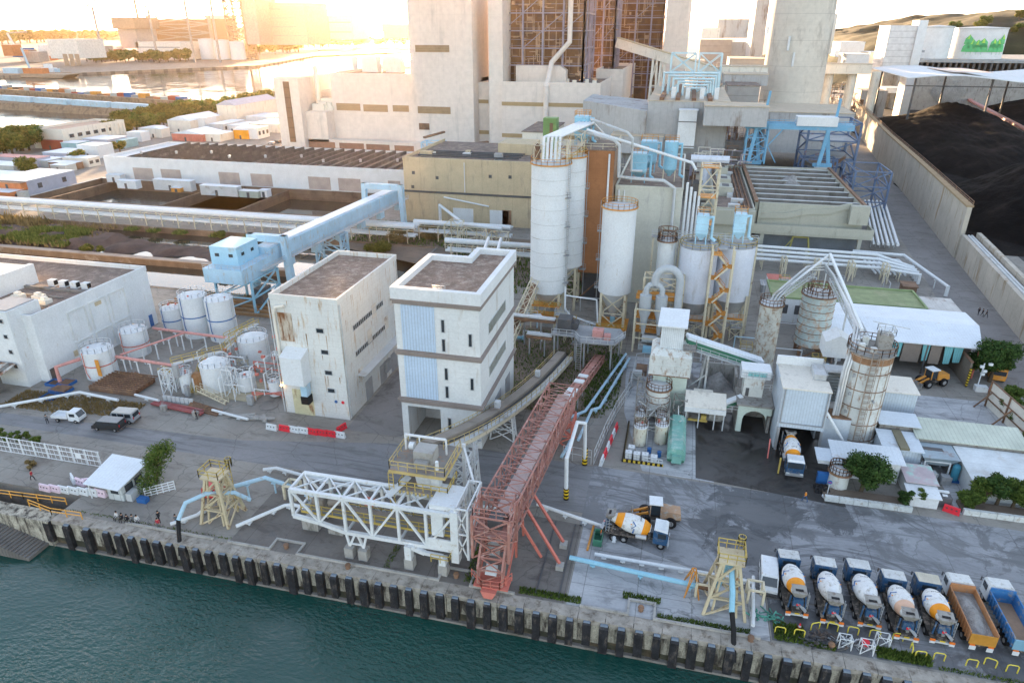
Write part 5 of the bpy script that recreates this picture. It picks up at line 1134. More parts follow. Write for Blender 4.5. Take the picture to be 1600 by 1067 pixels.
# --- red conveyor
t=thing('red_conveyor','rusty red lattice conveyor bridge reaching down to quay edge','conveyor',-14.5,74,0)
rp1=mat('rusty_pink_steel',(.4,.19,.155),.65,var=.22,dirt=(.5,.34,.3),damt=.4,dscale=1.1)
part(t,'lattice',rp1,lambda b:(b.truss((-14.2,91.6,4.6),(-16.2,60.5,5.4),4.1,3.9,13,.19,.1),b.truss((-14.2,91.6,6.3),(-16.2,60.5,7.1),4.3,.02,13,.1,.07,top=False)))
part(t,'belt_cover',mat('dusty_pink_cover',(.5,.38,.36),.8,var=.12,dirt=(.35,.22,.18),damt=.3,lines=[(1,1.2,.06,.8)]),lambda b:b.bar((-14.0,92,6.4),(-16.1,61,7.2),1.7,.25))
part(t,'walkway',rp1,lambda b:(b.bar((-12.6,91.6,5.0),(-14.8,61,5.8),1,.1),b.rail([(-12.1,91.6,5.1),(-14.3,61,5.9)],1.1,1.5,.08),b.rail([(-15.7,91.6,5.1),(-17.9,61,5.9)],1.1,1.5,.08)))
part(t,'inland_tower',red,lambda b:b.tower(-15.4,86.8,-11.8,90.4,0,4.6,2,.3,.2,1,2))
part(t,'quay_tower',rp1,lambda b:(b.tower(-18.4,57.2,-14.2,61,3.8,9.6,2,.28,.16,1,2),b.box(-18.2,57.4,6.8,-14.4,60.6,6.95),b.rail([(-18.3,57.3,7),(-14.3,57.3,7),(-14.3,61,7)],1.1,1,.08),b.rail([(-18.3,57.3,9.6),(-14.3,57.3,9.6),(-14.3,61,9.6),(-18.3,61,9.6)],1.1,1,.08,True)))
part(t,'quay_leg',red,lambda b:[b.bar((-17.8+i*3.2,62.5+j*4,.0),(-17.6+i*3,62.5+j*3,5),.26) for i in (0,1) for j in (0,1)]+[b.bar((-14.2,66,4.8),(-9.2,62,.6),.3),b.bar((-14,69,4.8),(-9.4,65.8,.6),.3),b.bar((-14.2,63,4.8),(-11.6,63,.2),.26)])
part(t,'strut_foot',conc,lambda b:(b.box(-9.6,61.4,0,-8.7,62.4,.6),b.box(-9.8,65.2,0,-8.9,66.2,.6)))
part(t,'loading_frame',rp1,lambda b:b.truss((-16.2,59.6,5.4),(-16.1,56.0,1.4),2.8,2.0,4,.24,.14))
part(t,'loading_chute',lgrey,lambda b:(b.bar((-16.2,59.6,6.4),(-16.15,57.6,4.2),1.5,.3),b.bar((-16.1,57.2,3.3),(-16.1,56.4,2.4),1.3,.3)))
part(t,'end_basket',red,lambda b:(b.rail([(-18.4,56.6,1.6),(-17,55.6,1.2),(-14.9,55.7,1.2),(-13.8,57,1.6)],1.1,.8,.08),b.box(-18,55.8,1.0,-14,58,1.15),b.hexa([(-16.6,55,.3),(-15.6,55,.3),(-15.6,56,.3),(-16.6,56,.3)],[(-17,55.2,1),(-15.2,55.2,1),(-15.2,56.4,1),(-17,56.4,1)]),b.bar((-17.8,61,3.8),(-17.6,56.6,1.2),.24),b.bar((-14.4,61,3.8),(-14.4,56.6,1.2),.24)))
part(t,'machinery',dgrey,lambda b:(b.box(-17,58.6,7,-15.4,60.2,8.2),b.cyl((-17.2,59,6.2),(-15,59,6.2),.4)))
o=thing('red_conveyor','low pinkish red conveyor with white covers running inland','conveyor',-12.8,104,0)
part(o,'frame',rp1,lambda b:b.truss((-14.0,92,3.8),(-11.2,117,.7),1.7,1.2,14,.16,.1));part(o,'belt_cover',[rp1,wclean],lambda b:(b.bar((-14,92,5),(-11.2,117,1.9),.9,.12),setattr(b,'k',1),b.bar((-14,92.1,5.2),(-13.35,98,4.5),1.6,.25),b.bar((-13,101,4.1),(-12.85,102.2,4.0),1.6,.25),b.bar((-12.7,103.8,3.8),(-12.55,104.8,3.7),1.6,.25)))
part(o,'leg',grey,lambda b:[b.bar((-12.6+k*.1,104+k*5,0),(-12.6+k*.1,104+k*5,3-k),.2) for k in (-1,0,1,2)])
# --- big blue pipes by the red bridge
pipe('pipe','light blue pipe running along fence from the silos',[(-6.6,121,.8),(-11.2,97.5,.8),(-13.4,95,.8)],.25,lblue,sup=6)
pipe('pipe','second light blue pipe bending toward the white portal pipe',[(-5.8,119,.9),(-9.0,99,.9),(-10.2,98,.9),(-11.0,88.5,.9)],.25,lblue,sup=6)
pipe('pipe','short light blue pipe dropping beside the white portal pipe',[(-11.9,87.4,1.6),(-12.8,83.8,.6)],.25,lblue)
o=thing('portal_pipe','white bent portal pipe with black and yellow striped feet on road','pipe',-10.8,82,0)
stripe=mat('black_yellow_stripes',(.75,.5,.03),.5,var=.02,lines=[(2,.55,.27,.03)])
part(o,'pipe_run',white,lambda b:b.tube([(-10.6,75.0,.2),(-10.8,75.4,6.2),(-10.4,81.6,8.2),(-9.4,82.6,7.6),(-9.3,83.6,.4)],.28,10),smooth=True)
part(o,'striped_foot',stripe,lambda b:(b.cyl((-10.6,75.0,0),(-10.63,75.0,1.7),.36),b.cyl((-9.3,83.6,0),(-9.3,83.6,2.8),.38)))
# --- quay pipes
pipe('pipe','white pipe running along road edge behind gantry to portal foot',[(-53.6,70.4,.8),(-52.0,71.2,.8),(-42.6,69.8,.8),(-16,69.8,.8)],.24,white,sup=2.6)
pipe('pipe','white pipe from portal foot toward the mixer truck yard',[(-14,72,.8),(-3.4,69.2,.8),(-3.4,67.4,.5)],.24,white,sup=2.6)
pipe('pipe','light blue pipe beside the left beige frame passing brown clamp',[(-53.4,62.4,3.4),(-50.6,66.6,2.6),(-48.5,67.2,1.6),(-40.2,65.4,1.2)],.3,lblue,sup=5)
o=thing('pipe_clamp','brown box clamp around light blue pipe','clamp',-46.8,66.8,0);part(o,'frame',cream,lambda b:b.tower(-47.6,66,-46,67.6,.0,2.2,1,.3,.24,1,False))
pipe('pipe','bent light blue riser pipe over left beige frame into black hose',[(-50.8,63,1.6),(-51.8,61.6,3.6),(-54.2,59.4,4.6),(-55.9,57.6,4.2),(-56.2,56.2,2.6)],.28,lblue)
pipe('hose','black hose hanging over quay wall at left beige frame',[(-56.2,56.2,2.6),(-56.2,55.8,1.0),(-55.7,54.7,-1.6)],.26,black,cat='hose')
pipe('pipe','short white pipe leg left of left beige frame',[(-58.8,57.4,.5),(-56.6,59.8,.5),(-56.2,62,.6)],.24,white,sup=2)
pipe('pipe','white pipe zigzag between left beige frame and gantry',[(-50.2,58.8,.7),(-46.4,64,.7),(-45.4,64.4,.7),(-38.4,63.6,.7)],.24,white,sup=3)
pipe('pipe','white pipe in front of mixer truck by the pale pad',[(-5.4,64.6,.6),(10.4,64.4,.6),(12.8,64.2,.6)],.22,white,sup=2.2)
pipe('pipe','light blue pipe across pale pad to right beige frame',[(-8.2,63.2,.7),(8.6,61.6,1.0)],.28,sblue,sup=5)
pipe('pipe','rusty pipe stub with flanges left of right beige frame',[(6.4,61.9,1.0),(8.8,61.6,1.0)],.38,rustm)
pipe('pipe','light blue riser dropping through the right beige frame',[(8.6,61.6,1.0),(9.4,61.7,5.4),(9.6,60.6,5.6),(9.8,58.4,4.0),(9.9,57.4,2.2)],.3,sblue)
pipe('hose','black hose hanging over the quay wall at right beige frame',[(9.9,57.4,2.3),(10.2,56.2,.9),(10.4,54.3,-1.4)],.28,black,cat='hose')
pipe('pipe','white upright-edge pipe beside white van',[(12.9,65.3,.5),(12.3,57.8,.5)],.2,white,sup=3)
for i,(u,v) in enumerate(((7.4,61.9),(13,62.3))):
 o=thing('pipe_clamp',['cream box clamp on pipe left of right beige frame','cream box clamp on pipe right of right beige frame'][i],'clamp',u,v,0);part(o,'frame',cream,lambda b:b.tower(u-1,v-.8,u+.6,v+.8,0,1.9,1,.26,.2,1,False))
def aframe(label,u0,v0,u1,v1,h,k):
 t=thing('mooring_frame',label,'steel frame',(u0+u1)/2,(v0+v1)/2,0,'beige quay frames')
 cx,cy=(u0+u1)/2,(v0+v1)/2
 part(t,'frame',mat('pale_yellow_steel',(.55,.47,.32),.6,dirt=RUST,damt=.3,dscale=1.2),lambda b:(b.tower(u0,v0,u1,v1,0,h,3,.3,.18,k),b.tower(u0+.9,v0+.4,u1-.9,v1-.4,0,h,3,.22,.14,k+.1)))
 a=(u1-u0)/2*k+.5;c=(v1-v0)/2*k+.4
 part(t,'top_platform',MATS['pale_yellow_steel'],lambda b:b.box(cx-a,cy-c,h,cx+a,cy+c,h+.25))
 part(t,'railing',yel,lambda b:b.rail([(cx-a,cy-c,h+.3),(cx+a,cy-c,h+.3),(cx+a,cy+c,h+.3),(cx-a,cy+c,h+.3)],1.1,.9,.08,True))
 part(t,'ladder',yel,lambda b:(b.ladder(cx+a-.3,cy+c+.2,.5,h+1.6,.5),b.ring(cx+a-.3,cy+c+.4,h+.6,.4,1.1,8,.06)))
aframe('tapering beige steel frame on quay left of the white gantry',-55.4,58.8,-51.4,62.6,6.6,.42)
aframe('tapering beige steel frame with blue pipe at right of pale pad',7.2,58.6,11.6,62.8,6.6,.4)
o=thing('tripod','small orange tripod over blue pipe','tripod',6,62,0);part(o,'frame',oran,lambda b:b.tower(5.2,60.6,6.8,63.4,0,3,1,.12,.09,.2))
# rail tracks on the quay
for i,u in enumerate((-11.2,-8.6)):
 o=MB().box(u,57,.02,u+.18,70,.14).build('rail_track',dgrey);tag(o,['left dark steel rail on quay near red struts','right dark steel rail on quay beside the pale pad'][i],'rail')
# fenders
fd=mat('worn_black_fender',(.022,.022,.026),.65,var=.5,scale=1.2,dirt=(.09,.075,.065),damt=.4,dscale=1.2,streak=3,fine=.4)
b=MB();b.box(-.5,-.5,-3.3,.5,.0,-.35);b.hexa([(-.5,-.5,-.35),(.5,-.5,-.35),(.5,0,-.35),(-.5,0,-.35)],[(-.42,-.3,-.12),(.42,-.3,-.12),(.42,0,-.12),(-.42,0,-.12)])
fend=b.build('dock_fender',fd,org=(0,0,0));cap=MB();cap.hexa([(-.46,-.42,-.3),(.46,-.42,-.3),(.46,-.02,-.3),(-.46,-.02,-.3)],[(-.4,-.28,-.06),(.4,-.28,-.06),(.4,-.02,-.06),(-.4,-.02,-.06)])
WORLD[fend]=(0,0,0);cap.build('steel_cap',mat('fender_cap',(.16,.2,.25),.5),fend)
xs=[-75.5,-72.4,-69.3,-66.4,-64.5]+[-62.6+1.86*i for i in range(int(118/1.86))]
xs=[x for x in xs if x < 50]
NUM=['first','second','third','fourth','fifth','sixth','seventh','eighth','ninth','tenth']
for i,x in enumerate(xs):
 if i < 4:lab=NUM[i]+' dark rubber fender from the left end of the quay wall'
 else:
  lm=[(-70,'guard hut'),(-55.7,'black hose of the left beige frame'),(-33.2,'left concrete feet of the gantry'),(-16.1,'red bridge foot'),(.6,'kerbed recess of pale pad'),(10.9,'black hose of right beige frame'),(24,'red tub on quay')]
  a_=[q for q in lm if q[0] < x][-1];k_=len([q for q in xs[4:] if a_[0] < q < x]);lab=ordn(k_)+' dark rubber fender right of the '+a_[1]
 if i== 0:fend.location=(x,54.98,0);tag(fend,lab,'fender','dark fenders along the quay wall')
 else:dup(fend,x,54.98,0,0,lab,sc=(.82+.2*((i*37) % 5)/5,1+.2*((i*13) % 3),1+.08*((i*7) % 4)))
# bollards
for i,(x,y) in enumerate(((-42.4,57.4),(-20.6,57.6),(.6,57.6),(12,56.2),(-33.5,56),(20,57.2))):
 o=MB().lathe(x,y,[(.3,0.03),(.22,.35),(.36,.45),(.3,.6),(0,.64)],12).build('bollard',rustm);tag(o,['rusty bollard in kerbed recess left of gantry','rusty bollard in kerbed recess right of the gantry','rusty bollard in kerbed recess below pale pad','rusty bollard at foot of right beige frame','small rusty bollard on coping below gantry','rusty bollard behind the white van on quay'][i],'bollard','quay bollards')
# ================================================================= RIGHT: batching plant
rw=mat('rust_streaked_white',(.6,.62,.6),.65,var=.1,dirt=(.34,.24,.17),damt=.42,dscale=.9,streak=2.2)
rw2=mat('heavily_rusted_white',(.52,.52,.47),.7,var=.15,dirt=(.3,.2,.13),damt=.6,dscale=1.1,streak=1.3)
pgreen=mat('pale_green_render',(.5,.58,.52),.8,var=.08,dirt=(.4,.42,.38),damt=.35,streak=5)
dust=mat('cement_dusted_steel',(.3,.29,.27),.9,var=.2,dirt=(.18,.15,.13),damt=.5,dscale=1.5)
blw=mat('pale_blue_sheet',(.52,.6,.68),.5,var=.05,lines=[(0,.4,.1,.86)],dirt=(.5,.5,.5),damt=.2)
blr=mat('pale_blue_roof_sheet',(.58,.64,.7),.5,var=.06,lines=[(1,.6,.06,.9)],dirt=(.45,.45,.45),damt=.25)
# weigh tower
t=thing('batching_tower','tower of pale green base, rusty white bin and white roofed cabin','batching tower',1.8,104,0)
part(t,'base',pgreen,lambda b:b.box(-1.0,101.6,0,4.5,106.8,7.0))
part(t,'bin',rw,lambda b:(b.box(-1.6,101.2,7.0,4.9,107.2,10.4),b.hexa([(-1.6,101.2,10.4),(4.9,101.2,10.4),(4.9,107.2,10.4),(-1.6,107.2,10.4)],[(-.9,102.4,11.2),(4.2,102.4,11.2),(4.2,106.6,11.2),(-.9,106.6,11.2)]),[b.box(-1.7+i*2.16,101.1,7.0,-1.6+i*2.16,101.2,10.4) for i in range(4)],b.box(-1.65,101.1,8.7,4.95,101.2,8.85)))
part(t,'cabin',mat('white_grooved_sheet',(.62,.66,.68),.5,lines=[(0,.3,.1,.85)]),lambda b:b.box(-.3,102.8,11.2,3.3,106.4,15.2))
part(t,'cabin_roof',wclean,lambda b:b.hexa([(-.9,102.0,15.1),(3.7,102.0,15.1),(3.9,107.0,16.3),(-.7,107.0,16.3)],[(-.9,102.0,15.3),(3.7,102.0,15.3),(3.9,107.0,16.5),(-.7,107.0,16.5)]))
part(t,'seam',rustm,lambda b:b.box(-1.65,101.12,6.9,4.95,107.25,7.05))
part(t,'landing',dust,lambda b:(b.box(3.4,102.2,11.2,5.4,104.4,11.35),b.rail([(3.4,102.2,11.3),(5.4,102.2,11.3),(5.4,104.4,11.3)],1.1,.8,.07)))
# green roofed conveyor
t=thing('covered_conveyor','green sided conveyor with white roof sloping from batching tower to cabin','conveyor',9,106,0)
a_,q_=(3.9,106.0,11.4),(16.4,108.4,7.2)
part(t,'side',green,lambda b:b.bar(a_,q_,1.5,1.1));part(t,'roof',wcorr,lambda b:b.bar((a_[0],a_[1],a_[2]+.85),(q_[0],q_[1],q_[2]+.85),1.9,.5))
part(t,'walkway',lgrey,lambda b:(b.bar((a_[0]+1,a_[1]-1.3,a_[2]-.9),(q_[0],q_[1]-1.3,q_[2]-.6),.8,.1),b.rail([(a_[0]+1,a_[1]-1.7,a_[2]-.9),(q_[0],q_[1]-1.7,q_[2]-.6)],1,1.5,.06)))
part(t,'trestle',lgrey,lambda b:(b.bar((7.6,104.8,0),(7.6,105.4,9.4),.3),b.bar((6.6,108,0),(7.4,106.4,9.4),.25),b.bar((5,106,3),(7.6,105.2,6),.2)))
# tank in front and two chemical tanks
silo('rusty white tank with hoops standing against the pale green tower base',.2,99.9,1.85,.9,5.6,0,m=rw,hoops=4,hm=rustm,railm=rustm,legs=0,n=24)
for lab,u,v,r,h in (('left front yellowed small tank above white cube totes',-1.9,90.9,.95,3.1),('right front yellowed small tank beside green truck body',1.2,92.2,.95,3.1),('small dirty tank behind the left yellowed one',-2.2,94.6,.85,3.0),('small dirty tank behind the right yellowed one',1.0,95.4,.85,2.8)):
 tank('chemical_tank',lab,u,v,r,h,.1,m=mat('yellowed_tank',(.58,.56,.46),.6,dirt=RUST,damt=.35,dscale=1.4,streak=3),cone=.2,rail=rustm,n=18,group='small chemical tanks',cat='tank')
o=thing('tank_farm_frame','dusty frames and pipes around the small chemical tanks','frame',0,95,0)
part(o,'frame',dust,lambda b:(b.tower(-3,93,-1.2,98.6,0,4.2,2,.14,.1),b.tower(.4,93.6,2.2,98.4,0,4.4,2,.14,.1),b.tower(-3.2,99.4,-1.9,101,0,6.4,3,.12,.08),b.tower(2.8,98.6,4.8,100.8,0,4.2,2,.14,.1)))
part(o,'pipes',rw,lambda b:[b.tube([(rp.uniform(-3,4),rp.uniform(93,99),.1),(rp.uniform(-3,4),rp.uniform(93,99),rp.uniform(1,3.6)),(rp.uniform(-3,4),rp.uniform(93,99),rp.uniform(1,3.6))],.09,6) for _ in range(14)])
part(o,'kerb',mat('yellow_black_kerb',(.6,.42,.05),.6,lines=[(0,.7,.35,.04)]),lambda b:(b.box(-4.1,85.6,0.02,1.9,85.9,.3),b.box(-4.1,85.9,.02,-3.85,97,.3)))
o_=(-3.7,86.6)
ibc_lab=['leftmost white cube tote behind the striped kerb','second white cube tote from left behind striped kerb','third white cube tote from left behind striped kerb','fourth white cube tote behind the white cage fence','white cube tote standing behind the leftmost one']
for i,(u,v) in enumerate(((-3.2,86.8),(-2.0,86.7),(-.8,86.8),(.5,86.5),(-2.9,88.3))):
 t=thing('tote_tank',ibc_lab[i],'tote',u,v,0,'white cube totes')
 part(t,'pallet',wood,lambda b:b.box(u-.5,v-.5,.02,u+.5,v+.5,.15));part(t,'container',white,lambda b:b.box(u-.46,v-.46,.15,u+.46,v+.46,1.15));part(t,'lid',lgrey,lambda b:b.cyl((u,v,1.15),(u,v,1.2),.14))
 part(t,'cage',silver,lambda b:[b.rail([(u-.5,v-.5,.15),(u+.5,v-.5,.15),(u+.5,v+.5,.15),(u-.5,v+.5,.15)],.95,.35,.03,True)])
for i,(u,v) in enumerate(((-.3,88.8),(1.2,88.2))):
 o=MB().lathe(u,v,[(.3,.02),(.33,.3),(.3,.6),(.33,.9),(0,.9)],14).build('drum',blue);tag(o,['left blue drum behind the white totes','right blue drum behind the white totes'][i],'drum','blue drums')
o=MB().rail([(-.9,85.9,.02),(1.7,85.9,.02)],1.0,.5,.08).build('cage_fence',wclean);tag(o,'small white cage fence in front of the totes','fence')
# green tanker body
t=thing('tanker_trailer','long green dusty tanker trailer parked beside chemical tanks','trailer',3.6,91.5,0)
gt=mat('dusty_green_tanker',(.2,.42,.36),.6,var=.15,dirt=(.42,.52,.48),damt=.5,dscale=.6)
part(t,'body',gt,lambda b:b.extr([(2.3,.9),(4.9,.9),(4.9,2.0),(4.4,2.7),(2.8,2.7),(2.3,2.0)],1,86.6,96.6),smooth=False)
part(t,'skirt',green,lambda b:b.box(2.4,86.7,.45,4.8,96.5,.9));part(t,'front_box',gt,lambda b:b.box(3.0,85.9,.7,4.4,86.6,1.9))
for y in (88,89.4,94.6):part(t,'wheel',black,lambda b:(b.cyl((2.35,y,.48),(2.75,y,.48),.48),b.cyl((4.45,y,.48),(4.85,y,.48),.48)))
# aggregate bins
o=thing('aggregate_bin','grey walled aggregate bin with heaped gravel behind the hopper roof','bin',9.8,113,0)
part(o,'bin_wall',conc,lambda b:(b.box(7.4,115.4,0,13.2,115.8,3.4),b.box(7.2,111.6,0,7.6,115.4,2.4),b.box(13.0,111.6,0,13.4,115.4,3.0)))
gravel=mat('grey_gravel',(.3,.29,.28),.95,var=.25,scale=1.5,bump=.8,bscale=6)
def heap(name,m,cx,cy,rx,ry,h,seed,n=28,label=None,cat='heap',par=None,z0=0.,ex=1.3):
 from mathutils import noise as nz
 vs=[];fs=[]
 for j in range(n+1):
  for i in range(n+1):
   a,c=i/n*2-1,j/n*2-1;r=min(1,math.hypot(a,c));z=h*max(0,1-r ** ex)*(1+.35*nz.noise(Vector((a*2,c*2,seed))))+.12*h*nz.noise(Vector((a*6,c*6,seed)))*(1-r)+(.035*h*nz.noise(Vector((a*19,c*19,seed)))+.02*h*nz.noise(Vector((a*45,c*45,seed))))*(1-r) ** .5*(n > 60)
   vs.append((cx+a*rx,cy+c*ry,z0+max(-.05,z)))
 for j in range(n):
  for i in range(n):k=j*(n+1)+i;fs.append((k,k+1,k+n+2,k+n+1))
 b=MB();b.add(vs,fs);o=b.build(name,m,par,smooth=True)
 if label:tag(o,label,cat)
 return o
heap('gravel',gravel,10.2,113.4,2.8,2.4,2.4,3,par=o,z0=.03)
heap('gravel_heap',gravel,5.8,113.2,1.6,2.4,1.8,8,label='small grey gravel heap left of the aggregate bin',z0=.03)
# hopper shed and frames
t=thing('hopper_shed','cream roofed hopper shed on frames between batching tower and arch','shed',7.6,99.5,0)
part(t,'roof',cream2,lambda b:(b.hexa([(4.5,97.7,3.6),(10.8,98.0,3.6),(10.8,101.2,4.7),(4.5,101.2,4.7)],[(4.5,97.7,3.8),(10.8,98.0,3.8),(10.8,101.2,4.9),(4.5,101.2,4.9)]),b.box(5.8,101.3,4.4,8.8,102.6,4.6)))
part(t,'front_panel',white2,lambda b:b.box(4.5,97.6,2.9,10.8,97.75,3.7))
part(t,'wall',dust,lambda b:(b.box(4.9,98.5,0,5.2,101,3.6),b.box(5.2,100.6,0,10.6,101,3),b.box(8.4,98.4,1.6,10.6,100.4,3.0)))
part(t,'post',lgrey,lambda b:[b.bar((x,97.9,0),(x,97.9,3.6),.18) for x in (4.8,6.8,9.2,10.6)]);part(t,'yellow_machine',yel,lambda b:(b.box(5.2,98.2,1.0,8.2,98.5,1.3),b.box(7.2,98.4,1.3,8,99.2,2)))
part(t,'side_conveyor',[wclean,green],lambda b:(b.bar((10.2,99.6,3.9),(13.2,101,4.9),1.0,.4),setattr(b,'k',1),b.bar((10.4,99.8,3.3),(13.2,101,4.3),.8,.5)))
# arch structure
t=thing('arch_bay','dirty pale concrete bay with arched truck opening under control cabin','loading bay',15.2,101,0)
ar=[(12.6,0),(12.6,4.6),(17.6,4.6),(17.6,3.3),(16.9,3.3)]+[(15.15+1.75*math.cos(math.pi*i/8),2.3+1.6*math.sin(math.pi*i/8)) for i in range(9)]+[(13.4,0)]
def f(b):
 tr=tessellate_polygon([[Vector((x,z,0)) for x,z in ar]]);n=len(ar)
 b.add([(x,98.4,z) for x,z in ar]+[(x,98.8,z) for x,z in ar],[tuple(q) for q in tr]+[tuple(k+n for k in q) for q in tr]+[(i,(i+1) % n,n+(i+1) % n,n+i) for i in range(n)])
part(t,'front_wall',pgreen,f);part(t,'wall',dust,lambda b:(b.box(12.5,98.8,0,12.9,104,4.6),b.box(17.2,98.8,0,17.6,104,4.6),b.box(12.9,103.6,0,17.2,104,4.6)))
part(t,'slab',dust,lambda b:b.box(12.3,98.3,4.6,17.8,104.2,4.9))
part(t,'railing',lgrey,lambda b:(b.rail([(10.8,98.6,3.2),(12.6,98.6,3.2)],1,.8),b.rail([(16.4,102.2,7.4),(19.4,103.4,7.4)],1,.8),b.rail([(16.4,102.4,5.6),(19.4,103,5.6)],1,.8)))
t=thing('control_cabin','small white control cabin with teal window strip on arch bay','cabin',14.6,102,4.9)
part(t,'body',rw,lambda b:b.box(13.2,101.2,4.9,16.2,103.6,8.2));part(t,'upper_cabin',wclean,lambda b:b.box(12.6,101.0,8.2,17.0,104,9.6))
part(t,'window',mat('teal_glass',(.25,.55,.55),.2,lines=[(0,.55,.08,.6)]),lambda b:b.box(13.6,100.95,8.5,16.4,101.02,9.3));part(t,'roof_railing',lgrey,lambda b:b.rail([(12.4,100.8,8.1),(17.2,100.8,8.1),(17.2,104,8.1)],1.1,.9,.07));part(t,'door',dgrey,lambda b:b.box(13.6,101.1,5.0,14.1,101.22,6.4))
# mixer shed
t=thing('loading_shed','tall pale blue sheet shed with mixer truck standing in its opening','shed',21.2,99,0)
part(t,'front_panel',blw,lambda b:(b.box(18.3,94.8,4.4,24.2,95.1,10.2)))
part(t,'lintel',blw,lambda b:b.box(18.2,94.6,3.9,24.3,94.95,4.5));part(t,'trim',grey,lambda b:(b.box(18.2,94.55,4.5,24.3,94.8,4.62),b.box(18.2,94.6,4.62,18.34,94.8,10.2),b.box(24.16,94.6,4.62,24.3,94.8,10.2)))
part(t,'side_wall',blr,lambda b:(b.box(17.9,94.8,0,18.25,103.5,10.1),b.box(24.25,94.8,3.9,24.5,103.5,10.1),b.box(24.25,99,0,24.5,103.5,3.9),b.box(18.25,103.2,0,24.25,103.5,10.1)))
part(t,'roof',cream2,lambda b:(b.box(17.8,94.7,10.2,24.6,98.2,10.4),b.box(18.0,98.2,10.1,24.4,103.5,10.25)))
part(t,'roof_upstand',wclean,lambda b:b.box(17.8,103.2,10.1,24.5,103.6,11.6));part(t,'roof_unit',lgrey,lambda b:(b.box(22.6,98.6,10.25,24.3,102,11.2),b.rail([(22.4,98.4,10.25),(24.4,98.4,10.25),(24.4,102.4,10.25)],1,.7,.05)))
for x in (18.2,24.2):part(t,'column',silver,lambda b:b.bar((x,94.4,0),(x,94.4,3.9),.35))
part(t,'mixer_chute',dgrey,lambda b:b.hexa([(20.6,97,3.5),(21.8,97,3.5),(21.8,98.4,3.5),(20.6,98.4,3.5)],[(19.8,96.4,5),(22.8,96.4,5),(22.8,99,5),(19.8,99,5)]))
t=thing('annex_wall','pale blue sheet wall and slanted chute between shed and rusty big silo','shed',26,97,0)
part(t,'wall',blr,lambda b:b.box(24.6,96.4,0,28.4,96.6,5.2));part(t,'chute',wclean,lambda b:b.tube([(24.6,95.6,6.6),(27.4,95.0,2.6)],.22,8));part(t,'platform',rustm,lambda b:b.box(24.6,96.6,5.2,28.4,99.4,5.4))
t=thing('lattice_box','white slatted cooling unit beside the pale blue shed roof','cooling unit',27,106,0)
part(t,'frame',lgrey,lambda b:[b.box(25.2,103+i*.0,4.6+i*.5,28.2,106,4.7+i*.5) for i in range(11)]+[b.bar((x,y,0),(x,y,10),.12) for x in (25.2,28.2) for y in (103,106)])
part(t,'hood',white2,lambda b:b.extr([(25.4,10),(29,10),(29.4,12.6),(27.4,13.8),(25.4,12.6)],1,108,112))
# rusty silos
silo('slim rusty white silo rising behind the control cabin',18.4,121.5,1.95,.2,13.4,0,m=rw2,railm=rustm,legs=0,name='silo',hoops=0,n=22)
t=silo('stout banded silo mottled with rust and pale blue, middle of three',27.9,130.6,3.0,2.6,12.8,2,m=mat('mottled_blue_white',(.46,.55,.55),.7,var=.18,scale=.5,dirt=(.42,.3,.22),damt=.62,dscale=1.0),hoops=7,hm=rustm,railm=rustm,legm=rustm,n=30,zl=2.6)
part(t,'top_cage',rustm,lambda b:(b.ring(27.9,130.6,12.9,2.2,1.6,12,.1),b.tower(26.4,129.2,29.4,132,12.8,14.8,1,.12,.1)))
bu,bv,br_=29.7,99.6,3.05
t=thing('silo','largest rusty white silo with black stencil and long ladder, behind dark tree','silo',bu,bv,0)
part(t,'shell',rw,lambda b:b.lathe(bu,bv,[(br_,1.6),(br_,15.6)],36),smooth=True)
part(t,'hoops',rustm,lambda b:[b.lathe(bu,bv,[(br_+.01,z),(br_+.07,z),(br_+.07,z+.12),(br_+.01,z+.12)],36) for z in (1.7,4.4,7.2,10,12.8,15.4)])
part(t,'vertical_seam',mat('brown_seam',(.35,.27,.2),.8),lambda b:[b.box(bu+br_*math.cos(a)-.05,bv+br_*math.sin(a)-.05,1.7,bu+br_*math.cos(a)+.05,bv+br_*math.sin(a)+.05,15.4) for a in [R(d) for d in (210,235,262,290,318,345)]])
part(t,'rust_band',mat('orange_rust',(.32,.18,.1),.8,var=.3,scale=1),lambda b:b.lathe(bu,bv,[(br_+.015,14.3),(br_+.03,14.3),(br_+.03,15.3),(br_+.015,15.3)],36))
part(t,'silo_roof',dust,lambda b:b.lathe(bu,bv,[(br_+.3,15.6),(br_+.3,15.75),(0,15.9)],30))
part(t,'roof_railing',rustm,lambda b:b.ring(bu,bv,15.75,br_+.2,1.2,18,.09))
part(t,'roof_machinery',[rw,dust,lgrey],lambda b:([b.box(bu+x,bv+y,15.8,bu+x+.8,bv+y+.7,16.2+h) for x,y,h in ((-2,-1.2,.6),(-1.2,.6,1),(-.6,-2,.4),(-2.4,.4,.5))],setattr(b,'k',1),b.box(bu+.6,bv-.6,15.8,bu+2.4,bv+1.2,18.2),setattr(b,'k',2),b.rail([(bu+.5,bv-.7,18.2),(bu+2.5,bv-.7,18.2),(bu+2.5,bv+1.3,18.2),(bu+.5,bv+1.3,18.2)],1,.7,.07,True),b.bar((bu-.4,bv+1,19.6),(bu+4.4,bv+.2,19.2),.1)))
part(t,'ladder',mat('rusty_ladder',(.36,.3,.25),.7),lambda b:(b.ladder(bu-.2,bv-br_-.3,1.6,16.6,.8),[b.box(bu-.7,bv-br_-.75,z,bu+.3,bv-br_-.65,z+.06) for z in [2.4+.9*i for i in range(15)]],b.bar((bu-.7,bv-br_-.7,1.6),(bu-.7,bv-br_-.7,16.6),.07),b.bar((bu+.3,bv-br_-.7,1.6),(bu+.3,bv-br_-.7,16.6),.07)))
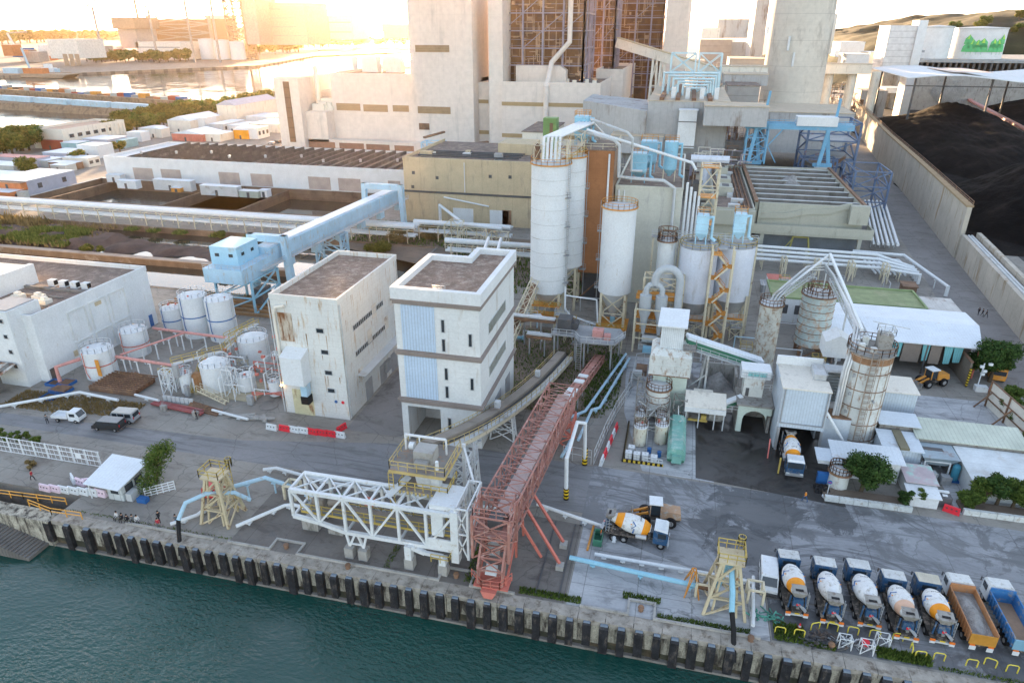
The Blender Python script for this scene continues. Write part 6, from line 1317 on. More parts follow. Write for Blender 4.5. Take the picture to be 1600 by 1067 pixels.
part(t,'hatch',grey,lambda b:[b.box(bu-2.3,bv-2.35,z,bu-1.5,bv-2.15,z+.5) for z in (3.2,6,9,12)]+[b.cyl((bu+.9,bv-3.6,8.8),(bu+.9,bv-2.8,8.8),.16)])
part(t,'skirt',rw,lambda b:b.lathe(bu,bv,[(br_+.25,0),(br_+.25,1.6),(br_,1.7)],30))
# dispatch pipes over the silos
for i in range(3):
 pipe('pipe',['outer','middle','inner'][i]+' grey pipe running down from the peak to the largest rusty silo',[(17.8+i*.5,121,13.4),(18.6+i*.5,122,15.0-i*.2),(24.5,129.2+i*.3,18.2-i*.4),(27.6,130-i*.3,18.8-i*.5),(28.6+i*.3,126,18.0-i*.5),(28.0+i*.4,104,17.3-i*.2),(26.9+i*.4,99.4,16.4),(26.0+i*.35,97.4,13),(26.0+i*.3,97.4,.4)],.19,silver if i else lgrey,group='grey pipes over the rusty silos')
t=thing('pipe_gantry','white peaked frame carrying grey pipes above middle rusty silo','frame',27,126,12)
part(t,'peak',wclean,lambda b:(b.bar((21.5,125.2,15.8),(28.4,131,20.4),.3),b.bar((28.4,131,20.4),(28.4,101.5,17.8),.4)))
part(t,'tray',lgrey,lambda b:(b.truss((28.9,127,16.4),(28.9,102,16.2),1.3,.7,14,.12,.07),b.truss((19.2,122.6,13.8),(25.8,129.8,16.6),1.2,.7,6,.12,.07)))
part(t,'post',lgrey,lambda b:(b.bar((28.4,131,13),(28.4,131,20.4),.2),b.bar((29,114,0),(29,114,16.2),.25)))
# small roofs round the big silo
def roofbox(label,u0,u1,v0,v1,z0,z1,wm,rm,cat='shed',name='plant_shed',lean=.3,ov=.25,gr=None):
 t=thing(name,label,cat,(u0+u1)/2,(v0+v1)/2,z0,gr)
 part(t,'wall',wm,lambda b:b.box(u0,v0,z0,u1,v1,z1))
 part(t,'roof',rm,lambda b:b.hexa([(u0-ov,v0-ov,z1+.01),(u1+ov,v0-ov,z1+.01),(u1+ov,v1+ov,z1+lean),(u0-ov,v1+ov,z1+lean)],[(u0-ov,v0-ov,z1+.14),(u1+ov,v0-ov,z1+.14),(u1+ov,v1+ov,z1+lean+.13),(u0-ov,v1+ov,z1+lean+.13)]))
 return t
roofbox('small pale canopy roof left of the largest rusty silo foot',23.0,25.8,88.2,90.6,2.4,3.0,wclean,blr)
roofbox('long white roofed room at foot of the largest rusty silo',25.3,33.8,89.2,92.4,0,3.3,wclean,wcorr,ov=.5)
roofbox('pale blue box room with white and cream roof right of big silo',34.8,39.4,105,110,0,6.4,blw,cream2)
roofbox('pale blue lean roof stepping down right of big silo',32.9,38.2,98.2,101.4,0,4.4,dust,blr)
roofbox('pale blue roof pair with dark strip right of big silo',32.4,37.4,92.8,97.4,0,3.4,blw,blr)
o=MB().box(34.4,92.5,3.62,35.6,97.7,3.95).build('roof_strip',mat('olive_brown_sheet',(.2,.18,.12),.8));tag(o,'dark olive strip between two pale blue roofs','roof strip')
roofbox('teal and pink roofed hut right of dark tree',34.2,37.8,86.8,90.6,0,2.2,lgrey,mat('pink_stained_roof',(.48,.4,.42),.7,var=.2,dirt=(.3,.55,.48),damt=.5,dscale=.35))
roofbox('low white hut behind planter beside the pink roofed hut',34.0,37.6,84.4,86.4,0,1.6,white2,wclean)
silo('small rusty topped white tank beside tyre heap and blue round sign',25.6,86.6,1.3,.1,2.6,0,m=rw,railm=rustm,legs=0,n=20)
o=MB().box(22.9,86.6,.02,24.4,87.2,1.8).build('blue_locker',blue);tag(o,'blue locker under small pale canopy','locker')
for i in range(6):
 u,v,z=22.8+(i % 3)*.55,84.6+(i // 3)*.9,.3
 b=MB();b.tube([(u+.36*math.cos(a),v+.18*math.sin(a),z+.36*math.sin(a)) for a in [2*math.pi*k/12 for k in range(13)]],.14,7);o=b.build('tyre',black,smooth=True);tag(o,['left','middle','right'][i % 3]+' black tyre in the '+['front','back'][i // 3]+' row of heap beside small tank','tyre','tyres heaped near mixer shed')
t=thing('round_sign','small round blue sign on white post in tyre base','sign',23.9,84.0,0)
part(t,'post',white,lambda b:b.bar((23.9,84,0),(23.9,84,2.3),.08));part(t,'plate',[blue,redb],lambda b:(b.cyl((23.9,83.98,2.3),(23.9,83.93,2.3),.3),setattr(b,'k',1),b.box(23.7,83.9,2.26,24.1,83.93,2.34)))
part(t,'tyre_base',lgrey,lambda b:b.lathe(23.7,83.7,[(.25,.03),(.5,.05),(.5,.25),(.25,.28)],14))
t=thing('striped_pole','red and white striped pole with yellow guard left of mixer shed','pole',17.4,90,0)
part(t,'pole',mat('red_white_stripe',(.7,.2,.18),.5),lambda b:b.bar((16.9,91.6,0),(16.9,92.2,3),.16));part(t,'guard',yel,lambda b:b.bar((18.0,88.0,0),(18.0,88.0,2.6),.2))
# long white roofed depot
t=thing('depot','long white roofed open depot with teal curtain strips','building',44,134,0)
part(t,'roof',wcorr,lambda b:(b.hexa([(29.8,126.6,6.0),(55.6,126.6,6.0),(57.8,135.6,6.9),(31.6,135.6,6.9)],[(29.8,126.6,6.2),(55.6,126.6,6.2),(57.8,135.6,7.1),(31.6,135.6,7.1)]),b.hexa([(31.6,135.6,6.9),(57.8,135.6,6.9),(58.6,145,6.0),(33,145,6.0)],[(31.6,135.6,7.1),(57.8,135.6,7.1),(58.6,145,6.2),(33,145,6.2)])))
part(t,'wall',mat('dark_brown_sheet',(.16,.13,.115),.8),lambda b:(b.box(33,144.2,0,58,144.6,6),b.box(31.5,127.4,0,31.8,144.2,6.2),b.box(34,134,0,57,134.2,6)))
part(t,'side_wall',mat('brown_side_sheet',(.2,.17,.14),.85),lambda b:b.box(53.2,123.6,0,53.5,133.8,4.6));part(t,'side_top',rustm,lambda b:b.box(53.1,123.6,4.6,53.6,133.8,4.8))
for x in (36.5,41.6,47,55.4):part(t,'post',red if x < 40 or x > 50 else dgrey,lambda b:b.bar((x,127.1,0),(x,127.1,6.0),.25))
tc_=mat('teal_curtain',(.16,.42,.46),.7,lines=[(0,.35,.1,.8)])
for x0,x1,h in ((36.8,38.3,3.4),(38.4,39.8,3.2),(40.4,42.8,3.1),(46.2,47.4,3.4),(49.8,51.2,3.6),(51.3,52.8,3.2)):
 part(t,'curtain',tc_,lambda b:b.hexa([(x0+.3,127.0,6-h),(x1-.1,127.0,6-h+.1),(x1-.1,127.12,6-h+.1),(x0+.3,127.12,6-h)],[(x0,127.0,5.95),(x1,127.0,5.95),(x1,127.12,5.95),(x0,127.12,5.95)]))
for x0,x1 in ((43,46),(47.6,49.4)):part(t,'brown_curtain',mat('brown_curtain',(.2,.17,.15),.8),lambda b:b.box(x0,127.02,2.2,x1,127.1,5.95))
part(t,'striped_post',mat('yellow_black_post',(.65,.45,.04),.5,lines=[(2,.5,.25,.05)]),lambda b:b.bar((53.4,123.4,0),(53.4,123.4,3.6),.3))
part(t,'floodlight',white,lambda b:[b.box(x,122.6,z,x+.6,123,z+.4) for x,z in ((54.4,4.2),(55,3.4),(55.6,4.8),(54.8,2.8))]+[b.bar((55,123,0),(55,123,5),.15)])
part(t,'inner_panel',lgrey,lambda b:(b.box(20+12.4,129,0,33.6,129.2,2.2),b.box(35,124.8,.1,41,125.2,1.6)))
o=MB().box(54.3,121.6,.02,56.2,122.8,1.0).build('white_tub',white2);tag(o,'white tub next to striped depot post','tub')
o=MB().box(56.6,121.4,.02,58.2,122.4,.9).build('pink_tub',mat('pink_plastic',(.6,.12,.25),.5));tag(o,'pink tub beside white tub at tree foot','tub')
# green roofed building and small roofs behind the depot
t=block('workshop','workshop with faded green felt roof behind long depot','building',22,52.5,147,158,5.4,white2,mat('faded_green_felt',(.27,.31,.17),.95,var=.15,scale=.6,dirt=(.35,.35,.22),damt=.4),.35,parm=mat('green_trim',(.25,.32,.16),.8))
for x in (24,27):faceS(t,'window',dgrey,x,x+1.6,2,4,147)
roofbox('rusty pale tin roofed shack right of the green roofed workshop',53.2,60.5,150.5,159,0,3.6,grey,mat('pale_tin',(.55,.53,.5),.7,dirt=RUST,damt=.4,lines=[(0,1.2,.06,.8)]))
roofbox('blue grey roofed shack right of workshop near coal road',53.5,60.5,145.5,150,0,3.0,grey,mat('blue_grey_tin',(.3,.38,.46),.6,lines=[(0,.5,.1,.8)]))
roofbox('small blue tarpaulin roof behind green roofed workshop',30,37,159,163,0,2.6,grey,mat('blue_tarp',(.1,.35,.6),.6))
# sloping screen wall frame
t=thing('screen_fence','slanted pale sheet screen on rusty frame at right of loader yard','fence',55,112,0)
part(t,'sheet',cream2,lambda b:b.hexa([(54.2,116.5,.1),(56.4,100,.1),(56.5,100,.1),(54.3,116.5,.1)],[(54.2,116.5,4.6),(56.4,100,4.6),(56.5,100,4.6),(54.3,116.5,4.6)]));part(t,'frame',rustm,lambda b:[b.bar((54.1+2.2*k,116.5-16.5*k,0),(54.1+2.2*k,116.5-16.5*k,4.8),.22) for k in (0,.33,.66,1)]+[b.bar((54.1,116.5,z),(56.3,100,z),.16) for z in (1.5,3,4.7)]+[b.bar((54.1+2.2*k,116.5-16.5*k,3),(52+2.2*k,116.5-16.5*k,0),.18) for k in (0.05,.4,.75)])
# long cream roof, white roof, hopper
t=roofbox('long cream ribbed roof shed across the right yard',37.6,52.0,96.2,101.3,0,3.8,dust,mat('cream_green_ribbed',(.5,.54,.46),.6,lines=[(0,.6,.12,.85)]),lean=.5)
t=roofbox('white flat roofed shed in front of the long cream roof',42.4,51,88.0,95.6,0,3.0,lgrey,mat('weathered_white_roof',(.6,.64,.66),.6,lines=[(1,2.4,.08,.85)],dirt=(.5,.5,.48),damt=.4),lean=.3)
t=thing('feed_hopper','blue grey steel feed hopper on white legs under long cream roof','hopper',39.5,93.5,0)
part(t,'hopper_body',mat('blue_grey_steel',(.3,.37,.42),.6,dirt=RUST,damt=.3),lambda b:(b.hexa([(38.2,92.6,1.8),(40.8,92.6,1.8),(40.8,94.6,1.8),(38.2,94.6,1.8)],[(37.2,91.6,3.4),(42,91.8,3.4),(42,95.8,3.4),(37.2,95.8,3.4)])))
part(t,'opening',dgrey,lambda b:b.box(37.8,93.8,3.38,40.4,94.6,3.45));part(t,'leg',white,lambda b:[b.bar((x,y,0),(x,y,2.6),.18) for x in (37.8,41) for y in (92.2,95)]+[b.bar((37.8,92.2,2.6),(41,92.2,2.6),.2)])
for i,(u,v,m,l) in enumerate(((38.2,91.0,lgrey,'grey machine box under feed hopper'),(39.8,90.4,grey,'dark framed crate in front of feed hopper'),(44.6-1.2,91.6,yel,'yellow machine by white roofed shed wall'),(43.6-1.2,93.4,silver,'steel cabinet above the yellow machine'))):
 o=MB();o.box(u,v,.02,u+1.1,v+1.0,1.3);o.rail([(u-.05,v-.05,.02),(u+1.15,v-.05,.02)],1.35,.6,.08);o=o.build('machine',m);tag(o,l,'machine')
t=thing('blue_pump','tall blue pump cylinder standing right of feed hopper','pump',41.6,92.2,0);part(t,'barrel',mat('pump_blue',(.06,.27,.38),.5),lambda b:b.lathe(41.8,91.9,[(.5,.02),(.5,2.4),(.3,2.7)],14));part(t,'base',blue,lambda b:b.box(41.2,91.3,.02,42.4,92.5,.3))
heap('machine_scrap',dust,43.6-.6,95,1.6,1.6,1.0,5,n=12,label='dusty scrap between hopper and white roofed shed',cat='scrap',z0=.02)
t=thing('white_truss_scrap','white lattice scrap beside pale blue roof pair','scrap',38,94,0);part(t,'lattice',white,lambda b:b.truss((37.9,91.8,.2),(38,97,.2),.8,1.6,5,.1,.08));part(t,'red_box',redb,lambda b:b.box(37.6,91.0,.02,38.6,91.6,.3))
# planters
def planter(label,u0,u1,v):
 t=thing('planter_wall',label,'planter',(u0+u1)/2,v,0)
 n=int((u1-u0)/1.8)
 part(t,'kerb_block',mat('whitewashed_block',(.6,.63,.62),.8,var=.1,dirt=(.4,.36,.3),damt=.4,dscale=1.5),lambda b:[b.box(u0+(u1-u0)*i/n+.03,v-.25,.02,u0+(u1-u0)*(i+1)/n-.03,v+.25,.8) for i in range(n)])
 part(t,'planter_soil',g_dirt,lambda b:b.box(u0,v+.25,.02,u1,v+2.6,.35))
planter('white block planter wall under the dark round tree',23.4,34.2,83.0);planter('white block planter wall at right edge under hedge',40.6,60,84.2)
t=thing('bin_box','dark framed box with white top by red barrier','box',38.4,85.6,0);part(t,'body',dgrey,lambda b:b.box(37.8,85,.02,39.4,86.6,1.5));part(t,'lid',white,lambda b:(b.box(37.9,86.2,1.5,39.3,86.6,1.7),b.box(38.3,85.4,1.5,38.9,85.8,1.6)))
barrier(39.2,84.1,R(-25),redb,'single red barrier at yard gate beside right planter','red barriers of the yard gate')
# grey coal bunker building with bays
olive=mat('olive_concrete',(.42,.42,.36),.85,var=.05,dirt=(.33,.33,.28),damt=.3,streak=4)
gv=203.
t=thing('bunker_building','olive grey concrete bunker building with stair parapet and open coal bays','building',38,235,0)
part(t,'lower_wall',mat('dark_blue_grey_wall',(.2,.22,.24),.8),lambda b:b.box(23,gv,0,51,262,6))
part(t,'balcony',olive,lambda b:(b.box(21.5,gv-4,5.4,53,gv,6),b.box(21.5,gv-4.2,6,53,gv-3.8,8.2),b.box(52.6,gv-3.8,6,53,gv+2,8.2)))
part(t,'wall',olive,lambda b:(b.box(23,gv,6,50.6,gv+.7,13.4),b.box(22,gv+1,6,22.8,262,13.4),b.box(50.2,gv+1,6,51,262,13.4),b.box(22.8,261,6,50.2,262,13.4)))
part(t,'stair_parapet',olive,lambda b:b.extr([(23,10.6),(30,10.8),(36,12.4),(41,12.6),(45.6,14.2),(47,14.4),(47,12.8),(45,12.6),(41,11),(36,10.8),(30,9.2),(23,9)],1,gv-.5,gv-.02))
part(t,'corner_tower',olive,lambda b:(b.box(46.6,gv-2.4,9,51.4,gv,14),b.box(46.9,gv-2.1,14,51.1,gv-.3,14.1)))
for i in range(8):(part(t,'bay_divider',concd,lambda b:b.box(22.8,gv+6+i*7.2,3,50.2,gv+6.4+i*7.2,13.0)),part(t,'divider_cap',lgrey,lambda b:b.box(22.8,gv+5.9+i*7.2,13.0,50.2,gv+6.5+i*7.2,13.2)))
part(t,'bay_floor',dgrey,lambda b:b.box(22.8,gv+1,2,50.2,261,4));heap('coal',gravel,37,242,13,17,9.6,2,par=t,z0=4)
part(t,'crane_rail',rustm,lambda b:(b.box(21.6,gv,13.4,22.6,262,13.9),b.box(50.3,gv,13.4,51.2,262,13.9)));part(t,'column',olive,lambda b:(b.box(49.6,gv-3.6,0,50.6,gv-2.6,5.4),b.box(24,gv-3.6,0,25,gv-2.6,5.4)))
part(t,'yellow_chute',mat('ochre_frame',(.4,.36,.12),.7),lambda b:(b.bar((32,gv-4.6,0),(33,gv-2,4.6),.4),b.bar((37.6,gv-4.6,0),(37,gv-2,4.6),.4),b.bar((33,gv-2,4.6),(37,gv-2,4.6),.4),b.bar((29,gv-6,0),(32.6,gv-3,4),.2)))
t=block('crane_house','pale long roofed block with vents and rails left of the coal bays','building',10.5,21.2,196,262,12.2,olive,roofb,.8)
part(t,'overhang',olive,lambda b:b.box(9.6,194.6,8.6,21.4,195.9,12.6))
for i in range(6):part(t,'bracket',olive,lambda b:b.box(7.4,204+i*9,9,10.4,205.5+i*9,9.8))
for u,v,w_ in ((12,246,4),(12,226,4),(12,214,4)):
 q=part(t,'roof_vent',olive,lambda b:b.box(u,v,12.22,u+w_,v+6,15));part(q,'opening',dgrey,lambda b:b.box(u+1,v+1.2,15,u+w_-1,v+4.8,15.05))
for i in range(8):part(t,'roof_unit',lgrey,lambda b:b.box(12+rp.uniform(0,5),198+i*7,12.22,14+rp.uniform(0,5),200+i*7,13.4))
part(t,'roof_rail',rustm,lambda b:[b.box(17.4+i*1.2,197,12.25,17.7+i*1.2,261,12.9) for i in range(3)])
# blue travelling crane
t=thing('gantry_crane','bright blue travelling gantry crane spanning the coal bays','crane',36,262,0)
cb_=mat('crane_blue',(.16,.37,.55),.5,var=.08,dirt=(.3,.35,.4),damt=.2)
vC=266.
cu0,cu1=ONV(1165,194,vC)[0],ONV(1335,198,vC)[0];cz=ONV(1240,196,vC)[1]
part(t,'girder',cb_,lambda b:(b.box(cu0,vC-1,cz-1.4,cu1,vC+.2,cz+.6),b.box(cu0,vC+3,cz-1.4,cu1,vC+4.2,cz+.6),b.rail([(cu0,vC-1,cz+.6),(cu1,vC-1,cz+.6)],1.2,3,.14)))
part(t,'trolley',white2,lambda b:b.box(ONV(1244,194,vC)[0],vC-1.6,cz,ONV(1308,194,vC)[0],vC+4.4,cz+3))
for u in (cu0+4,cu1-8):part(t,'leg',cb_,lambda b:(b.bar((u-1.5,vC-.5,13.4),(u,vC-.5,cz),1.2),b.bar((u+2.6,vC+3.6,13.4),(u,vC+3.6,cz),1.2),b.bar((u-3,vC+1.5,13.6),(u+3.4,vC+1.5,13.6),1.2)))
part(t,'mast',cb_,lambda b:(b.bar((cu0+6,vC+2,cz),(cu0+7,vC+2,cz+11),.8),b.bar((cu1-6,vC+2,cz),(cu1-5.6,vC+2,cz+9),.8),b.cyl((cu0+4,vC,cz+2.5),(cu0+4,vC+3,cz+2.5),2)))
part(t,'bracing',cb_,lambda b:(b.bar((cu0+4,vC,14),(cu0+14,vC,cz),.4),b.bar((cu0+12,vC,14),(cu0+4,vC,cz),.3),b.tower(cu0+1,vC-1,cu0+8,vC+4,13.6,cz,3,.5,.3)))
# dark blue steel frames at right
t=thing('steel_platforms','dark blue steel frames with rusty stairs at chimney foot','steel frame',62,300,0)
dbl=mat('dark_blue_steel',(.12,.17,.27),.6,var=.15,dirt=RUST,damt=.25)
part(t,'frame',dbl,lambda b:(b.tower(46,286,64,306,0,26,4,.8,.45),b.tower(57,250,68,268,0,15,3,.6,.35),b.tower(44,276,56,284,0,14,2,.5,.3)))
part(t,'stair',rustm,lambda b:(b.bar((48,284,4),(60,284,14),2,.5),b.bar((46,274,2),(55,274,9),1.8,.4),b.rail([(48,283,4),(60,283,14)],1.2,2,.12)))
part(t,'deck',grey,lambda b:(b.box(46,286,19,64,306,19.3),b.box(46,286,12.6,64,306,12.9),b.box(50,286.5,0,58,300,8)));part(t,'white_box',white2,lambda b:b.box(48,272,8,53,274,13))
# pipe bundles
for i in range(6):
 pipe('pipe',['outermost','second','third','fourth','fifth','innermost'][i]+' of six parallel white pipes between bunker building and coal road',[(55.6+i*1.25+9,262,3),(55.2+i*1.25,205,3)],.3+.12*(i % 2),wclean if i % 2 else white,sup=12,supm=lgrey,group='parallel pipes beside the coal road')
for i in range(4):
 pipe('pipe',['lowest','second','third','topmost'][i]+' of four white pipes crossing behind the rusty silos',[(18,183+i*2.2,3+i*.5),(52,182+i*2.2,3+i*.5),(60.5,180+i*2,2.6),(60.5,180+i*2,.2)],.42,white if i % 2 else wclean,sup=9,supm=cream,group='crossing pipes behind rusty silos')
for i in range(7):
 pipe('pipe',ordn(i)+' slanting pipe from left in the comb beside coal road',[(51+i*1.15,182,1.6),(50+i*1.15,191,2.2)],.26,wclean,group='comb of short pipes beside the coal road')
pipe('pipe','white loop pipe bordering the comb of short pipes',[(48,196,3),(60.5,195,3),(64.4,172,2.6),(64.4,172,.2)],.42,white,sup=8)
pipe('pipe','second white loop pipe inside the bordering one',[(49,192.5,2.4),(58.6,192,2.4),(58.8,186.5,2.4)],.36,white)
o=thing('trestle','long cream trestle under pipes behind rusty silos','frame',40,180,0);part(o,'frame',cream,lambda b:[b.tower(20+i*8,178.5,21+i*8,181.5,0,4.6,1,.22,.16) for i in range(5)])
heap('scrap_patch',mat('rubble_brown',(.2,.16,.14),.95,var=.35,scale=.8),56,199,5,4,.8,4,n=16,label='brown rubble patch between pipe bundles near coal road',cat='rubble',z0=.02)
for i,(u,v,m,l) in enumerate(((24,170,red,'red machine below crossing pipes'),(27.5,168,redp,'pink crate beside red machine'),(22,165,grey,'grey pipes crate behind slim rusty silo'),(55,172,wood,'brown hut at end of crossing pipes'))):
 roofbox(l,u,u+3,v,v+3,0,1.8,m,m,'crate','crate')
# boundary wall of the coal yard
t=thing('coal_yard_wall','tall long concrete wall between coal road and coal heap','wall',90,350,0)
cw=mat('stained_wall_concrete',(.46,.42,.36),.9,var=.12,scale=.15,dirt=(.3,.22,.14),damt=.35,dscale=.2,streak=5,bump=.2,lines=[(1,9.,.25,.8)])
WP=[(112,560),(103.4,470),(90.4,350),(84.4,284),(76.6,206.5)]
part(t,'wall_body',cw,lambda b:[b.hexa([(a[0],a[1],0),(c[0],c[1],0),(c[0]+1.2,c[1],0),(a[0]+1.2,a[1],0)],[(a[0],a[1],14.2),(c[0],c[1],14.2),(c[0]+1.2,c[1],14.2),(a[0]+1.2,a[1],14.2)]) for a,c in zip(WP,WP[1:])])
part(t,'coping',mat('brown_stained_coping',(.34,.25,.15),.9),lambda b:[b.bar((a[0]+.6,a[1],14.4),(c[0]+.6,c[1],14.4),1.8,.5) for a,c in zip(WP,WP[1:])])
part(t,'railing',rustm,lambda b:[b.rail([(a[0]+1.2,a[1],14.6),(c[0]+1.2,c[1],14.6)],1.2,5,.12) for a,c in zip(WP,WP[1:])])
t=thing('coal_yard_wall','lower concrete wall with pipes on top at right photo edge','wall',75,170,0)
WQ=[(76.6,205),(75.2,190),(71.6,152),(69.5,120)]
part(t,'wall_body',cw,lambda b:[b.hexa([(a[0],a[1],0),(c[0],c[1],0),(c[0]+1,c[1],0),(a[0]+1,a[1],0)],[(a[0],a[1],7),(c[0],c[1],7),(c[0]+1,c[1],7),(a[0]+1,a[1],7)]) for a,c in zip(WQ,WQ[1:])]+[b.hexa([(a[0]+3.4,a[1],0),(c[0]+3.4,c[1],0),(c[0]+4.4,c[1],0),(a[0]+4.4,a[1],0)],[(a[0]+3.4,a[1],7.8),(c[0]+3.4,c[1],7.8),(c[0]+4.4,c[1],7.8),(a[0]+4.4,a[1],7.8)]) for a,c in zip(WQ,WQ[1:])])
part(t,'pipe_run',lgrey,lambda b:[b.tube([(a[0]+k,a[1],6.8) for a in WQ],.3,8) for k in (1.6,2.4)]);part(t,'inner_fill',concd,lambda b:[b.hexa([(a[0]+1,a[1],0),(c[0]+1,c[1],0),(c[0]+3.4,c[1],0),(a[0]+3.4,a[1],0)],[(a[0]+1,a[1],6),(c[0]+1,c[1],6),(c[0]+3.4,c[1],6),(a[0]+3.4,a[1],6)]) for a,c in zip(WQ,WQ[1:])])
# coal heaps
def big_heap(label,cx,cy,rx,ry,h,seed):heap('coal_heap',mat('black_coal',(.007,.006,.006),1.,var=.4,scale=.12,dirt=(.02,.016,.015),damt=.4,dscale=.08,bump=.7,bscale=1.2,spec=.1),cx,cy,rx,ry,h,seed,n=150,label=label,cat='coal heap',z0=.05,ex=1.5)
big_heap('huge black coal heap behind the tall concrete wall',143,430,42,120,18.5,3);big_heap('near black coal heap at right photo edge behind wall',127,262,41,50,19,9);big_heap('far black coal heap beyond the red conveyor line',290,640,80,110,15,14)
# conveyor line through the coal yard
t=thing('yard_conveyor','long pinkish red conveyor on concrete wall dividing the coal yard','conveyor',170,400,0)
cc0,cc1=G(1517,158,8),G(1640,222,8)
k0,k1=G(1452,118,14),cc0
part(t,'support_wall',conc,lambda b:b.bar(cc0+(3.4,),(cc1[0],cc1[1],3.4),3,6.8));part(t,'belt_cover',redp,lambda b:(b.bar(cc0+(8,),cc1+(8,),2.6,1.2),b.bar(k0+(14,),cc0+(8.2,),2.6,1.4)))
part(t,'second_track',rustm,lambda b:b.bar((cc0[0]+14,cc0[1]+10,2),(cc1[0]+14,cc1[1]+10,2),3,1))
t=thing('yard_conveyor','red conveyor bridge rising from coal wall to the wavy roof','conveyor',150,500,0)
a,c=G(1372,122,16),G(1446,113,18);part(t,'bridge',redp,lambda b:b.bar(a+(16,),c+(18,),3,1.6));part(t,'truss_frame',lgrey,lambda b:b.truss(a+(11.5,),c+(13.5,),3,4,8,.5,.35));part(t,'leg',conc,lambda b:(b.tower(c[0]-3,c[1]-3,c[0]+3,c[1]+3,0,15,1,1.4,.6),b.bar((a[0],a[1],0),(a[0],a[1],12),1.2)))
# small clutter round the silo feet and between the plants: every piece its own thing
rc=random.Random(11)
def clutter(n,U0_,U1_,V0_,V1_,where,zmax=3.):
 us_=sorted(rc.uniform(U0_,U1_) for _ in range(n));cn=[0]*4
 for i in range(n):
  u,v=us_[i],rc.uniform(V0_,V1_);k=i % 4;kk=0 if k < 2 else k;o1=ordn(cn[kk]);cn[kk] += 1;mm,mn=rc.choice([(wclean,'white'),(lgrey,'grey'),(silver,'steel'),(lblue,'light blue')])
  if k < 2:
   dx,dy=rc.choice(((rc.uniform(2,6),0),(0,rc.uniform(2,6))));z=rc.uniform(.6,zmax)
   pipe('pipe','bent '+mn+' pipe, '+o1+' from left '+where,[(u,v,.05),(u,v,z),(u+dx,v+dy,z),(u+dx,v+dy,.05)],rc.uniform(.08,.2),mm,group='bent pipes '+where)
  elif k== 2:
   t=thing('pump_set','motor and pump set, '+o1+' from left '+where,'pump',u,v,0,'pump sets '+where);m_=rc.choice([sblue,green,grey,rustm])
   part(t,'motor',m_,lambda b:b.cyl((u,v,.6),(u+1.1,v,.6),.32,n=10));part(t,'plinth',conc,lambda b:b.box(u-.3,v-.4,.02,u+1.8,v+.4,.28));part(t,'pump',m_,lambda b:b.lathe(u+1.45,v,[(.25,.28),(.4,.6),(.2,1.1)],10))
  else:
   t=thing('access_platform','railed access platform, '+o1+' from left '+where,'platform',u,v,0,'access platforms '+where);z=rc.uniform(1.5,zmax+1)
   part(t,'frame',cream,lambda b:b.tower(u,v,u+2.2,v+1.8,0,z,1,.16,.1));part(t,'railing',rc.choice([yel,oran,lgrey]),lambda b:b.rail([(u,v,z),(u+2.2,v,z),(u+2.2,v+1.8,z),(u,v+1.8,z)],1.,.9,.07,True));part(t,'deck',grey,lambda b:b.box(u,v,z-.1,u+2.2,v+1.8,z))
clutter(26,-34,-8,122,146,'around the silo feet',4);clutter(18,-6,22,122,146,'below the squat silos',4);clutter(12,14,27,104,124,'behind the loading shed',3);clutter(10,22,52,160,178,'behind the green roofed workshop');clutter(10,-82,-62,92,108,'inside the tank farm',4);clutter(12,-60,-34,166,200,'near the pipe trestle',4);clutter(8,8,20,150,200,'beside the pale store',5)
# ================================================================= VEHICLES (built along +Y, front at +Y, origin on the ground)
cabblue=mat('truck_blue',(.025,.08,.17),.5,var=.12,dirt=(.2,.2,.2),damt=.42,dscale=2)
drumw=mat('drum_white',(.68,.69,.69),.6,var=.08,dirt=(.42,.4,.36),damt=.4,dscale=2.0)
drumo=mat('drum_orange',(.8,.3,.02),.5,var=.06)
chas=mat('dirty_chassis',(.06,.055,.05),.8,var=.3,dirt=(.24,.2,.17),damt=.55,dscale=2)
hub=mat('wheel_hub',(.3,.3,.3),.5);lampo=mat('orange_lamp',(.8,.2,.03),.4);lampr=mat('red_lamp',(.5,.02,.02),.4);plate=mat('plate_yellow',(.7,.5,.05),.5)
def wheel(t,x,y,r=.5,w_=.3):
 s=1 if x > 0 else-1
 q=part(t,'wheel',black,lambda b:b.cyl((x-w_/2,y,r),(x+w_/2,y,r),r,n=16));part(q,'hub',hub,lambda b:b.cyl((x+s*w_/2,y,r),(x+s*(w_/2+.03),y,r),r*.5,n=10))
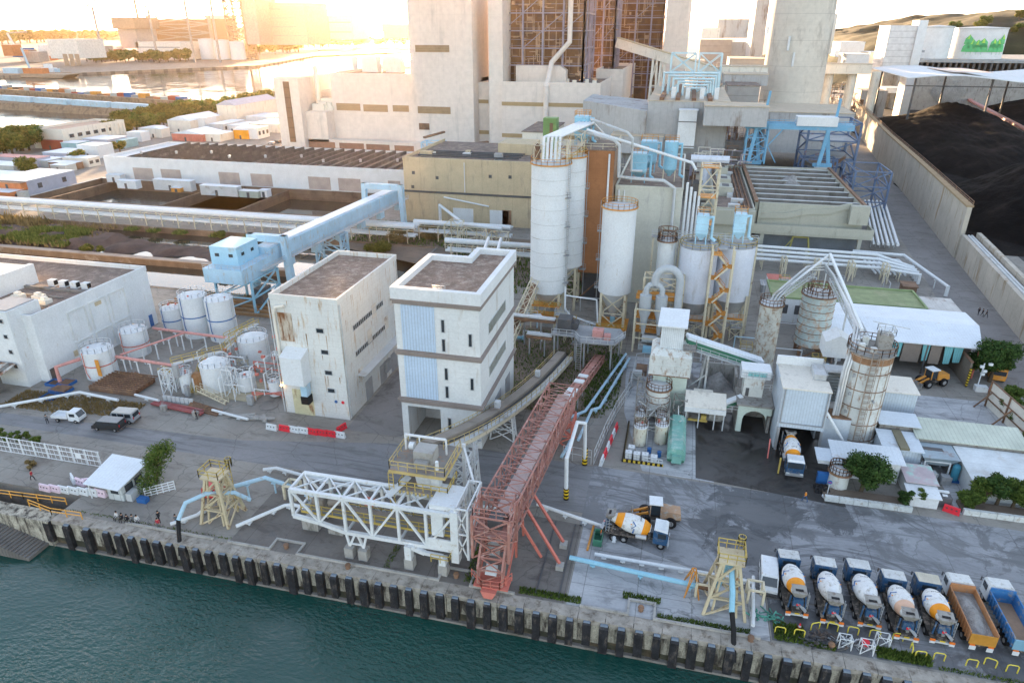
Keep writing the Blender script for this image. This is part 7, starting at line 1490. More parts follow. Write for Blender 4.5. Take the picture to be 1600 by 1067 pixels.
def truck_cab(t,y0,y1,m,roof,ribs=True):
 part(t,'cab',m,lambda b:b.extr([(y0,.75),(y1-.05,.75),(y1,1.6),(y1-.12,2.55),(y0+.05,2.75),(y0,2.6)],0,-1.18,1.18))
 part(t,'windscreen',glass,lambda b:b.hexa([(-1.05,y1-.02,1.62),(1.05,y1-.02,1.62),(1.05,y1+.02,1.62),(-1.05,y1+.02,1.62)],[(-1.02,y1-.14,2.45),(1.02,y1-.14,2.45),(1.02,y1-.09,2.45),(-1.02,y1-.09,2.45)]))
 part(t,'side_window',glass,lambda b:(b.box(-1.2,y0+.55,1.65,-1.17,y1-.25,2.4),b.box(1.17,y0+.55,1.65,1.2,y1-.25,2.4)))
 part(t,'rear_window',glass,lambda b:b.box(-.7,y0-.02,1.9,.7,y0+.01,2.4))
 part(t,'roof',roof,lambda b:(b.hexa([(-1.17,y0+.02,2.6),(1.17,y0+.02,2.6),(1.17,y1-.1,2.55),(-1.17,y1-.1,2.55)],[(-1.08,y0+.08,2.86),(1.08,y0+.08,2.86),(1.05,y1-.3,2.82),(-1.05,y1-.3,2.82)]),[b.box(-1+i*.22,y0+.15,2.84,-.92+i*.22,y1-.4,2.89) for i in range(10)] if ribs else 0))
 part(t,'bumper',silver,lambda b:b.box(-1.2,y1-.05,.4,1.2,y1+.12,.85))
 for x in (-.9,.9):part(t,'headlight',white,lambda b:b.box(x-.2,y1+.08,.75,x+.2,y1+.15,.95))
 for x in (-1,1):part(t,'mirror',dgrey,lambda b:(b.box(x*1.3-.06,y1+.1,1.9,x*1.3+.06,y1+.2,2.4),b.bar((x*1.18,y1-.1,2.4),(x*1.32,y1+.15,2.4),.05)))
cabroof=mat('dusty_cab_roof',(.62,.63,.62),.6,var=.06,dirt=(.42,.4,.36),damt=.4,dscale=2.5)
def mixer(label,roofm_,band1=None,band2=None,logo=True,group='parked concrete mixer trucks'):
 t=thing('mixer_truck',label,'mixer truck',0,0,0,group)
 truck_cab(t,2.2,4.0,cabblue,roofm_)
 part(t,'chassis',chas,lambda b:(b.box(-.5,-4.0,.7,.5,2.3,1.0),b.box(-1.15,-3.9,.95,-.85,1.6,1.15),b.box(.85,-3.9,.95,1.15,1.6,1.15),b.box(-1.15,.2,.6,-.6,1.5,1.2),b.bar((-.8,-3,1),(-.8,-2.7,2.2),.2),b.bar((.8,-3,1),(.8,-2.7,2.2),.2),b.bar((-.7,1.7,1),(-.7,1.7,1.9),.3),b.bar((.7,1.7,1),(.7,1.7,1.9),.3)))
 part(t,'water_tank',silver,lambda b:b.cyl((1.0,.1,1.3),(1.0,1.4,1.3),.32))
 part(t,'mudguard',chas,lambda b:[b.box(x-.35,-3.2,1.12,x+.35,-.7,1.2) for x in (-.95,.95)])
 for y in (3.2,-1.3,-2.6):
  for x in (-1.0,1.0):wheel(t,x,y,.5,.32 if y > 0 else .5)
 # drum: axis tilts up toward the rear
 f0,r0=Vector((0,1.85,1.75)),Vector((0,-3.0,2.75));ax=(r0-f0)
 prof=[(0,.32),(.02,.62),(.16,.95),(.38,1.17),(.6,1.13),(.8,.86),(.93,.6),(1,.52)]
 def seg(a,c,m,name='drum',g=1.0):
  def f(b):
   pts=[p for p in prof if a < p[0] < c]
   def rad(s_):
    for (s0,q0),(s1,q1) in zip(prof,prof[1:]):
     if s0 <= s_ <= s1:return q0+(q1-q0)*(s_-s0)/(s1-s0)
    return prof[-1][1]
   pts=[(a,rad(a))]+pts+[(c,rad(c))]
   for (s0,q0),(s1,q1) in zip(pts,pts[1:]):b.cyl(f0+ax*s0,f0+ax*s1,q0*g,q1*g,28,caps=(name== 'drum' and (s0== 0)))
  return part(t,name,m,f,smooth=True)
 d=seg(0,1,drumw)
 if band1:seg(.04,.22,band1,'front_band',1.012)
 if band2:seg(.72,.9,band2,'rear_band',1.012)
 if logo:
  n_=Vector((0,.2,1)).normalized()
  def mark(b):
   for sx in (-1,1):
    for (da,dx,l,wd) in ((.0,.0,.42,.12),(.34,.0,.0,0)):
     if not l:continue
     for ang in (.5,-.35):
      c0=f0+ax*.42;q=1.2
      a0=1.0*sx
      P_=lambda s_,th,:c0+ax*(s_/ax.length)+(Vector((math.sin(th),0,0))+n_*math.cos(th))*1.19
      b.bar(P_(-.1,a0),P_(.35,a0+ang*.9),.13,.03)
    for k in range(8):
     a1=sx*(1.42+k*.09);c0=f0+ax*.42;p=c0+(Vector((math.sin(a1),0,0))+n_*math.cos(a1))*1.17
     b.bar(p-ax.normalized()*.09,p+ax.normalized()*.09,.05,.05)
  part(t,'logo_mark',blue,mark)
  part(t,'logo_accent',drumo,lambda b:[b.bar(f0+ax*.5+(Vector((math.sin(a),0,0))+n_*math.cos(a))*1.2,f0+ax*.53+(Vector((math.sin(a),0,0))+n_*math.cos(a))*1.19,.16,.03) for a in (1.0,-1.0)])
  part(t,'dark_letters',dgrey,lambda b:[b.bar(f0+ax*.3+(Vector((math.sin(a),0,0))+n_*math.cos(a))*1.1,f0+ax*.335+(Vector((math.sin(a),0,0))+n_*math.cos(a))*1.13,.07,.04) for a in (-.35,-.22,-.05,.1,.25)])
 part(t,'drum_mouth',dgrey,lambda b:(b.cyl(r0,r0+ax*.01,.44),b.lathe(0,0,[(0,0)],3) if 0 else None))
 part(t,'hopper',dust,lambda b:(b.hexa([(-.4,-3.5,2.5),(.4,-3.5,2.5),(.35,-3.05,2.6),(-.35,-3.05,2.6)],[(-.8,-3.75,3.25),(.8,-3.75,3.25),(.75,-2.6,3.5),(-.75,-2.6,3.5)])))
 part(t,'hopper_opening',black,lambda b:b.box(-.4,-3.45,3.3,.4,-3.1,3.38))
 part(t,'rear_frame',cabblue,lambda b:(b.hexa([(-.55,-3.9,1.6),(.55,-3.9,1.6),(.55,-3.5,1.6),(-.55,-3.5,1.6)],[(-.5,-3.75,2.4),(.5,-3.75,2.4),(.5,-3.35,2.4),(-.5,-3.35,2.4)]),b.bar((-.9,-3.6,1),(-.75,-3.4,2.6),.14),b.bar((.9,-3.6,1),(.75,-3.4,2.6),.14)))
 part(t,'chute',silver,lambda b:(b.bar((0,-3.7,2.0),(.8,-4.2,1.3),.45,.08),b.bar((0,-3.8,1.95),(.05,-3.7,1.2),.3,.2)))
 part(t,'chute_tip',redb,lambda b:b.box(-.18,-3.95,1.75,.18,-3.75,1.95))
 part(t,'ladder',silver,lambda b:b.ladder(1.05,-3.4,1.0,3.1,.4,0,1))
 part(t,'rear_bumper',lgrey,lambda b:b.box(-1.15,-4.15,.55,1.15,-4.0,.75))
 for x in (-.9,.9):part(t,'tail_light',[lampo,white],lambda b:(b.box(x-.25,-4.2,.75,x+.25,-4.08,.98),setattr(b,'k',1),b.box(x-.25,-4.2,.45,x+.25,-4.1,.72)))
 part(t,'number_plate',plate,lambda b:b.box(-.25,-4.2,.8,.25,-4.15,.95))
 return t
creamr=mat('cream_cab_roof',(.6,.56,.46),.6,var=.1)
M1=mixer('mixer truck with orange rear drum band, leftmost parked by white van',cabroof,None,drumo)
M2=mixer('mixer truck with plain white drum, second from left in parked row',cabroof,None,None)
fadeo=mat('faded_orange',(.7,.45,.32),.6)
M3=dup(M2,0,0,0,0,'plain white drum mixer truck, middle of five parked mixers')
M4=mixer('mixer truck with faded pale orange drum band, fourth in parked row',cabroof,None,fadeo)
M5=mixer('mixer truck with cream cab roof and orange band next to gravel tipper',creamr,None,drumo)
for m_,x,y,a in ((M1,16.8,64.4,2),(M2,20.5,64.1,-1),(M3,24.2,64.6,0),(M4,27.6,63.7,-1),(M5,31.1,64.0,-2)):m_.location=(x,y,.02);m_.rotation_euler=(0,0,R(a))
M6=mixer('mixer truck with two orange bands parked sideways near the pale pad',wclean,drumo,drumo,group='moving and loading mixer trucks');M6.location=(-.9,69.2,.02);M6.rotation_euler=(0,0,R(-93))
M7=dup(M6,20.0,91.2,.02,R(180),'mixer truck with orange band standing inside pale blue shed')
# tippers
def tipper(label,cabm,bodym,load,loadm,side,tail):
 t=thing('tipper_truck',label,'tipper truck',0,0,0,'parked tipper trucks');truck_cab(t,2.4,4.2,cabm,cabroof,False)
 part(t,'chassis',chas,lambda b:b.box(-.5,-4.3,.6,.5,2.4,1.0))
 part(t,'body',side,lambda b:(b.hexa([(-1.2,-4.4,1.1),(-1.1,-4.4,1.1),(-1.1,2.2,1.1),(-1.2,2.2,1.1)],[(-1.3,-4.4,2.5),(-1.2,-4.4,2.5),(-1.2,2.2,2.5),(-1.3,2.2,2.5)]),b.hexa([(1.1,-4.4,1.1),(1.2,-4.4,1.1),(1.2,2.2,1.1),(1.1,2.2,1.1)],[(1.2,-4.4,2.5),(1.3,-4.4,2.5),(1.3,2.2,2.5),(1.2,2.2,2.5)]),b.box(-1.2,2.1,1.1,1.2,2.25,2.8),[b.box(x-.05,-4.3+i*.62,1.1,x+.05,-4.18+i*.62,2.45) for i in range(11) for x in (-1.29,1.29)]))
 part(t,'floor',bodym,lambda b:b.box(-1.12,-4.35,1.0,1.12,2.2,1.12));part(t,'tailgate',tail,lambda b:b.box(-1.22,-4.5,1.0,1.22,-4.4,2.3))
 if load:heap('gravel_load',loadm,0,-1.1,1.12,3.3,.7,6,20,par=t,z0=1.75);part(t,'load_base',loadm,lambda b:b.box(-1.12,-4.38,1.12,1.12,2.1,1.82))
 for y in (3.3,-1.6,-2.9):
  for x in (-1,1):wheel(t,x,y,.5,.32 if y > 0 else .5)
 part(t,'mudflap',white,lambda b:(b.box(-1.1,-4.6,.35,-.5,-4.55,.85),b.box(.5,-4.6,.35,1.1,-4.55,.85)));part(t,'tail_light',lampo,lambda b:(b.box(-1.1,-4.58,.86,-.6,-4.5,1.0),b.box(.6,-4.58,.86,1.1,-4.5,1.0)))
 return t
T1=tipper('tipper truck with rusty orange body heaped with grey gravel',wclean,rustm,True,gravel,mat('rusty_orange_body',(.42,.2,.09),.7,var=.15,dirt=(.3,.2,.14),damt=.4,dscale=1.5),mat('amber_tailgate',(.5,.24,.04),.6,dirt=RUST,damt=.3));T1.location=(34.6,64.6,.02)
T2=tipper('empty blue tipper truck with brown floor at right photo edge',wclean,mat('brown_tipper_floor',(.36,.24,.16),.8,var=.2),False,None,mat('tipper_blue',(.04,.17,.4),.6,var=.15,dirt=(.3,.27,.24),damt=.45,dscale=1.5),mat('tipper_tail_blue',(.2,.38,.5),.6,dirt=RUST,damt=.2));T2.location=(38.6,64.8,.02)
# vans and cars
def van(label,m,roofm_=None,L=4.8,W=1.8,H=2.0,name='van',cat='van',cab=True,rz=0.,loc=(0,0),nose=.5):
 t=thing(name,label,cat,0,0,0);y0,y1=-L/2,L/2;w2=W/2
 part(t,'body',m,lambda b:(b.extr([(y0,.35),(y1,.35),(y1,.85),(y1-nose,1.05),(y1-nose-.6,H-.06),(y0+.1,H-.06),(y0,1.1)],0,-w2,w2)),smooth=False)
 part(t,'roof',roofm_ or m,lambda b:b.hexa([(-w2,y0+.1,H-.06),(w2,y0+.1,H-.06),(w2,y1-nose-.6,H-.06),(-w2,y1-nose-.6,H-.06)],[(-w2+.12,y0+.25,H+.05),(w2-.12,y0+.25,H+.05),(w2-.12,y1-nose-.75,H+.05),(-w2+.12,y1-nose-.75,H+.05)]))
 part(t,'windscreen',glass,lambda b:b.hexa([(-w2+.1,y1-nose,1.07),(w2-.1,y1-nose,1.07),(w2-.1,y1-nose+.03,1.1),(-w2+.1,y1-nose+.03,1.1)],[(-w2+.15,y1-nose-.55,H-.12),(w2-.15,y1-nose-.55,H-.12),(w2-.15,y1-nose-.5,H-.1),(-w2+.15,y1-nose-.5,H-.1)]))
 for s in (-1,1):part(t,'side_window',glass,lambda b:[b.box(s*w2-.015,a,1.15,s*w2+.015,c,H-.25) for a,c in ((y0+.35,y0+1.4),(y0+1.55,y0+2.6),(y0+2.75,y1-nose-.65))])
 part(t,'rear_window',glass,lambda b:b.hexa([(-w2+.15,y0-.0,1.15),(w2-.15,y0-.0,1.15),(w2-.15,y0+.03,1.15),(-w2+.15,y0+.03,1.15)],[(-w2+.15,y0+.06,H-.25),(w2-.15,y0+.06,H-.25),(w2-.15,y0+.1,H-.25),(-w2+.15,y0+.1,H-.25)]))
 for s in (-1,1):part(t,'tail_light',lampr,lambda b:b.box(s*(w2-.15)-.1,y0-.03,.9,s*(w2-.15)+.1,y0+.02,1.3));part(t,'headlight',white,lambda b:b.box(s*(w2-.25)-.15,y1-.02,.65,s*(w2-.25)+.15,y1+.03,.82))
 part(t,'bumper',dgrey,lambda b:(b.box(-w2,y1-.02,.3,w2,y1+.1,.55),b.box(-w2,y0-.1,.3,w2,y0+.02,.55)))
 for y in (y0+.85,y1-.85):
  for s in (-1,1):wheel(t,s*(w2-.08),y,.33,.22)
 t.location=(*loc,.02);t.rotation_euler=(0,0,rz);return t
van('white van parked at quay end left of the mixer trucks',wclean,loc=(14.5,65.3),rz=R(176),L=4.7,W=1.85)
van('black minivan on the road left of the white blocks',mat('black_car_paint',(.03,.033,.035),.25,var=.05,spec=.6),mat('dusty_car_roof',(.3,.3,.3),.4),loc=(-84.3,75.6),rz=R(96),H=1.8)
van('silver van with roof window behind the black minivan',mat('silver_car_paint',(.35,.37,.4),.35),mat('tan_van_roof',(.5,.48,.44),.4),loc=(-83.8,78.2),rz=R(96),L=4.7,H=2.05)
t=thing('flatbed_truck','small white flatbed truck with man behind it','truck',0,0,0)
part(t,'cab',wclean,lambda b:b.extr([(.6,.4),(2.5,.4),(2.55,1.1),(2.0,1.95),(.7,2.0),(.6,1.9)],0,-.85,.85));part(t,'windscreen',glass,lambda b:b.hexa([(-.75,2.5,1.15),(.75,2.5,1.15),(.75,2.56,1.15),(-.75,2.56,1.15)],[(-.7,2.03,1.88),(.7,2.03,1.88),(.7,2.08,1.88),(-.7,2.08,1.88)]))
part(t,'side_window',glass,lambda b:[b.box(s*.85-.02,.95,1.2,s*.85+.02,1.9,1.75) for s in (-1,1)]);part(t,'flatbed',white,lambda b:(b.box(-.9,-2.4,.75,.9,.5,.85),b.box(-.9,-2.4,.85,-.85,.5,1.2),b.box(.85,-2.4,.85,.9,.5,1.2),b.box(-.85,-2.4,.85,.85,-2.35,1.2),b.box(-.85,.4,.85,.85,.5,1.6)))
part(t,'bumper',dgrey,lambda b:b.box(-.85,2.5,.3,.85,2.62,.5))
for y in (1.8,-1.4):
 for s in (-1,1):wheel(t,s*.75,y,.33,.22)
t.location=(-92.6,76.2,.02);t.rotation_euler=(0,0,R(-84))
van('red van with white roof stripe behind the left beige frame',mat('van_red',(.55,.05,.05),.4),loc=(-57.6,65.2),rz=R(10),L=4.2)
def smallcar(label,m,px,py,rz,sc=1.):
 u,v=G(px,py);return van(label,m,loc=(u,v),rz=R(rz),L=4.4,W=1.8,H=1.5,name='parked_car',cat='car',nose=1.0)
for i,(px,py,m) in enumerate(((424,226,silver),(433,224,dgrey),(446,228,lgrey),(458,230,white2))):smallcar(['silver car by the stair block corner, first of four','dark car by the stair block corner, second of four','grey car by the stair block, third of four','white car by the stair block, fourth of four'][i],m,px,py,80)
# wheel loaders
def loader(label,x,y,rz,bodym,boom=True,sc=1.):
 t=thing('wheel_loader',label,'wheel loader',0,0,0,'wheel loaders')
 part(t,'rear_body',[bodym,chas],lambda b:(b.hexa([(-.95,-3.2,1.2),(.95,-3.2,1.2),(.95,-.6,1.2),(-.95,-.6,1.2)],[(-.8,-3.1,2.1),(.8,-3.1,2.1),(.85,-.6,2.3),(-.85,-.6,2.3)]),setattr(b,'k',1),b.box(-.7,-3.1,.7,.7,1.8,1.2)))
 part(t,'cab',glass,lambda b:b.box(-.75,-.6,1.5,.75,.7,3.1));part(t,'cab_frame',bodym,lambda b:b.tower(-.76,-.61,.76,.71,1.4,3.1,1,.12,.1,1,False));part(t,'cab_roof',wclean,lambda b:b.box(-.9,-.8,3.1,.9,.9,3.25))
 part(t,'lift_arm',oran,lambda b:[b.bar((s*.5,.9,1.6),(s*.5,3.0,.8),.2,.35) for s in (-1,1)]+[b.bar((0,1.2,1.9),(0,2.7,1.3),.2)])
 part(t,'bucket',dust,lambda b:b.extr([(2.8,.15),(3.9,.1),(3.9,.2),(3.1,.3),(2.95,1.1),(2.8,1.1)],0,-1.3,1.3))
 for yy in (-1.9,1.3):
  for s in (-1,1):wheel(t,s*1.05,yy,.75,.5)
 t.location=(x,y,.02);t.rotation_euler=(0,0,rz);return t
loader('orange and white wheel loader in front of the teal curtains',47.2,122.6,R(118),oran)
loader('dusty orange loader with white roofed cab behind sideways mixer truck',1.3,73.2,R(94),mat('faded_loader_orange',(.42,.27,.17),.7,var=.2,dirt=(.4,.38,.35),damt=.4,dscale=1.5))
t=thing('orange_truck','orange lorry nose showing behind the big tree at coal road','truck',0,0,0)
part(t,'cab',oran,lambda b:b.extr([(-1,.5),(1,.5),(1.1,1.5),(.9,2.7),(-1,2.8)],0,-1.2,1.2));part(t,'windscreen',glass,lambda b:b.box(-1.05,1.0,1.5,1.05,1.1,2.3));part(t,'body',oran,lambda b:b.box(-1.2,-5.5,.8,1.2,-1.1,2.6))
for y in (.2,-3,-4.3):
 for s in (-1,1):wheel(t,s*1.0,y,.5,.35)
t.location=(59.4,127.2,.02);t.rotation_euler=(0,0,R(172))
for i,(px,py,m,c) in enumerate(((1405,128,dgrey,1),(1412,132,blue,2),(1398,126,white2,3))):
 pass
# ================================================================= STREET FURNITURE OF THE QUAY
t=thing('guard_hut','small white glazed hut with slanted white roof by quay steps','hut',-70,61.5,0)
part(t,'roof',wcorr,lambda b:b.hexa([(-73.6,59.6,2.5),(-67.9,59.4,2.5),(-67.7,65.4,3.3),(-74.0,65.6,3.3)],[(-73.6,59.6,2.62),(-67.9,59.4,2.62),(-67.7,65.4,3.42),(-74.0,65.6,3.42)]))
part(t,'wall',mat('hut_panels',(.5,.54,.55),.6,lines=[(2,1.1,.08,.5),(1,1.2,.1,.6),(0,1.1,.1,.6)],dirt=(.35,.33,.3),damt=.4),lambda b:(b.box(-70.8,60.4,0,-68.4,64.8,2.6)));part(t,'window',glass,lambda b:(b.box(-68.4,61,1.1,-68.36,62.4,2.1),b.box(-68.4,62.8,1.1,-68.36,64.2,2.1),b.box(-70.2,60.36,1.1,-69,60.4,2.1)))
part(t,'post',white,lambda b:[b.bar((-73.2,y,0),(-73.2,y,2.7),.12) for y in (60,65)]);part(t,'crates',lgrey,lambda b:(b.box(-68.2,60.6,0.02,-67.3,62,1.2),b.box(-68.2,62.4,.02,-67.2,63.8,1.1)))
t=thing('mesh_fence','long white mesh fence along the left road edge','fence',-88,66.5,0)
part(t,'frame',wclean,lambda b:([b.bar((x,66.4,0),(x,66.4,2.7),.14) for x in [-112+2.3*i for i in range(16)]]+[b.bar((-112,66.4,z),(-77.3,66.4,z),.08) for z in (.1,.95,1.8,2.6)]+[b.bar((-112+.76*i,66.4,0),(-112+.76*i,66.4,2.6),.035) for i in range(46)]))
part(t,'gate_leaf',wclean,lambda b:b.hexa([(-84.4,66.34,.1),(-77.6,66.34,.1),(-77.6,66.38,.1),(-84.4,66.38,.1)],[(-84.4,66.34,.18),(-77.6,66.34,.18),(-77.6,66.38,.18),(-84.4,66.38,.18)]));part(t,'gate_sign',wclean,lambda b:b.box(-81.6,66.3,1.1,-80.6,66.34,1.9))
o=MB().rail([(-100,56.6,.02),(-82,57.6,.02),(-75.4,58.0,.02)],1.1,2,.09).rail([(-80,56.6,.02),(-75.6,55.8,.02),(-71,56,.02)],1.1,1.6,.09).build('quay_railing',mat('orange_rail',(.7,.34,.06),.5));tag(o,'orange railing above the quay steps at left','railing')
t=thing('landing_steps','grey timber landing steps down to water at left edge','steps',-84,52,-4)
part(t,'step',mat('grey_timber',(.16,.15,.14),.9,var=.25),lambda b:[b.box(-86+i*.5,51.4,-5,-85.56+i*.5,54.5,-.9-i*.14) for i in range(20)])
part(t,'side_wall',quaym,lambda b:b.box(-120,54.5,-5,-75.1,56.6,-.02));part(t,'landing',concd,lambda b:b.box(-100,51.4,-5,-86,54.5,-.8))
t=thing('white_rack','white pallet rack with blue tub beside bushy tree','rack',-66,62,0)
part(t,'panel',wclean,lambda b:[b.bar((-66.2,61.8+i*.0,.3+i*.4),(-63.4,64.2,.3+i*.4),.1,.12) for i in range(4)]+[b.bar((-66.2+.56*k,61.8+.48*k,.1),(-66.2+.56*k,61.8+.48*k,1.6),.1) for k in range(6)]);part(t,'tub',blue,lambda b:b.box(-66.6,60.6,.02,-65.2,61.4,.7))
hoop=MB();hoop.tube([(-.5,0,0),(-.5,0,.8),(-.35,0,.95),(.35,0,.95),(.5,0,.8),(.5,0,0)],.06,6)
hp=hoop.build('safety_hoop',mat('hoop_yellow',(.72,.6,.08),.45),org=(0,0,0));WORLD[hp]=(0,0,0)
for i,(px,py,a) in enumerate(((1218,990,0),(1248,994,0),(1273,983,25),(1300,984,-10),(1332,990,-4),(1366,995,0),(1402,1000,0),(1423,1018,80),(1437,1028,5),(1466,1031,0),(1517,1041,0),(1546,1040,-15),(1580,1050,0))):
 u,v=G(px,py);lab=NUM[min(i,9)]+' yellow hoop from the left along quay edge below parked trucks' if i < 10 else ['third last','second last','last'][i-10]+' yellow hoop at right end of the quay edge'
 if i== 0:hp.location=(u,v,.02);hp.rotation_euler=(0,0,R(a));tag(hp,lab,'safety hoop','yellow hoops along the quay edge')
 else:dup(hp,u,v,.02,R(a),lab)
for i,(px,py,m,l) in enumerate(((1300,998,dgrey,'black heap of netting and scrap behind yellow hoops'),(1280,1004,dgrey,'dark hose heap at the left end of scrap'),(1330,1005,silver,'silver scrap parts by the white frames'),(1200,964,mat('green_net',(.1,.3,.24),.9,var=.4,scale=2),'folded green net at pale pad corner'))):
 u,v=G(px,py);o=MB()
 for _ in range(40):a,c=rp.uniform(-1.7,1.7),rp.uniform(-.7,.7);o.bar((u+a,v+c,.05),(u+a+rp.uniform(-1,1),v+c+rp.uniform(-.6,.6),rp.uniform(.1,.6)),rp.uniform(.05,.16))
 o=o.build('scrap_heap',m);tag(o,l,'scrap')
for i,(px,py,m) in enumerate(((1318,1010,white),(1352,1018,white),(1377,1008,white))):
 u,v=G(px,py);o=MB().tower(u-.6,v-.4,u+.6,v+.4,.02,1.4,1,.08,.06).build('chair_frame',m);tag(o,['white tube frame beside silver scrap','white tube frame beside red tub','white folding stool right of the red tub'][i],'frame')
o=MB().lathe(*G(1351,1008),[(.35,.02),(.4,.6),(0,.6)],12).build('red_tub',redb);tag(o,'small red tub by the white frames on quay','tub')
t=thing('traffic_cone','red and white cone in front of leftmost mixer truck rear','cone',*G(1249,981),0);cx_,cy_=G(1249,981)
part(t,'cone',redb,lambda b:b.lathe(cx_,cy_,[(.2,.04),(.05,.7),(0,.7)],10));part(t,'stripe',white,lambda b:b.lathe(cx_,cy_,[(.16,.25),(.12,.42)],10));part(t,'base',redb,lambda b:b.box(cx_-.25,cy_-.25,0.02,cx_+.25,cy_+.25,.05))
o=MB().box(8.0,60.0,.02,8.5,60.5,.8).build('switch_box',white);tag(o,'small white box left foot of right beige frame','box')
t=thing('green_skip','green open skip leaning on orange post behind sideways mixer','skip',-6,68,0);part(t,'tray',green,lambda b:(b.box(-5.9,66.6,.02,-5.8,68.8,1.0),b.box(-4.9,66.6,.02,-4.8,68.8,1.0),b.box(-5.8,66.6,.02,-4.9,66.7,1),b.box(-5.8,68.7,.02,-4.9,68.8,1),b.box(-5.8,66.7,.02,-4.9,68.7,.1)));part(t,'post',oran,lambda b:b.bar((-6.4,65.6,.1),(-6.2,70,.3),.25))
t=thing('wire_fence','grey leaning wire fence between conveyor ground and batching yard','fence',-6.5,100,0)
FP=[(-8.0,83.9),(-7.2,92),(-6.2,99),(-4.6,107),(-4.4,118),(4,121.6),(16,121)]
part(t,'frame',lgrey,lambda b:[b.bar(a+(z,),c+(z,),.07) for a,c in zip(FP,FP[1:]) for z in (.1,1.3,2.5)]+[b.bar((a[0]+(c[0]-a[0])*k/6,a[1]+(c[1]-a[1])*k/6,0),(a[0]+(c[0]-a[0])*k/6,a[1]+(c[1]-a[1])*k/6,2.5),.06) for a,c in zip(FP,FP[1:]) for k in range(7)])
for i,k in enumerate((0,1,2,3,4,5)):barrier(-6.9+k*.22,84.6+k*1.9,R(84),white if i % 2== 0 else redb,['white barrier at road end of the row along wire fence','red barrier nearest the road along the wire fence','white barrier second pair along wire fence','red barrier in middle of the wire fence row','white barrier near far end of wire fence row','red barrier at far end of wire fence row'][i],'barriers along the wire fence')
t=thing('white_compressor','small dirty machine on frame inside wire fence corner','machine',-3.4,112,0);part(t,'frame',dust,lambda b:b.tower(-5,108,-2.6,111,0,2.2,1,.14,.1));part(t,'tank',lgrey,lambda b:b.box(-4.6,111.4,.6,-3,112.8,1.8));part(t,'load',wood,lambda b:b.box(-4.2,114,.02,-2.2,117,1.0))
o=MB().rail([(-12.6,84.2,0),(-8.4,83.9,0)],2.4,1.1,.06).build('yard_fence',lgrey);tag(o,'short grey wire fence behind the striped pipe feet','fence')
# ================================================================= PEOPLE
pm={'dark':mat('dark_cloth',(.02,.02,.025),.9),'grey':mat('grey_cloth',(.12,.13,.14),.9),'red':mat('red_cloth',(.4,.03,.05),.9),'white':mat('white_cloth',(.6,.6,.6),.9),'blue':mat('blue_jeans',(.04,.1,.22),.9),'oran':mat('orange_vest',(.8,.28,.03),.7),'hair':mat('black_hair',(.012,.01,.01),.8)}
def person(label,u,v,top,legs,rz=0.,pose='stand',g=None):
 s_=.55 if pose== 'walk' else .12
 J={'pelvis':(0,0,.95),'chest':(0,.02,1.32),'neck':(0,.02,1.48),'head':(0,.04,1.6),'crown':(0,.04,1.72)}
 E_=[('pelvis','chest'),('chest','neck'),('neck','head'),('head','crown')];rd={'pelvis':.15,'chest':.16,'neck':.06,'head':.1,'crown':.07}
 for s,n in ((-1,'l'),(1,'r')):
  if pose== 'sit':hp_,kn,an,to=(s*.1,0,.9),(s*.14,.42,.95),(s*.15,.45,.5),(s*.15,.62,.45)
  else:hp_,kn,an,to=(s*.1,0,.9),(s*.11,s*s_*.45,.5),(s*.11,s*s_*.6-.04,.08),(s*.12,s*s_*.6+.16,.04)
  for k_,p_,r_ in (('h',hp_,.1),('k',kn,.065),('a',an,.045),('t',to,.045),('s',(s*.2,.02,1.42),.06),('e',(s*.27,-.02 if pose != 'sit' else .1,1.14),.042),('w',(s*.25,.16,.92 if pose != 'sit' else 1.0),.032),('f',(s*.24,.22,.86 if pose != 'sit' else .98),.034)):J[n+k_]=p_;rd[n+k_]=r_
  E_ += [('pelvis',n+'h'),(n+'h',n+'k'),(n+'k',n+'a'),(n+'a',n+'t'),('chest',n+'s'),(n+'s',n+'e'),(n+'e',n+'w'),(n+'w',n+'f')]
 ks=list(J);me=bpy.data.meshes.new('body');me.from_pydata([J[k] for k in ks],[(ks.index(a),ks.index(c)) for a,c in E_],[])
 for m_ in (top,legs,skinm):me.materials.append(m_)
 o=bpy.data.objects.new('person',me);COL.objects.link(o);sk=o.modifiers.new('Skin','SKIN');o.modifiers.new('Sub','SUBSURF').levels=1;o.modifiers['Sub'].render_levels=1
 for i,k in enumerate(ks):me.skin_vertices[0].data[i].radius=(rd[k],rd[k])
 me.skin_vertices[0].data[0].use_root=True
 dg=bpy.context.evaluated_depsgraph_get();m2=bpy.data.meshes.new_from_object(o.evaluated_get(dg));o.modifiers.clear();o.data=m2
 if len(m2.materials)== 0:
  for m_ in (top,legs,skinm):m2.materials.append(m_)
 for p in m2.polygons:
  c=p.center;p.material_index=2 if (c.z > 1.46 or (abs(c.x) > .2 and c.z < 1.0 and c.z > .78)) else (1 if c.z < .98 and abs(c.x) < .22 else 0)
 z0=-.84 if pose== 'sit' else 0
 o.location=(u,v,.02+z0+(.42 if 0 else 0));o.rotation_euler=(0,0,rz);tag(o,label,'person',g);WORLD[o]=(0,0,0)
 b=MB();b.lathe(0,.03,[(.115,1.6),(.12,1.68),(.07,1.77),(0,1.79)],10);b.build('hair',pm['hair'],o)
 return o
person('person in dark clothes standing behind the small flatbed truck',*G(75,662),pm['grey'],pm['dark'],R(30))
person('person in red backpack and dark trousers walking behind pink barriers',*G(52,750),pm['red'],pm['dark'],R(-60),'walk')
person('person in dark clothes standing by leaning grey panels on road',*G(308,655),pm['dark'],pm['dark'],R(150))
person('person in orange vest and blue jeans crossing road near tyre heap',*G(1257,783),pm['oran'],pm['blue'],R(80),'walk')
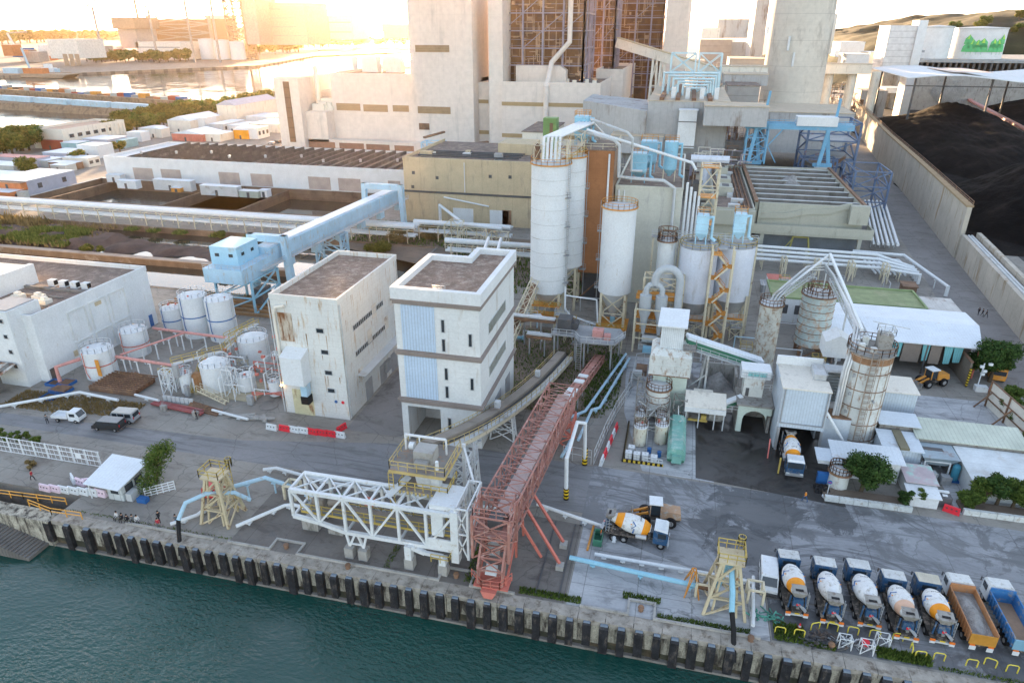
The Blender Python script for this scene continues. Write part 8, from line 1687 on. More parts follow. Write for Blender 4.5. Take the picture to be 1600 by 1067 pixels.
for i,(px,py,a) in enumerate(((184,812,'white'),(192,815,'dark'),(200,817,'dark'),(208,817,'grey'),(215,818,'white'))):
 person(['person in white top sitting at left end of group on quay edge','person in dark top sitting second from left on quay edge','person in dark top in the middle of sitting group on quay edge','person in grey top sitting second from right on quay edge','person in white top sitting at right end of group on quay edge'][i],*G(px,py-2),pm[a],pm['dark'],R(170+i*14),'sit','people sitting at the quay edge').location.z=-.5
person('person in black bending by kerb near sitting group',*G(250,815),pm['dark'],pm['dark'],R(70),'walk')
person('person with red bag sitting near kerb corner',*G(249,826),pm['red'],pm['grey'],R(200));person('person in grey blue standing at quay kerb left of beige frame',*G(277,820),pm['grey'],pm['blue'],R(180))
for i,(px,py) in enumerate(((1528,492),(1534,494),(1540,496))):person(['left','middle','right'][i]+' of three dark clothed people on the coal road by the big tree',*G(px,py),pm['dark'],pm['dark'],R(40*i),'walk','three people on the coal road')
person('tiny person walking on coal road beside pipe bundles',*G(1377,328),pm['dark'],pm['dark'])
# ================================================================= VEGETATION
def leafmat(name,c1,c2):
 m=bpy.data.materials.new(name);m.use_nodes=True;t=m.node_tree;N=t.nodes.new;L=t.links.new;p=t.nodes['Principled BSDF'];p.inputs['Roughness'].default_value=.75;p.inputs['Specular IOR Level'].default_value=.2
 g=N('ShaderNodeNewGeometry');n=N('ShaderNodeTexNoise');n.inputs['Scale'].default_value=.8;n.inputs['Detail'].default_value=4;L(g.outputs['Position'],n.inputs['Vector'])
 ad=N('ShaderNodeMath');ad.operation='MULTIPLY_ADD';L(g.outputs['Random Per Island'],ad.inputs[0]);ad.inputs[1].default_value=.5;L(n.outputs[0],ad.inputs[2])
 mr=N('ShaderNodeMapRange');mr.inputs[1].default_value=.4;mr.inputs[2].default_value=1.0;L(ad.outputs[0],mr.inputs[0])
 x=N('ShaderNodeMixRGB');L(mr.outputs[0],x.inputs[0]);x.inputs[1].default_value=(*c1,1);x.inputs[2].default_value=(*c2,1);L(x.outputs[0],p.inputs['Base Color'])
 tr=N('ShaderNodeBsdfTranslucent');L(x.outputs[0],tr.inputs[0]);ms=N('ShaderNodeMixShader');ms.inputs[0].default_value=.3;L(p.outputs[0],ms.inputs[1]);L(tr.outputs[0],ms.inputs[2]);L(ms.outputs[0],t.nodes['Material Output'].inputs[0])
 MATS[name]=m;return m
lf_dark=leafmat('dark_leaves',(.022,.05,.016),(.07,.13,.03));lf_mid=leafmat('mid_leaves',(.035,.07,.015),(.14,.2,.04));lf_warm=leafmat('warm_leaves',(.06,.08,.015),(.2,.2,.04));lf_grass=leafmat('reed_grass',(.06,.09,.02),(.2,.24,.06));lf_dry=leafmat('dry_grass',(.16,.12,.05),(.3,.22,.1))  # lf_warm is a yellower leaf green
def crown(b,clumps,n,ls,rnd,flat=.75):
 for (cx,cy,cz,r) in clumps:
  for _ in range(n):
   while True:
    d=Vector((rnd.uniform(-1,1),rnd.uniform(-1,1),rnd.uniform(-1,1)))
    if .05 < d.length < 1:break
   d=d.normalized()*(rnd.uniform(.45,1.08)) ;p=Vector((cx,cy,cz))+Vector((d.x*r,d.y*r,d.z*r*flat))
   a=Vector((rnd.gauss(0,1),rnd.gauss(0,1),rnd.gauss(0,.7))).normalized();c=a.cross(d).normalized() if a.cross(d).length > .1 else Vector((0,0,1));s_=ls*rnd.uniform(.6,1.4)
   b.add([p-a*s_,p+c*s_*.5,p+a*s_,p-c*s_*.5],[(0,1,2,3)])
def tree(name,label,u,v,r,h,m,n=260,ls=.28,nc=14,seed=1,trunk=True,group=None,cat='tree',z0=0.,flat=.75):
 rnd=random.Random(seed);t=thing(name,label,cat,u,v,z0,group);cl=[]
 for i in range(nc):
  a=rnd.uniform(0,6.28);q=r*.68*math.sqrt(rnd.uniform(0,1));zz=z0+h*rnd.uniform(.38,.86) if trunk else z0+h*rnd.uniform(.2,.7)
  cl.append((u+q*math.cos(a),v+q*math.sin(a),zz,r*rnd.uniform(.32,.5)))
 if trunk:
  def f(b):
   b.cyl((u,v,z0),(u+.1,v,z0+h*.45),.07*r+.08,.05*r+.05,8)
   for c in cl[:7]:b.cyl((u+.1,v,z0+h*.4),(c[0],c[1],c[2]),.04*r+.03,.02,5)
  part(t,'trunk',mat('bark',(.1,.075,.05),.95,var=.2),f)
 part(t,'crown',m,lambda b:crown(b,cl,n,ls,rnd,flat));return t
tree('round_tree','large dark round tree behind the white planter wall',28.6,86.0,3.3,5.8,lf_dark,700,.17,20,4)
tree('round_tree','small dark shrub tree at right end of planter wall',33.4,84.2,1.2,2.8,lf_dark,260,.13,7,5)
tree('shrub','thin young green shrub in front of the pink roofed hut',35.4,85.0,1.1,2.6,lf_mid,130,.14,6,6)
tree('broad_tree','big dark green tree at end of the white depot roof',58.2,126.5,4.4,8.5,lf_dark,650,.24,22,7)
for i,(px,py,r,h) in enumerate(((1512,792,1.6,2.6),(1535,788,2.0,4.2),(1556,790,2.4,5.0),(1580,796,2.3,4.4),(1604,800,2.6,4.6))):
 tree('hedge_tree',['low leafy bush over the white rack at right hedge','pale tipped bush left in the right hedge','tallest bush in the right hedge','round bush in right hedge near edge','bush cut by right photo edge'][i],*G(px,py),r,h,lf_mid if i != 2 else lf_dark,420,.17,10,10+i,group='bushes of the right hedge')
for i,(px,py) in enumerate(((1572,650),(1590,668),(1600,700),(1606,735),(1580,632))):tree('hedge_tree',['bush behind slanted screen','second bush behind slanted screen','bush right of the long cream roof end','bush right of the white roofed shed','topmost bush by coal road corner'][i],*G(px,py),2.0,3.4,lf_mid,300,.2,8,30+i,group='bushes by the coal road corner')
# bushy tree by the hut: two lobes leaning
t=thing('columnar_tree','tall bushy green tree leaning beside the guard hut','tree',-65.8,63.4,0);rnd_=random.Random(5)
part(t,'trunk',MATS['bark'],lambda b:b.cyl((-66,63.6,0),(-65.2,64.2,4),.2,.1,8));part(t,'crown',lf_mid,lambda b:crown(b,[(-66.2,62.8,1.5,1.5),(-65.8,63.4,2.7,1.6),(-65.4,63.8,4.0,1.5),(-64.6,64.4,5.4,1.5),(-64.0,64.9,6.4,1.25),(-65.2,64.2,5.9,1.2),(-66.0,63.8,4.6,1.1)],620,.15,rnd_,1))
for i,(px,py) in enumerate(((2,690),(26,697),(42,694),(60,700),(10,700))):tree('bush',['bush','small bush','round bush','low bush','leafy bush'][i]+' behind the white mesh fence, '+['at photo edge','second from left','in the middle','at right end','half hidden low at left'][i],*G(px,py-8),1.0,1.9,lf_mid,160,.14,5,50+i,False,'bushes behind the mesh fence','bush')
tree('bush','dry brown bush in front of the white mesh fence',*G(48,730),.9,1.3,lf_dry,200,.12,5,60,False,cat='bush')
# grass: stuff
def grass(name,label,spots,m,seed=1):
 rnd=random.Random(seed);b=MB()
 for (u0,u1,v0,v1,z,n,hh) in spots:
  for _ in range(n):
   x,y=rnd.uniform(u0,u1),rnd.uniform(v0,v1);a=rnd.uniform(0,6.28);w_=hh*.25;q=rnd.uniform(-.4,.4)*hh
   b.add([(x-w_*math.cos(a),y-w_*math.sin(a),z),(x+w_*math.cos(a),y+w_*math.sin(a),z),(x+q,y+q*.6,z+hh*rnd.uniform(.5,1.3))],[(0,1,2)])
 o=b.build(name,m,org=(0,0,0));struct(o,'stuff',label);tag(o,label,'grass');return o
grass('quay_weeds','green weeds along the quay kerb and cracks',[(-13,-6,56.9,57.9,0,900,.35),(2.4,12,56.9,57.6,0,800,.3),(14.5,17.5,56.9,59.4,0,700,.4),(17.5,20.5,56.8,57.4,0,300,.35),(24.4,29.5,57,58.3,0,900,.5),(30,40,56.8,57.3,0,300,.3),(-19.6,-18.4,57,66,0,500,.35),(-1.5,2.6,58.9,59.8,0,300,.4),(-29.6,-28.8,57,61,0,160,.25),(-75,-50,57.0,57.4,0,250,.25)],lf_mid,2)
grass('verge_grass','dry and green grass verge beside the left road',[(-108,-97,77.5,83,0,1700,.45),(-97,-84,78.6,83.5,0,1600,.5),(-112,-60,132,133.6,0,700,.8)],lf_dry,3)
grass('conveyor_weeds','weeds growing on soil under the conveyors',[(-34,-8,97,130,0,5200,.45),(-12,-6.5,100,122,0,1500,.5),(-60,-20,150,182,0,2600,.8),(-95,-60,182,206,0,1800,.8)],lf_mid,4)
grass('dry_reeds','dry brown reeds among the green lagoon reeds',[(-262,-172,155,179,.0,1500,1.3),(-262,-200,172,180,0,900,2.2)],lf_dry,15)
grass('lagoon_reeds','thick green reeds on the mud of lagoon',[*[(cx-r,cx+r,cy-r*.6,cy+r*.6,.0,int(60*r*r),hh) for cx,cy,r,hh in [(random.Random(i*7).uniform(-250,-172),random.Random(i*7+1).uniform(157,177),random.Random(i).uniform(1.5,4.5),random.Random(i+3).uniform(.8,2.0)) for i in range(38)]],*[(x-2,x+2,177,180,-.4,120,1.1) for x in (-168,-160,-150,-137,-126,-112)]],lf_grass,5)
for i,(px,py,r) in enumerate(((136,392,2.4),(156,392,1.4),(350,416,2.2),(345,372,2.4))):tree('bush',['round olive bush on lagoon mud','little bush beside the round olive one on mud','bush at right end of lagoon wall near blue cabin','dry bush on bank under pipe rack'][i],*G(px,py),r,r*1.1,lf_warm,260,.3,6,70+i,False,cat='bush')
for i,(px,py) in enumerate(((620,378),(680,372),(655,368),(590,392))):tree('bush',['brown scrub right of the blue portal leg','brown scrub below the pipe trestle','scrub in front of short pipe rack','green scrub at the blue gallery hanger foot'][i],*G(px,py),4.2,3.2,lf_dry if i < 3 else lf_warm,420,.3,9,80+i,False,cat='bush')
# tree belts: a few crowns shared by many trees
protos=[]
for s,m in ((1,lf_warm),(2,lf_mid),(3,lf_warm)):
 t=tree('belt_tree','x',0,0,6,9,m,210,.62,12,90+s);protos.append(t)
def scatter(label,spots,group,name=None,seed=1):
 rnd=random.Random(seed)
 for i_,(px,py,s_) in enumerate(sorted(spots)):
  u,v=G(px,py);k=rnd.randrange(3);dup(protos[k],u,v,0,rnd.uniform(0,6.28),(ordn(i_ % 30)+(' ' if i_ < 30 else ' (right part) ')).replace(' (right part)',' right-hand')+label,sc=s_)['group']=group
def belt(p0,p1,n,s0,s1,jit,seed):
 rnd=random.Random(seed);return [(p0[0]+(p1[0]-p0[0])*(i+.5)/n+rnd.uniform(-3,3),p0[1]+(p1[1]-p0[1])*(i+.5)/n+rnd.uniform(-jit,jit),rnd.uniform(s0,s1)) for i in range(n)]
scatter('leafy tree in the long belt along the channel bank',belt((178,214),(300,190),16,.8,1.2,3,1)+belt((290,190),(420,166),18,1.0,1.5,3,2)+belt((185,200),(300,176),10,.9,1.2,2,12),'trees of the channel belt',seed=4)
scatter('dark tree in the clump at left photo edge by the water',belt((-5,245),(50,232),7,1.0,1.5,5,3)+belt((0,232),(62,222),7,.9,1.2,3,4),'trees of the left clump',seed=5)
scatter('round bush tree standing between containers in the left yard',[(46,272,.8),(125,256,.7),(188,238,.62),(404,208,.5),(92,214,.6),(72,218,.6)],'trees of the container yard',seed=6)
# ================================================================= BACKGROUND PLANT
pg=mat('precipitator_grey',(.42,.42,.42),.8,var=.08,scale=.1,dirt=(.24,.2,.17),damt=.4,dscale=.1,streak=5,lines=[(0,2.5,.15,.88)])
tanr=mat('tan_roof',(.5,.42,.32),.85,var=.1)
def vblock(label,q,v,dep,wm,rm,name='plant_block',cat='building',top=None,gr=None):
 a=VR(*q,v);t=thing(name,label,cat,(a[0]+a[1])/2,v,0,gr);zb_=max(0,a[2]) if a[2] > 8 else 0
 part(t,'wall',wm,lambda b:b.box(a[0],v,zb_,a[1],v+dep,a[3]-.3));part(t,'roof',rm,lambda b:b.box(a[0]-.3,v-.3,a[3]-.3,a[1]+.3,v+dep+.3,a[3]))
 return t,a
pv=275
t,a=vblock('grey precipitator block with three tan roofs and blue pipework',(1010,158,1136,240),pv,70,pg,tanr)
for i in range(4):part(t,'roof_channel',mat('brown_channel',(.2,.11,.07),.8),lambda b:b.box(a[0]+4+i*(a[1]-a[0]-6)/4,pv,a[3]+.02,a[0]+5.6+i*(a[1]-a[0]-6)/4,pv+70,a[3]+1))
for i in range(4):part(t,'rapper_housing',white2,lambda b:b.box(a[0]+8+i*(a[1]-a[0]-12)/3.3,pv+8,a[3],a[0]+9.6+i*(a[1]-a[0]-12)/3.3,pv+10,a[3]+4))
part(t,'sloped_duct',pg,lambda b:b.hexa([(a[0]-26,pv+10,20),(a[0],pv-4,8),(a[0],pv+40,8),(a[0]-26,pv+40,20)],[(a[0]-26,pv+10,32),(a[0],pv-4,30),(a[0],pv+40,30),(a[0]-26,pv+40,32)]))
hz0=mat('mid_grey_cladding',(.36,.34,.32),.8,var=.08,lines=[(2,5,.4,.8)])
cyan=mat('cyan_white_pipe',(.5,.66,.72),.5)
o=thing('blue_pipework','pale cyan pipe frames crowning precipitator block','pipework',(a[0]+a[1])/2,pv+60,a[3])
part(o,'frame',cyan,lambda b:(b.tower(a[0]+6,pv+40,a[0]+16,pv+50,a[3],a[3]+15,2,.5,.35,1,2),b.tower(a[1]-12,pv+40,a[1]-3,pv+50,a[3],a[3]+15,2,.5,.35,1,2)))
part(o,'pipes',cyan,lambda b:[b.tube([(a[0]+4+i*2,pv+30-i*2,a[3]),(a[0]+4+i*2,pv+30-i*2,a[3]+8-i),(a[1]-4-i,pv+30-i*2,a[3]+8-i),(a[1]-4-i,pv+30-i*2,a[3])],.6,6) for i in range(6)])
t,b2=vblock('white clad lift block with dark seams in front of precipitator',(1059,172,1087,232),pv-6,5,white2,white2)
for k in range(3):faceS(t,'seam',dgrey,b2[0],b2[1],b2[3]*(.3+k*.28),b2[3]*(.3+k*.28)+.3,pv-6,.1)
for i,(lab,q,v,dep,wm,rm) in enumerate((
 ('grey flue duct box with slanted left end before the chimney',(1100,166,1200,198),262,14,pg,tanr),
 ('beige duct building behind crane at the chimney foot',(1195,176,1330,240),330,40,pg,tanr),
 ('long grey duct left of the precipitator, upper one',(960,182,1040,200),300,20,pg,tanr),
 ('long grey duct left of the precipitator, lower one',(955,212,1035,240),268,20,pg,tanr),
 ('pale tan duct crossing behind precipitator, upper',(1128,104,1200,118),400,16,cream2,tanr),
 ('pale tan duct crossing behind precipitator, lower',(1130,116,1200,134),370,16,pg,tanr),
 ('striped grey hall far behind left of the chimney',(1140,66,1188,92),640,60,pg,cream2),
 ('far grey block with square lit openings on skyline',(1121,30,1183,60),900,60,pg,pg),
 ('grey block behind precipitator pipework',(1092,62,1142,104),620,40,hz0,cream2),
 ('long low cream block behind grey ducts',(1040,96,1100,118),520,40,cream2,tanr),
 ('pale wide block on skyline left of the lit openings',(1096,44,1124,66),820,60,cream2,cream2),
 ('grey rooftop block beyond crossing ducts',(1140,92,1200,106),500,40,hz0,tanr),
 ('brown shed deep between ducts and chimney',(1136,134,1186,160),345,24,hz0,roofb),
 ('grey slab tower right against chimney left side',(1178,-20,1198,95),560,50,pg,pg),
 ('small beige hall beside the tallest silos',(816,206,860,236),260,30,cream2,roofb),
 ('tall white slab just behind the chimney right side',(1283,6,1300,100),520,40,white2,white2),
 ('beige stepped block right of the white slab',(1292,22,1304,85),560,40,cream2,cream2),
 ('white box building right of chimney with roof vent',(1312,66,1350,90),640,40,white2,white2),
 ('white small building with green base right of chimney',(1322,85,1358,102),560,30,white2,white2),
 ('beige horizontal duct bridge right of chimney',(1278,100,1362,116),470,12,cream2,tanr),
 ('grey retaining block at end of the coal yard',(1344,142,1385,168),560,20,pg,pg),
 ('white storage slab with steel frames in coal yard',(1384,138,1428,146),600,20,white2,white2))):
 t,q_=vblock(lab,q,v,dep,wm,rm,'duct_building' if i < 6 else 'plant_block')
 if i== 6:
  for k in range(3):faceS(t,'dark_stripe',dgrey,q_[0]+2,q_[1],q_[3]*.3+k*7,q_[3]*.3+k*7+1.4,v,.3)  # dark grey stripes across the front of the hall
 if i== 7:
  for k in range(2):faceS(t,'opening',white2,q_[0]+38+k*16,q_[0]+50+k*16,q_[3]-16,q_[3]-8,v,.5)  # solid white plates; the brightness of the openings is put into their colour
 if 'duct bridge' in lab:
  for k in range(3):part(t,'silo_leg',cream2,lambda b:b.cyl((q_[0]+8+k*13,v+6,0),(q_[0]+8+k*13,v+6,q_[2]+1),2.6))
for i,(lab,px0,px1,py,v,n) in enumerate((('rusty pipe and steel jungle behind precipitator block',1080,1140,95,560,60),('dark steel clutter between precipitator and chimney',1140,1200,150,340,60),('brown steel clutter under the grey ducts',960,1035,232,262,40),('rusty frames and stairs at the crane foot',1080,1180,232,258,70),('far equipment jumble left of the chimney base',1095,1150,60,640,50),('cluttered pipes on grey decks right of the chimney',1290,1350,130,500,50))):
 U0,z_=ONV(px0,py,v);U1,_=ONV(px1,py,v);o=thing('plant_equipment',lab,'equipment',(U0+U1)/2,v,0)
 for m_,nm in ((rustm,'rusty_steel'),(cream2,'pale_pipes'),(steelp,'dark_steel')):
  def f(b):
   for _ in range(n // 3):
    x,y=rp.uniform(U0,U1),v+rp.uniform(0,14);h_=max(3,z_)*rp.uniform(.4,1);l=rp.uniform(2,(U1-U0)*.35);s_=(U1-U0)*.02
    b.bar((x,y,0),(x,y,h_),s_*.6);b.bar((x,y,h_),(min(U1,x+l),y,h_),s_*.5)
    if rp.random() < .4:b.box(x,y,h_*.6,x+l*.3,y+3,h_*.6+3)
  part(o,nm,m_,f)
 part(o,'base_slab',concd,lambda b:b.box(U0,v,0,U1,v+16,max(1,z_*.35)))
pipe('pipe','thick pale blue pipe bridge in front of the precipitator',[(ONV(1082,226,250)[0],250,17),(ONV(1143,226,250)[0],250,17)],1.3,tw);pipe('pipe','pale blue stub pipe under the thick pipe bridge',[(ONV(1110,226,250)[0],250,16),(ONV(1110,226,250)[0],250,4)],1.5,tw)
# boiler roof items and red frame on warehouse
o=thing('roof_frame','purple blue steel frame with red beam between warehouse and beige hall','steel frame',-85,252,8.6);part(o,'frame',lblue,lambda b:(b.tower(-95,262,-76,272,8.6,15,1,.6,.4),b.tower(-98,256,-90,262,8.6,18,2,.5,.3)));part(o,'red_beam',rustm,lambda b:(b.bar((-90,252,17),(-74,266,17.6),1.4,.7),b.bar((-99,262,19),(-94,272,20),1.2,.7)))
# right background: storage tanks with painted trees, buildings, wavy roof
def ftank(label,px0,px1,py0,py1,v,trees,base=0):
 c0,c1,zb_,zt_=VR(px0,py0,px1,py1,v);cx=(c0+c1)/2;r=(c1-c0)/2;zb_=max(0,zb_);t=thing('oil_tank',label,'tank',cx,v+r,0,'big white storage tanks')
 part(t,'shell',white2,lambda b:b.lathe(cx,v+r,[(r,base),(r,zt_)],40),smooth=True);part(t,'tank_roof',lgrey,lambda b:b.lathe(cx,v+r,[(r+.5,zt_),(r+.5,zt_+1),(0,zt_+2)],40))
 if trees:
  tg=mat('painted_green',(.12,.5,.2),.7);tg2=mat('painted_light_green',(.4,.7,.12),.7)
  for k,(fx,s_) in enumerate(((-.62,2.2),(-.48,1.0),(-.3,.9),(-.12,1.3),(.3,1.2),(.5,1.1),(.66,2.2))):
   a=math.asin(fx);x,y=cx+(r+.1)*math.sin(a),v+r-(r+.1)*math.cos(a);z=zb_+3
   part(t,'painted_tree',[tg,tg2],lambda b:(b.lathe(x,y,[(.1,z),(.1,z+3)],4),[b.add([(x-3.6*q*math.cos(a),y-3.6*q*math.sin(a)-.2,z+zz),(x+3.6*q*math.cos(a),y+3.6*q*math.sin(a)-.2,z+zz),(x+3.0*q*math.cos(a),y+3.0*q*math.sin(a)-.2,z+zz+4),(x,y-.2,z+zz+7*q ** .5),(x-3.0*q*math.cos(a),y-3.0*q*math.sin(a)-.2,z+zz+4)],[(0,1,2,3,4)]) for q,zz in ((1.1,2),(.9,2+s_*2.5))],setattr(b,'k',1),b.add([(x-1.4,y-.3,z+s_*3+4.5),(x+1.4,y-.3,z+s_*3+4.5),(x,y-.3,z+s_*3+8)],[(0,1,2)])))
zt0=ONV(1540,93,640)[1];ftank('big white tank decorated with painted green trees',1500,1583,46,93,640,True,zt0);ftank('plain big white tank left of painted one',1444,1493,44,92,640,False,zt0)
struct(MB().box(150,634,-1,330,760,zt0).build('terrace',conc,org=(0,0,0)))
t,q_=vblock('tall white striped silo building with lit orange side',(1384,40,1432,112),560,30,mat('banded_white',(.66,.66,.66),.7,lines=[(2,4.,.5,.8)]),white2)
part(t,'lift_shaft',white2,lambda b:b.box(ONV(1432,50,560)[0],558,0,ONV(1446,50,560)[0],575,ONV(1440,32,560)[1]));part(t,'stair',grey,lambda b:[b.box(ONV(1446,50,560)[0],560,8+k*5,ONV(1452,50,560)[0],566,9.4+k*5) for k in range(8)])
t,q_=vblock('low warm lit annex behind coal gallery right of chimney',(1357,82,1384,115),600,30,cream2,white2)
t=thing('wavy_roof','broad white wavy roof above the coal yard at right','canopy',230,470,14)
wv0_,wz=430,33
def f(b):
 for i in range(13):
  x0,x1=117+i*14,131+i*14;zz=lambda x:wz+1.8*math.sin((x-117)/14)
  b.hexa([(x0,440-(i > 3)*8,zz(x0)),(x1,440-(i > 3)*8,zz(x1)),(x1,530,zz(x1)+1),(x0,530,zz(x0)+1)],[(x0,440-(i > 3)*8,zz(x0)+.4),(x1,440-(i > 3)*8,zz(x1)+.4),(x1,530,zz(x1)+1.4),(x0,530,zz(x0)+1.4)])
part(t,'roof',white2,f);part(t,'roof_panel',mat('pinkish_panel',(.6,.52,.48),.8),lambda b:(b.box(142,452,wz+2.9,162,500,wz+3.1),b.box(200,448,wz+3.4,218,500,wz+3.6)));part(t,'column',dgrey,lambda b:[b.bar((x,y,0),(x,y,wz),.9) for x in (122,160,196,226,256) for y in (444,520)]+[b.bar((118,446,wz-4),(290,446,wz-4),.5)])
t=thing('viaduct','dark colonnaded viaduct below the white storage tanks','viaduct',200,620,0);part(t,'deck',grey,lambda b:b.box(158,622,zt0-2,320,634,zt0-.2));part(t,'pier',dgrey,lambda b:[b.box(160+i*4,623,zt0-11,161.6+i*4,633,zt0-2) for i in range(40)]);part(t,'base_wall',conc,lambda b:b.box(158,621,-1,320,634,zt0-11))
# hills
hm=mat('scrub_hillside',(.018,.026,.01),1.,var=.5,scale=.04,dirt=(.05,.042,.026),damt=.3,dscale=.04,bump=.4,bscale=.3)
hill('hills',hm,lambda u,v:(60+24*sm(u,230,480))*sm(v,765,960)*sm(u,130,240)*(.93+.07*math.sin(u/50.)),130,1500,765,1700,110,60,9,.012,-2,4)
hill('distant_hills',mat('blue_far_hill',(.12,.13,.1),.95),lambda u,v:60*sm(v,3600,4200)*(.6+.4*math.sin(u/700)),-9000,-2500,3600,5200,80,20,26,.0012,-6,7)
scatter('sunlit tree on hill ridge beyond white storage tanks',belt((1312,62),(1350,58),5,1.6,2.4,2,21),'trees at foot of the right hill',seed=8)
for i in range(60):
 rr=random.Random(900+i);x,y=205+i*6+rr.uniform(-5,5),rr.uniform(870,1000);z=-2+(60+24*sm(x,230,480))*sm(y,765,960)*sm(x,130,240)*(.93+.07*math.sin(x/50.))-3
 dup(protos[i % 3],x,y,z,i,ordn(i % 30)+(' tree' if i < 30 else ' right-hand tree')+' from left along the top of the right hill',sc=rr.uniform(.5,1.3))['group']='trees on the right hill'
cpl=G(1478,152,10);pl=MB();pl.lathe(cpl[0],cpl[1],[(0,4),(9,8),(13,14),(8,21),(0,24)],14);pm_=bpy.data.materials.new('dust_spray');pm_.use_nodes=True;n_=pm_.node_tree;n_.nodes.remove(n_.nodes['Principled BSDF']);q=n_.nodes.new('ShaderNodeVolumePrincipled');q.inputs['Color'].default_value=(1,.95,.9,1)
tn=n_.nodes.new('ShaderNodeTexNoise');tn.inputs['Scale'].default_value=.16;tg_=n_.nodes.new('ShaderNodeNewGeometry');n_.links.new(tg_.outputs['Position'],tn.inputs['Vector']);mr_=n_.nodes.new('ShaderNodeMapRange');mr_.inputs[1].default_value=.42;mr_.inputs[2].default_value=.7;mr_.inputs[4].default_value=.12;n_.links.new(tn.outputs[0],mr_.inputs[0]);n_.links.new(mr_.outputs[0],q.inputs['Density']);n_.links.new(q.outputs[0],n_.nodes['Material Output'].inputs['Volume'])
o=pl.build('water_spray',pm_,smooth=True);struct(o,'stuff','pale spray blowing over the black coal heap')
for i in range(60):
 rr=random.Random(300+i);x,y=rr.uniform(185,470),rr.uniform(800,930);z=-2+(60+24*sm(x,230,480))*sm(y,765,960)*sm(x,130,240)*(.93+.07*math.sin(x/50.))-4
 dup(protos[1],x,y,z,i,ordn(i % 30)+(' bush' if i < 30 else ' lower bush')+' on the slope behind white storage tanks',sc=(rr.uniform(.8,1.8),)*2+(.7,))['group']='bushes on the right slope'
# ================================================================= FAR SHORE
sheet([(-1500,745),(-905,815),(-830,960),(-735,1150),(-870,1600),(-760,1960),(-700,2600),(-3000,4200),(-9000,3000),(-3500,700)],-.8,'far_shore',groundmat('far_shore_ground',(.25,.2,.16),(.32,.27,.22),(.15,.13,.1)))
b=MB();FS=[(-1500,745),(-905,815),(-830,960),(-735,1150),(-870,1600)]
for a,c in zip(FS,FS[1:]):b.add([(a[0],a[1],-5),(c[0],c[1],-5),(c[0],c[1],-.8),(a[0],a[1],-.8)],[(0,1,2,3)])
struct(b.build('far_seawall',mat('ribbed_seawall',(.3,.24,.19),.9,lines=[(0,9,3,.6)]),org=(0,0,0)))
t=thing('breakwater','long brown jetty with pale blue pipeline across channel','jetty',-520,500,-5)
JA,JB,JC=(-770,575),(-392,470),(0,26)
part(t,'jetty_body',mat('jetty_brown',(.26,.19,.13),.9,var=.2,dirt=(.14,.1,.07),damt=.5),lambda b:b.hexa([(JA[0],JA[1]-60,-5),(JB[0],JB[1]-8,-5),(JB[0],JB[1]+60,-5),(JA[0],JA[1]+62,-5)],[(JA[0],JA[1]-56,1.2),(JB[0],JB[1]-4,1.2),(JB[0],JB[1]+56,1.2),(JA[0],JA[1]+58,1.2)]))
part(t,'pipeline',lblue,lambda b:[b.bar((JA[0]+(JB[0]-JA[0])*k/8+2,JA[1]-28+(JB[1]-JA[1]+24)*k/8,3.4),(JA[0]+(JB[0]-JA[0])*(k+.94)/8,JA[1]-28+(JB[1]-JA[1]+24)*(k+.94)/8,3.4),5,4.2) for k in range(8)])
part(t,'parapet',MATS['jetty_brown'],lambda b:b.bar((JA[0],JA[1]+20,3),(JB[0],JB[1]+26,3),4,5))
cols=[cor,cpale,cred,blue,grey,oran,wood]
for i in range(40):
 k=(i+.5)/40;x=JA[0]+(JB[0]-JA[0])*k;y=JA[1]+42+(JB[1]-JA[1])*k;h=rp.uniform(3,6.5);m_=cols[i % 7]
 o=MB().box(x-4,y-2,1.2,x+4,y+3,1.2+h).build('waste_bale',m_);tag(o,ordn(i)+' '+['orange','pale','red','blue','grey','amber','brown'][i % 7]+' container from left on the jetty','container','row of containers on the jetty')
def far(label,q,v,dep,wm,rm=None,name='far_building',win=0):
 t,a=vblock(label,q,v,dep,wm,rm or wm,name,gr='buildings of the far shore')
 for k in range(win):faceS(t,'window_band',grey,a[0]+3,a[1]-3,a[3]*(k+.6)/(win+.4),a[3]*(k+.6)/(win+.4)+2,v,.3)
 return t,a
hz1=mat('far_white',(.68,.66,.62),.8);hz2=mat('far_brown',(.36,.27,.2),.8);hz3=mat('far_grey',(.42,.38,.35),.8)
t,a=far('white far hall with three brown doors by barge',(76,62,122,92),1050,60,hz1)
for k in range(3):faceS(t,'door',hz2,a[0]+(a[1]-a[0])*(.44+k*.2),a[0]+(a[1]-a[0])*(.58+k*.2),0,a[3]*.45,1050,1)
t,a=far('far square tower under construction with brown crown and crane',(187,46,214,76),1300,60,hz3);part(t,'crown',hz2,lambda b:b.box(a[0]-6,1294,a[3],a[1]+6,1366,a[3]+22))
part(t,'tower_crane',hz2,lambda b:(b.bar(((a[0]+a[1])/2+8,1330,a[3]),((a[0]+a[1])/2+8,1330,a[3]+64),3),b.bar(((a[0]+a[1])/2-34,1330,a[3]+58),((a[0]+a[1])/2+40,1330,a[3]+58),2)))
far('low white wing right of far construction tower',(214,66,284,92),1300,60,hz1,win=2);t,a=far('open steel frame building far across channel',(242,30,330,68),1400,80,hz2)
part(t,'steel_frame',hz3,lambda b:b.tower(a[0]-6,1390,a[1]+4,1396,0,a[3]+6,5,3,2))
far('pale grey block behind open steel frame',(322,24,346,60),1450,60,hz1);far('broad pale far power block right of lattice tower',(376,-30,400,70),1350,80,hz3);far('tan stepped far power block',(400,4,478,70),1400,100,hz3,win=6);far('white slatted far office block',(490,24,551,62),1500,80,hz1,win=4);far('low far block with slats beside sun glow',(598,38,640,60),1600,80,hz3,win=3);far('small pale far buildings pair near sun glow',(566,34,594,50),1900,80,hz1)
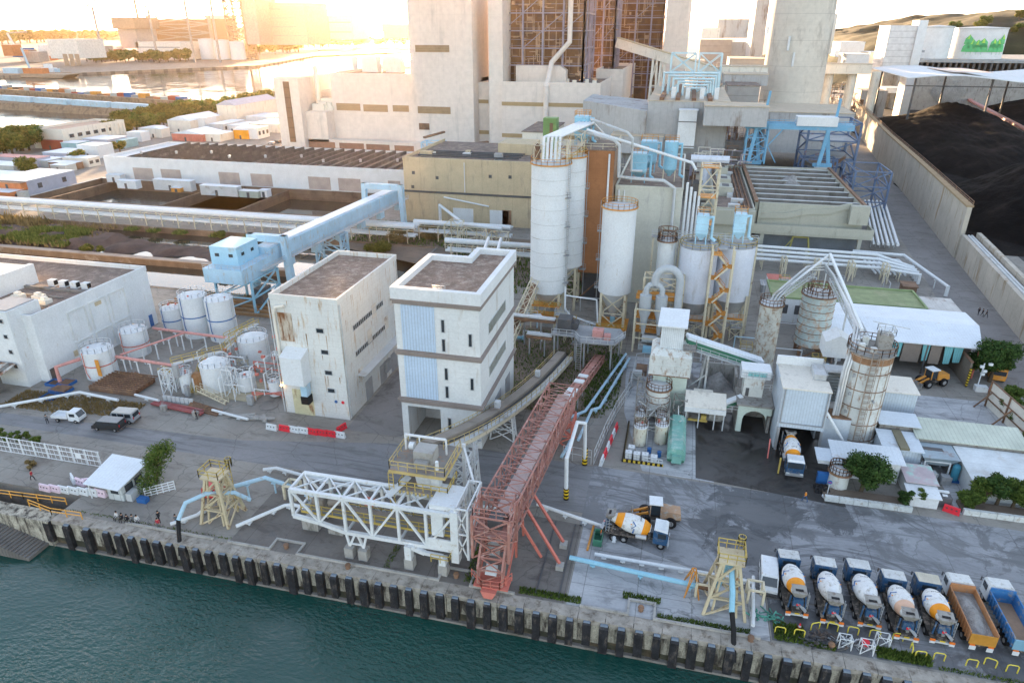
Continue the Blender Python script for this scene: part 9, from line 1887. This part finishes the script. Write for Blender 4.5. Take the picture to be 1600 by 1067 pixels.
o=thing('lattice_tower','far steel lattice boiler tower beside tan power block','steel tower',0,0,0);a=VR(352,-10,380,68,1350);part(o,'frame',hz2,lambda b:b.tower(a[0],1350,a[1],1380,0,a[3],9,3,1.8,1,2))
for i,(px,v) in enumerate(((306,1320),(330,1320),(354,1320))):ftank(['left','middle','right'][i]+' small white tank on far shore before trees',px,px+20,62+i*2,84,v,False)
for i,(px,m_) in enumerate(((4,cor),(18,blue),(34,hz1),(52,cor),(66,hz3),(130,hz1),(150,hz2),(168,hz1),(20,hz2),(44,hz1),(140,hz3),(160,cor),(228,hz2),(250,hz1),(8,hz1),(36,hz3),(60,hz1))):far(['low','squat','long','small','wide'][i % 5]+' far shed, '+ordn(i)+' of those scattered behind the far quay',(px,70+(i*5) % 16,px+16+(i*7) % 12,88+(i % 4)*2),1110+(i*37) % 260,20,m_,hz1,'far_shed')
scatter('far shore tree in belt behind the sea wall',belt((136,98),(300,96),26,1.6,2.4,1.5,31)+belt((296,92),(470,82),26,2.2,3.4,1.5,32)+belt((430,78),(640,72),26,2.6,4.2,1.5,33),'trees of the far shore',seed=9)
scatter('low far tree on horizon ridge at left',belt((0,70),(120,64),16,4.5,6.5,1,34)+belt((130,64),(185,62),8,4,6,1,35),'trees of the left horizon',seed=10)
for i,(px,h,l) in enumerate(((25,50,'slanted white derrick crane on far left shore'),(155,95,'faint tower crane left of construction tower'),(240,90,'faint crane mast above the far steel frame building'),(298,130,'tall crane mast over open steel frame'),(338,130,'tall crane mast right of open steel frame'))):
 v=1200;u=ONV(px,60,v)[0];o=thing('tower_crane',l,'crane',u,v,0);part(o,'mast',hz3 if i else hz1,lambda b:b.bar((u,v,0),(u-(18 if i== 0 else 0),v,h),3));part(o,'jib',hz3,lambda b:b.bar((u-(18 if i== 0 else 14),v,h),(u+30,v,h+(20 if i in (1,2) else 2)),2))
t=thing('work_barge','long brown work barge with blue crane gear at far quay','barge',0,0,-4);u,v=G(40,122,-4)
part(t,'hull',hz2,lambda b:b.extr([(u-130,-3.6),(u+60,-3.6),(u+70,1),(u-130,1)],1,v,v+24));part(t,'deck_gear',lblue,lambda b:(b.box(u-40,v+4,1,u-14,v+14,8),b.bar((u+4,v+8,1),(u-2,v+8,34),2)));part(t,'cargo',cor,lambda b:b.box(u-8,v+6,1,u+24,v+18,8))
t=thing('tug_boat','small white and blue tug boat beside the work barge','boat',0,0,-4);u,v=G(78,118,-4)
part(t,'hull',hz2,lambda b:b.hexa([(u-12,v,-4),(u+26,v+2,-4),(u+26,v+7,-4),(u-12,v+9,-4)],[(u-16,v-2,0),(u+34,v+3,0),(u+34,v+6,0),(u-16,v+11,0)]));part(t,'wheelhouse',white2,lambda b:(b.box(u-12,v,0,u+8,v+8,6),b.box(u-8,v+1,6,u+2,v+7,11)));part(t,'funnel',lblue,lambda b:b.box(u+8,v+2,0,u+14,v+6,5))
for p_ in protos:
 for c in list(p_.children):bpy.data.objects.remove(c)
 bpy.data.objects.remove(p_)
# ---------------------------------------------------------------- haze
hb=MB().box(-12000,-400,-7,9000,9000,125);hz=bpy.data.materials.new('haze');hz.use_nodes=True;nt=hz.node_tree
nt.nodes.remove(nt.nodes['Principled BSDF']);pvv=nt.nodes.new('ShaderNodeVolumePrincipled');pvv.inputs['Color'].default_value=(1,.74,.5,1);pvv.inputs['Density'].default_value=HAZE;pvv.inputs['Anisotropy'].default_value=.78
nt.links.new(pvv.outputs[0],nt.nodes['Material Output'].inputs['Volume']);o=hb.build('haze',hz,org=(0,0,0));struct(o,'stuff','warm evening haze over the plant')
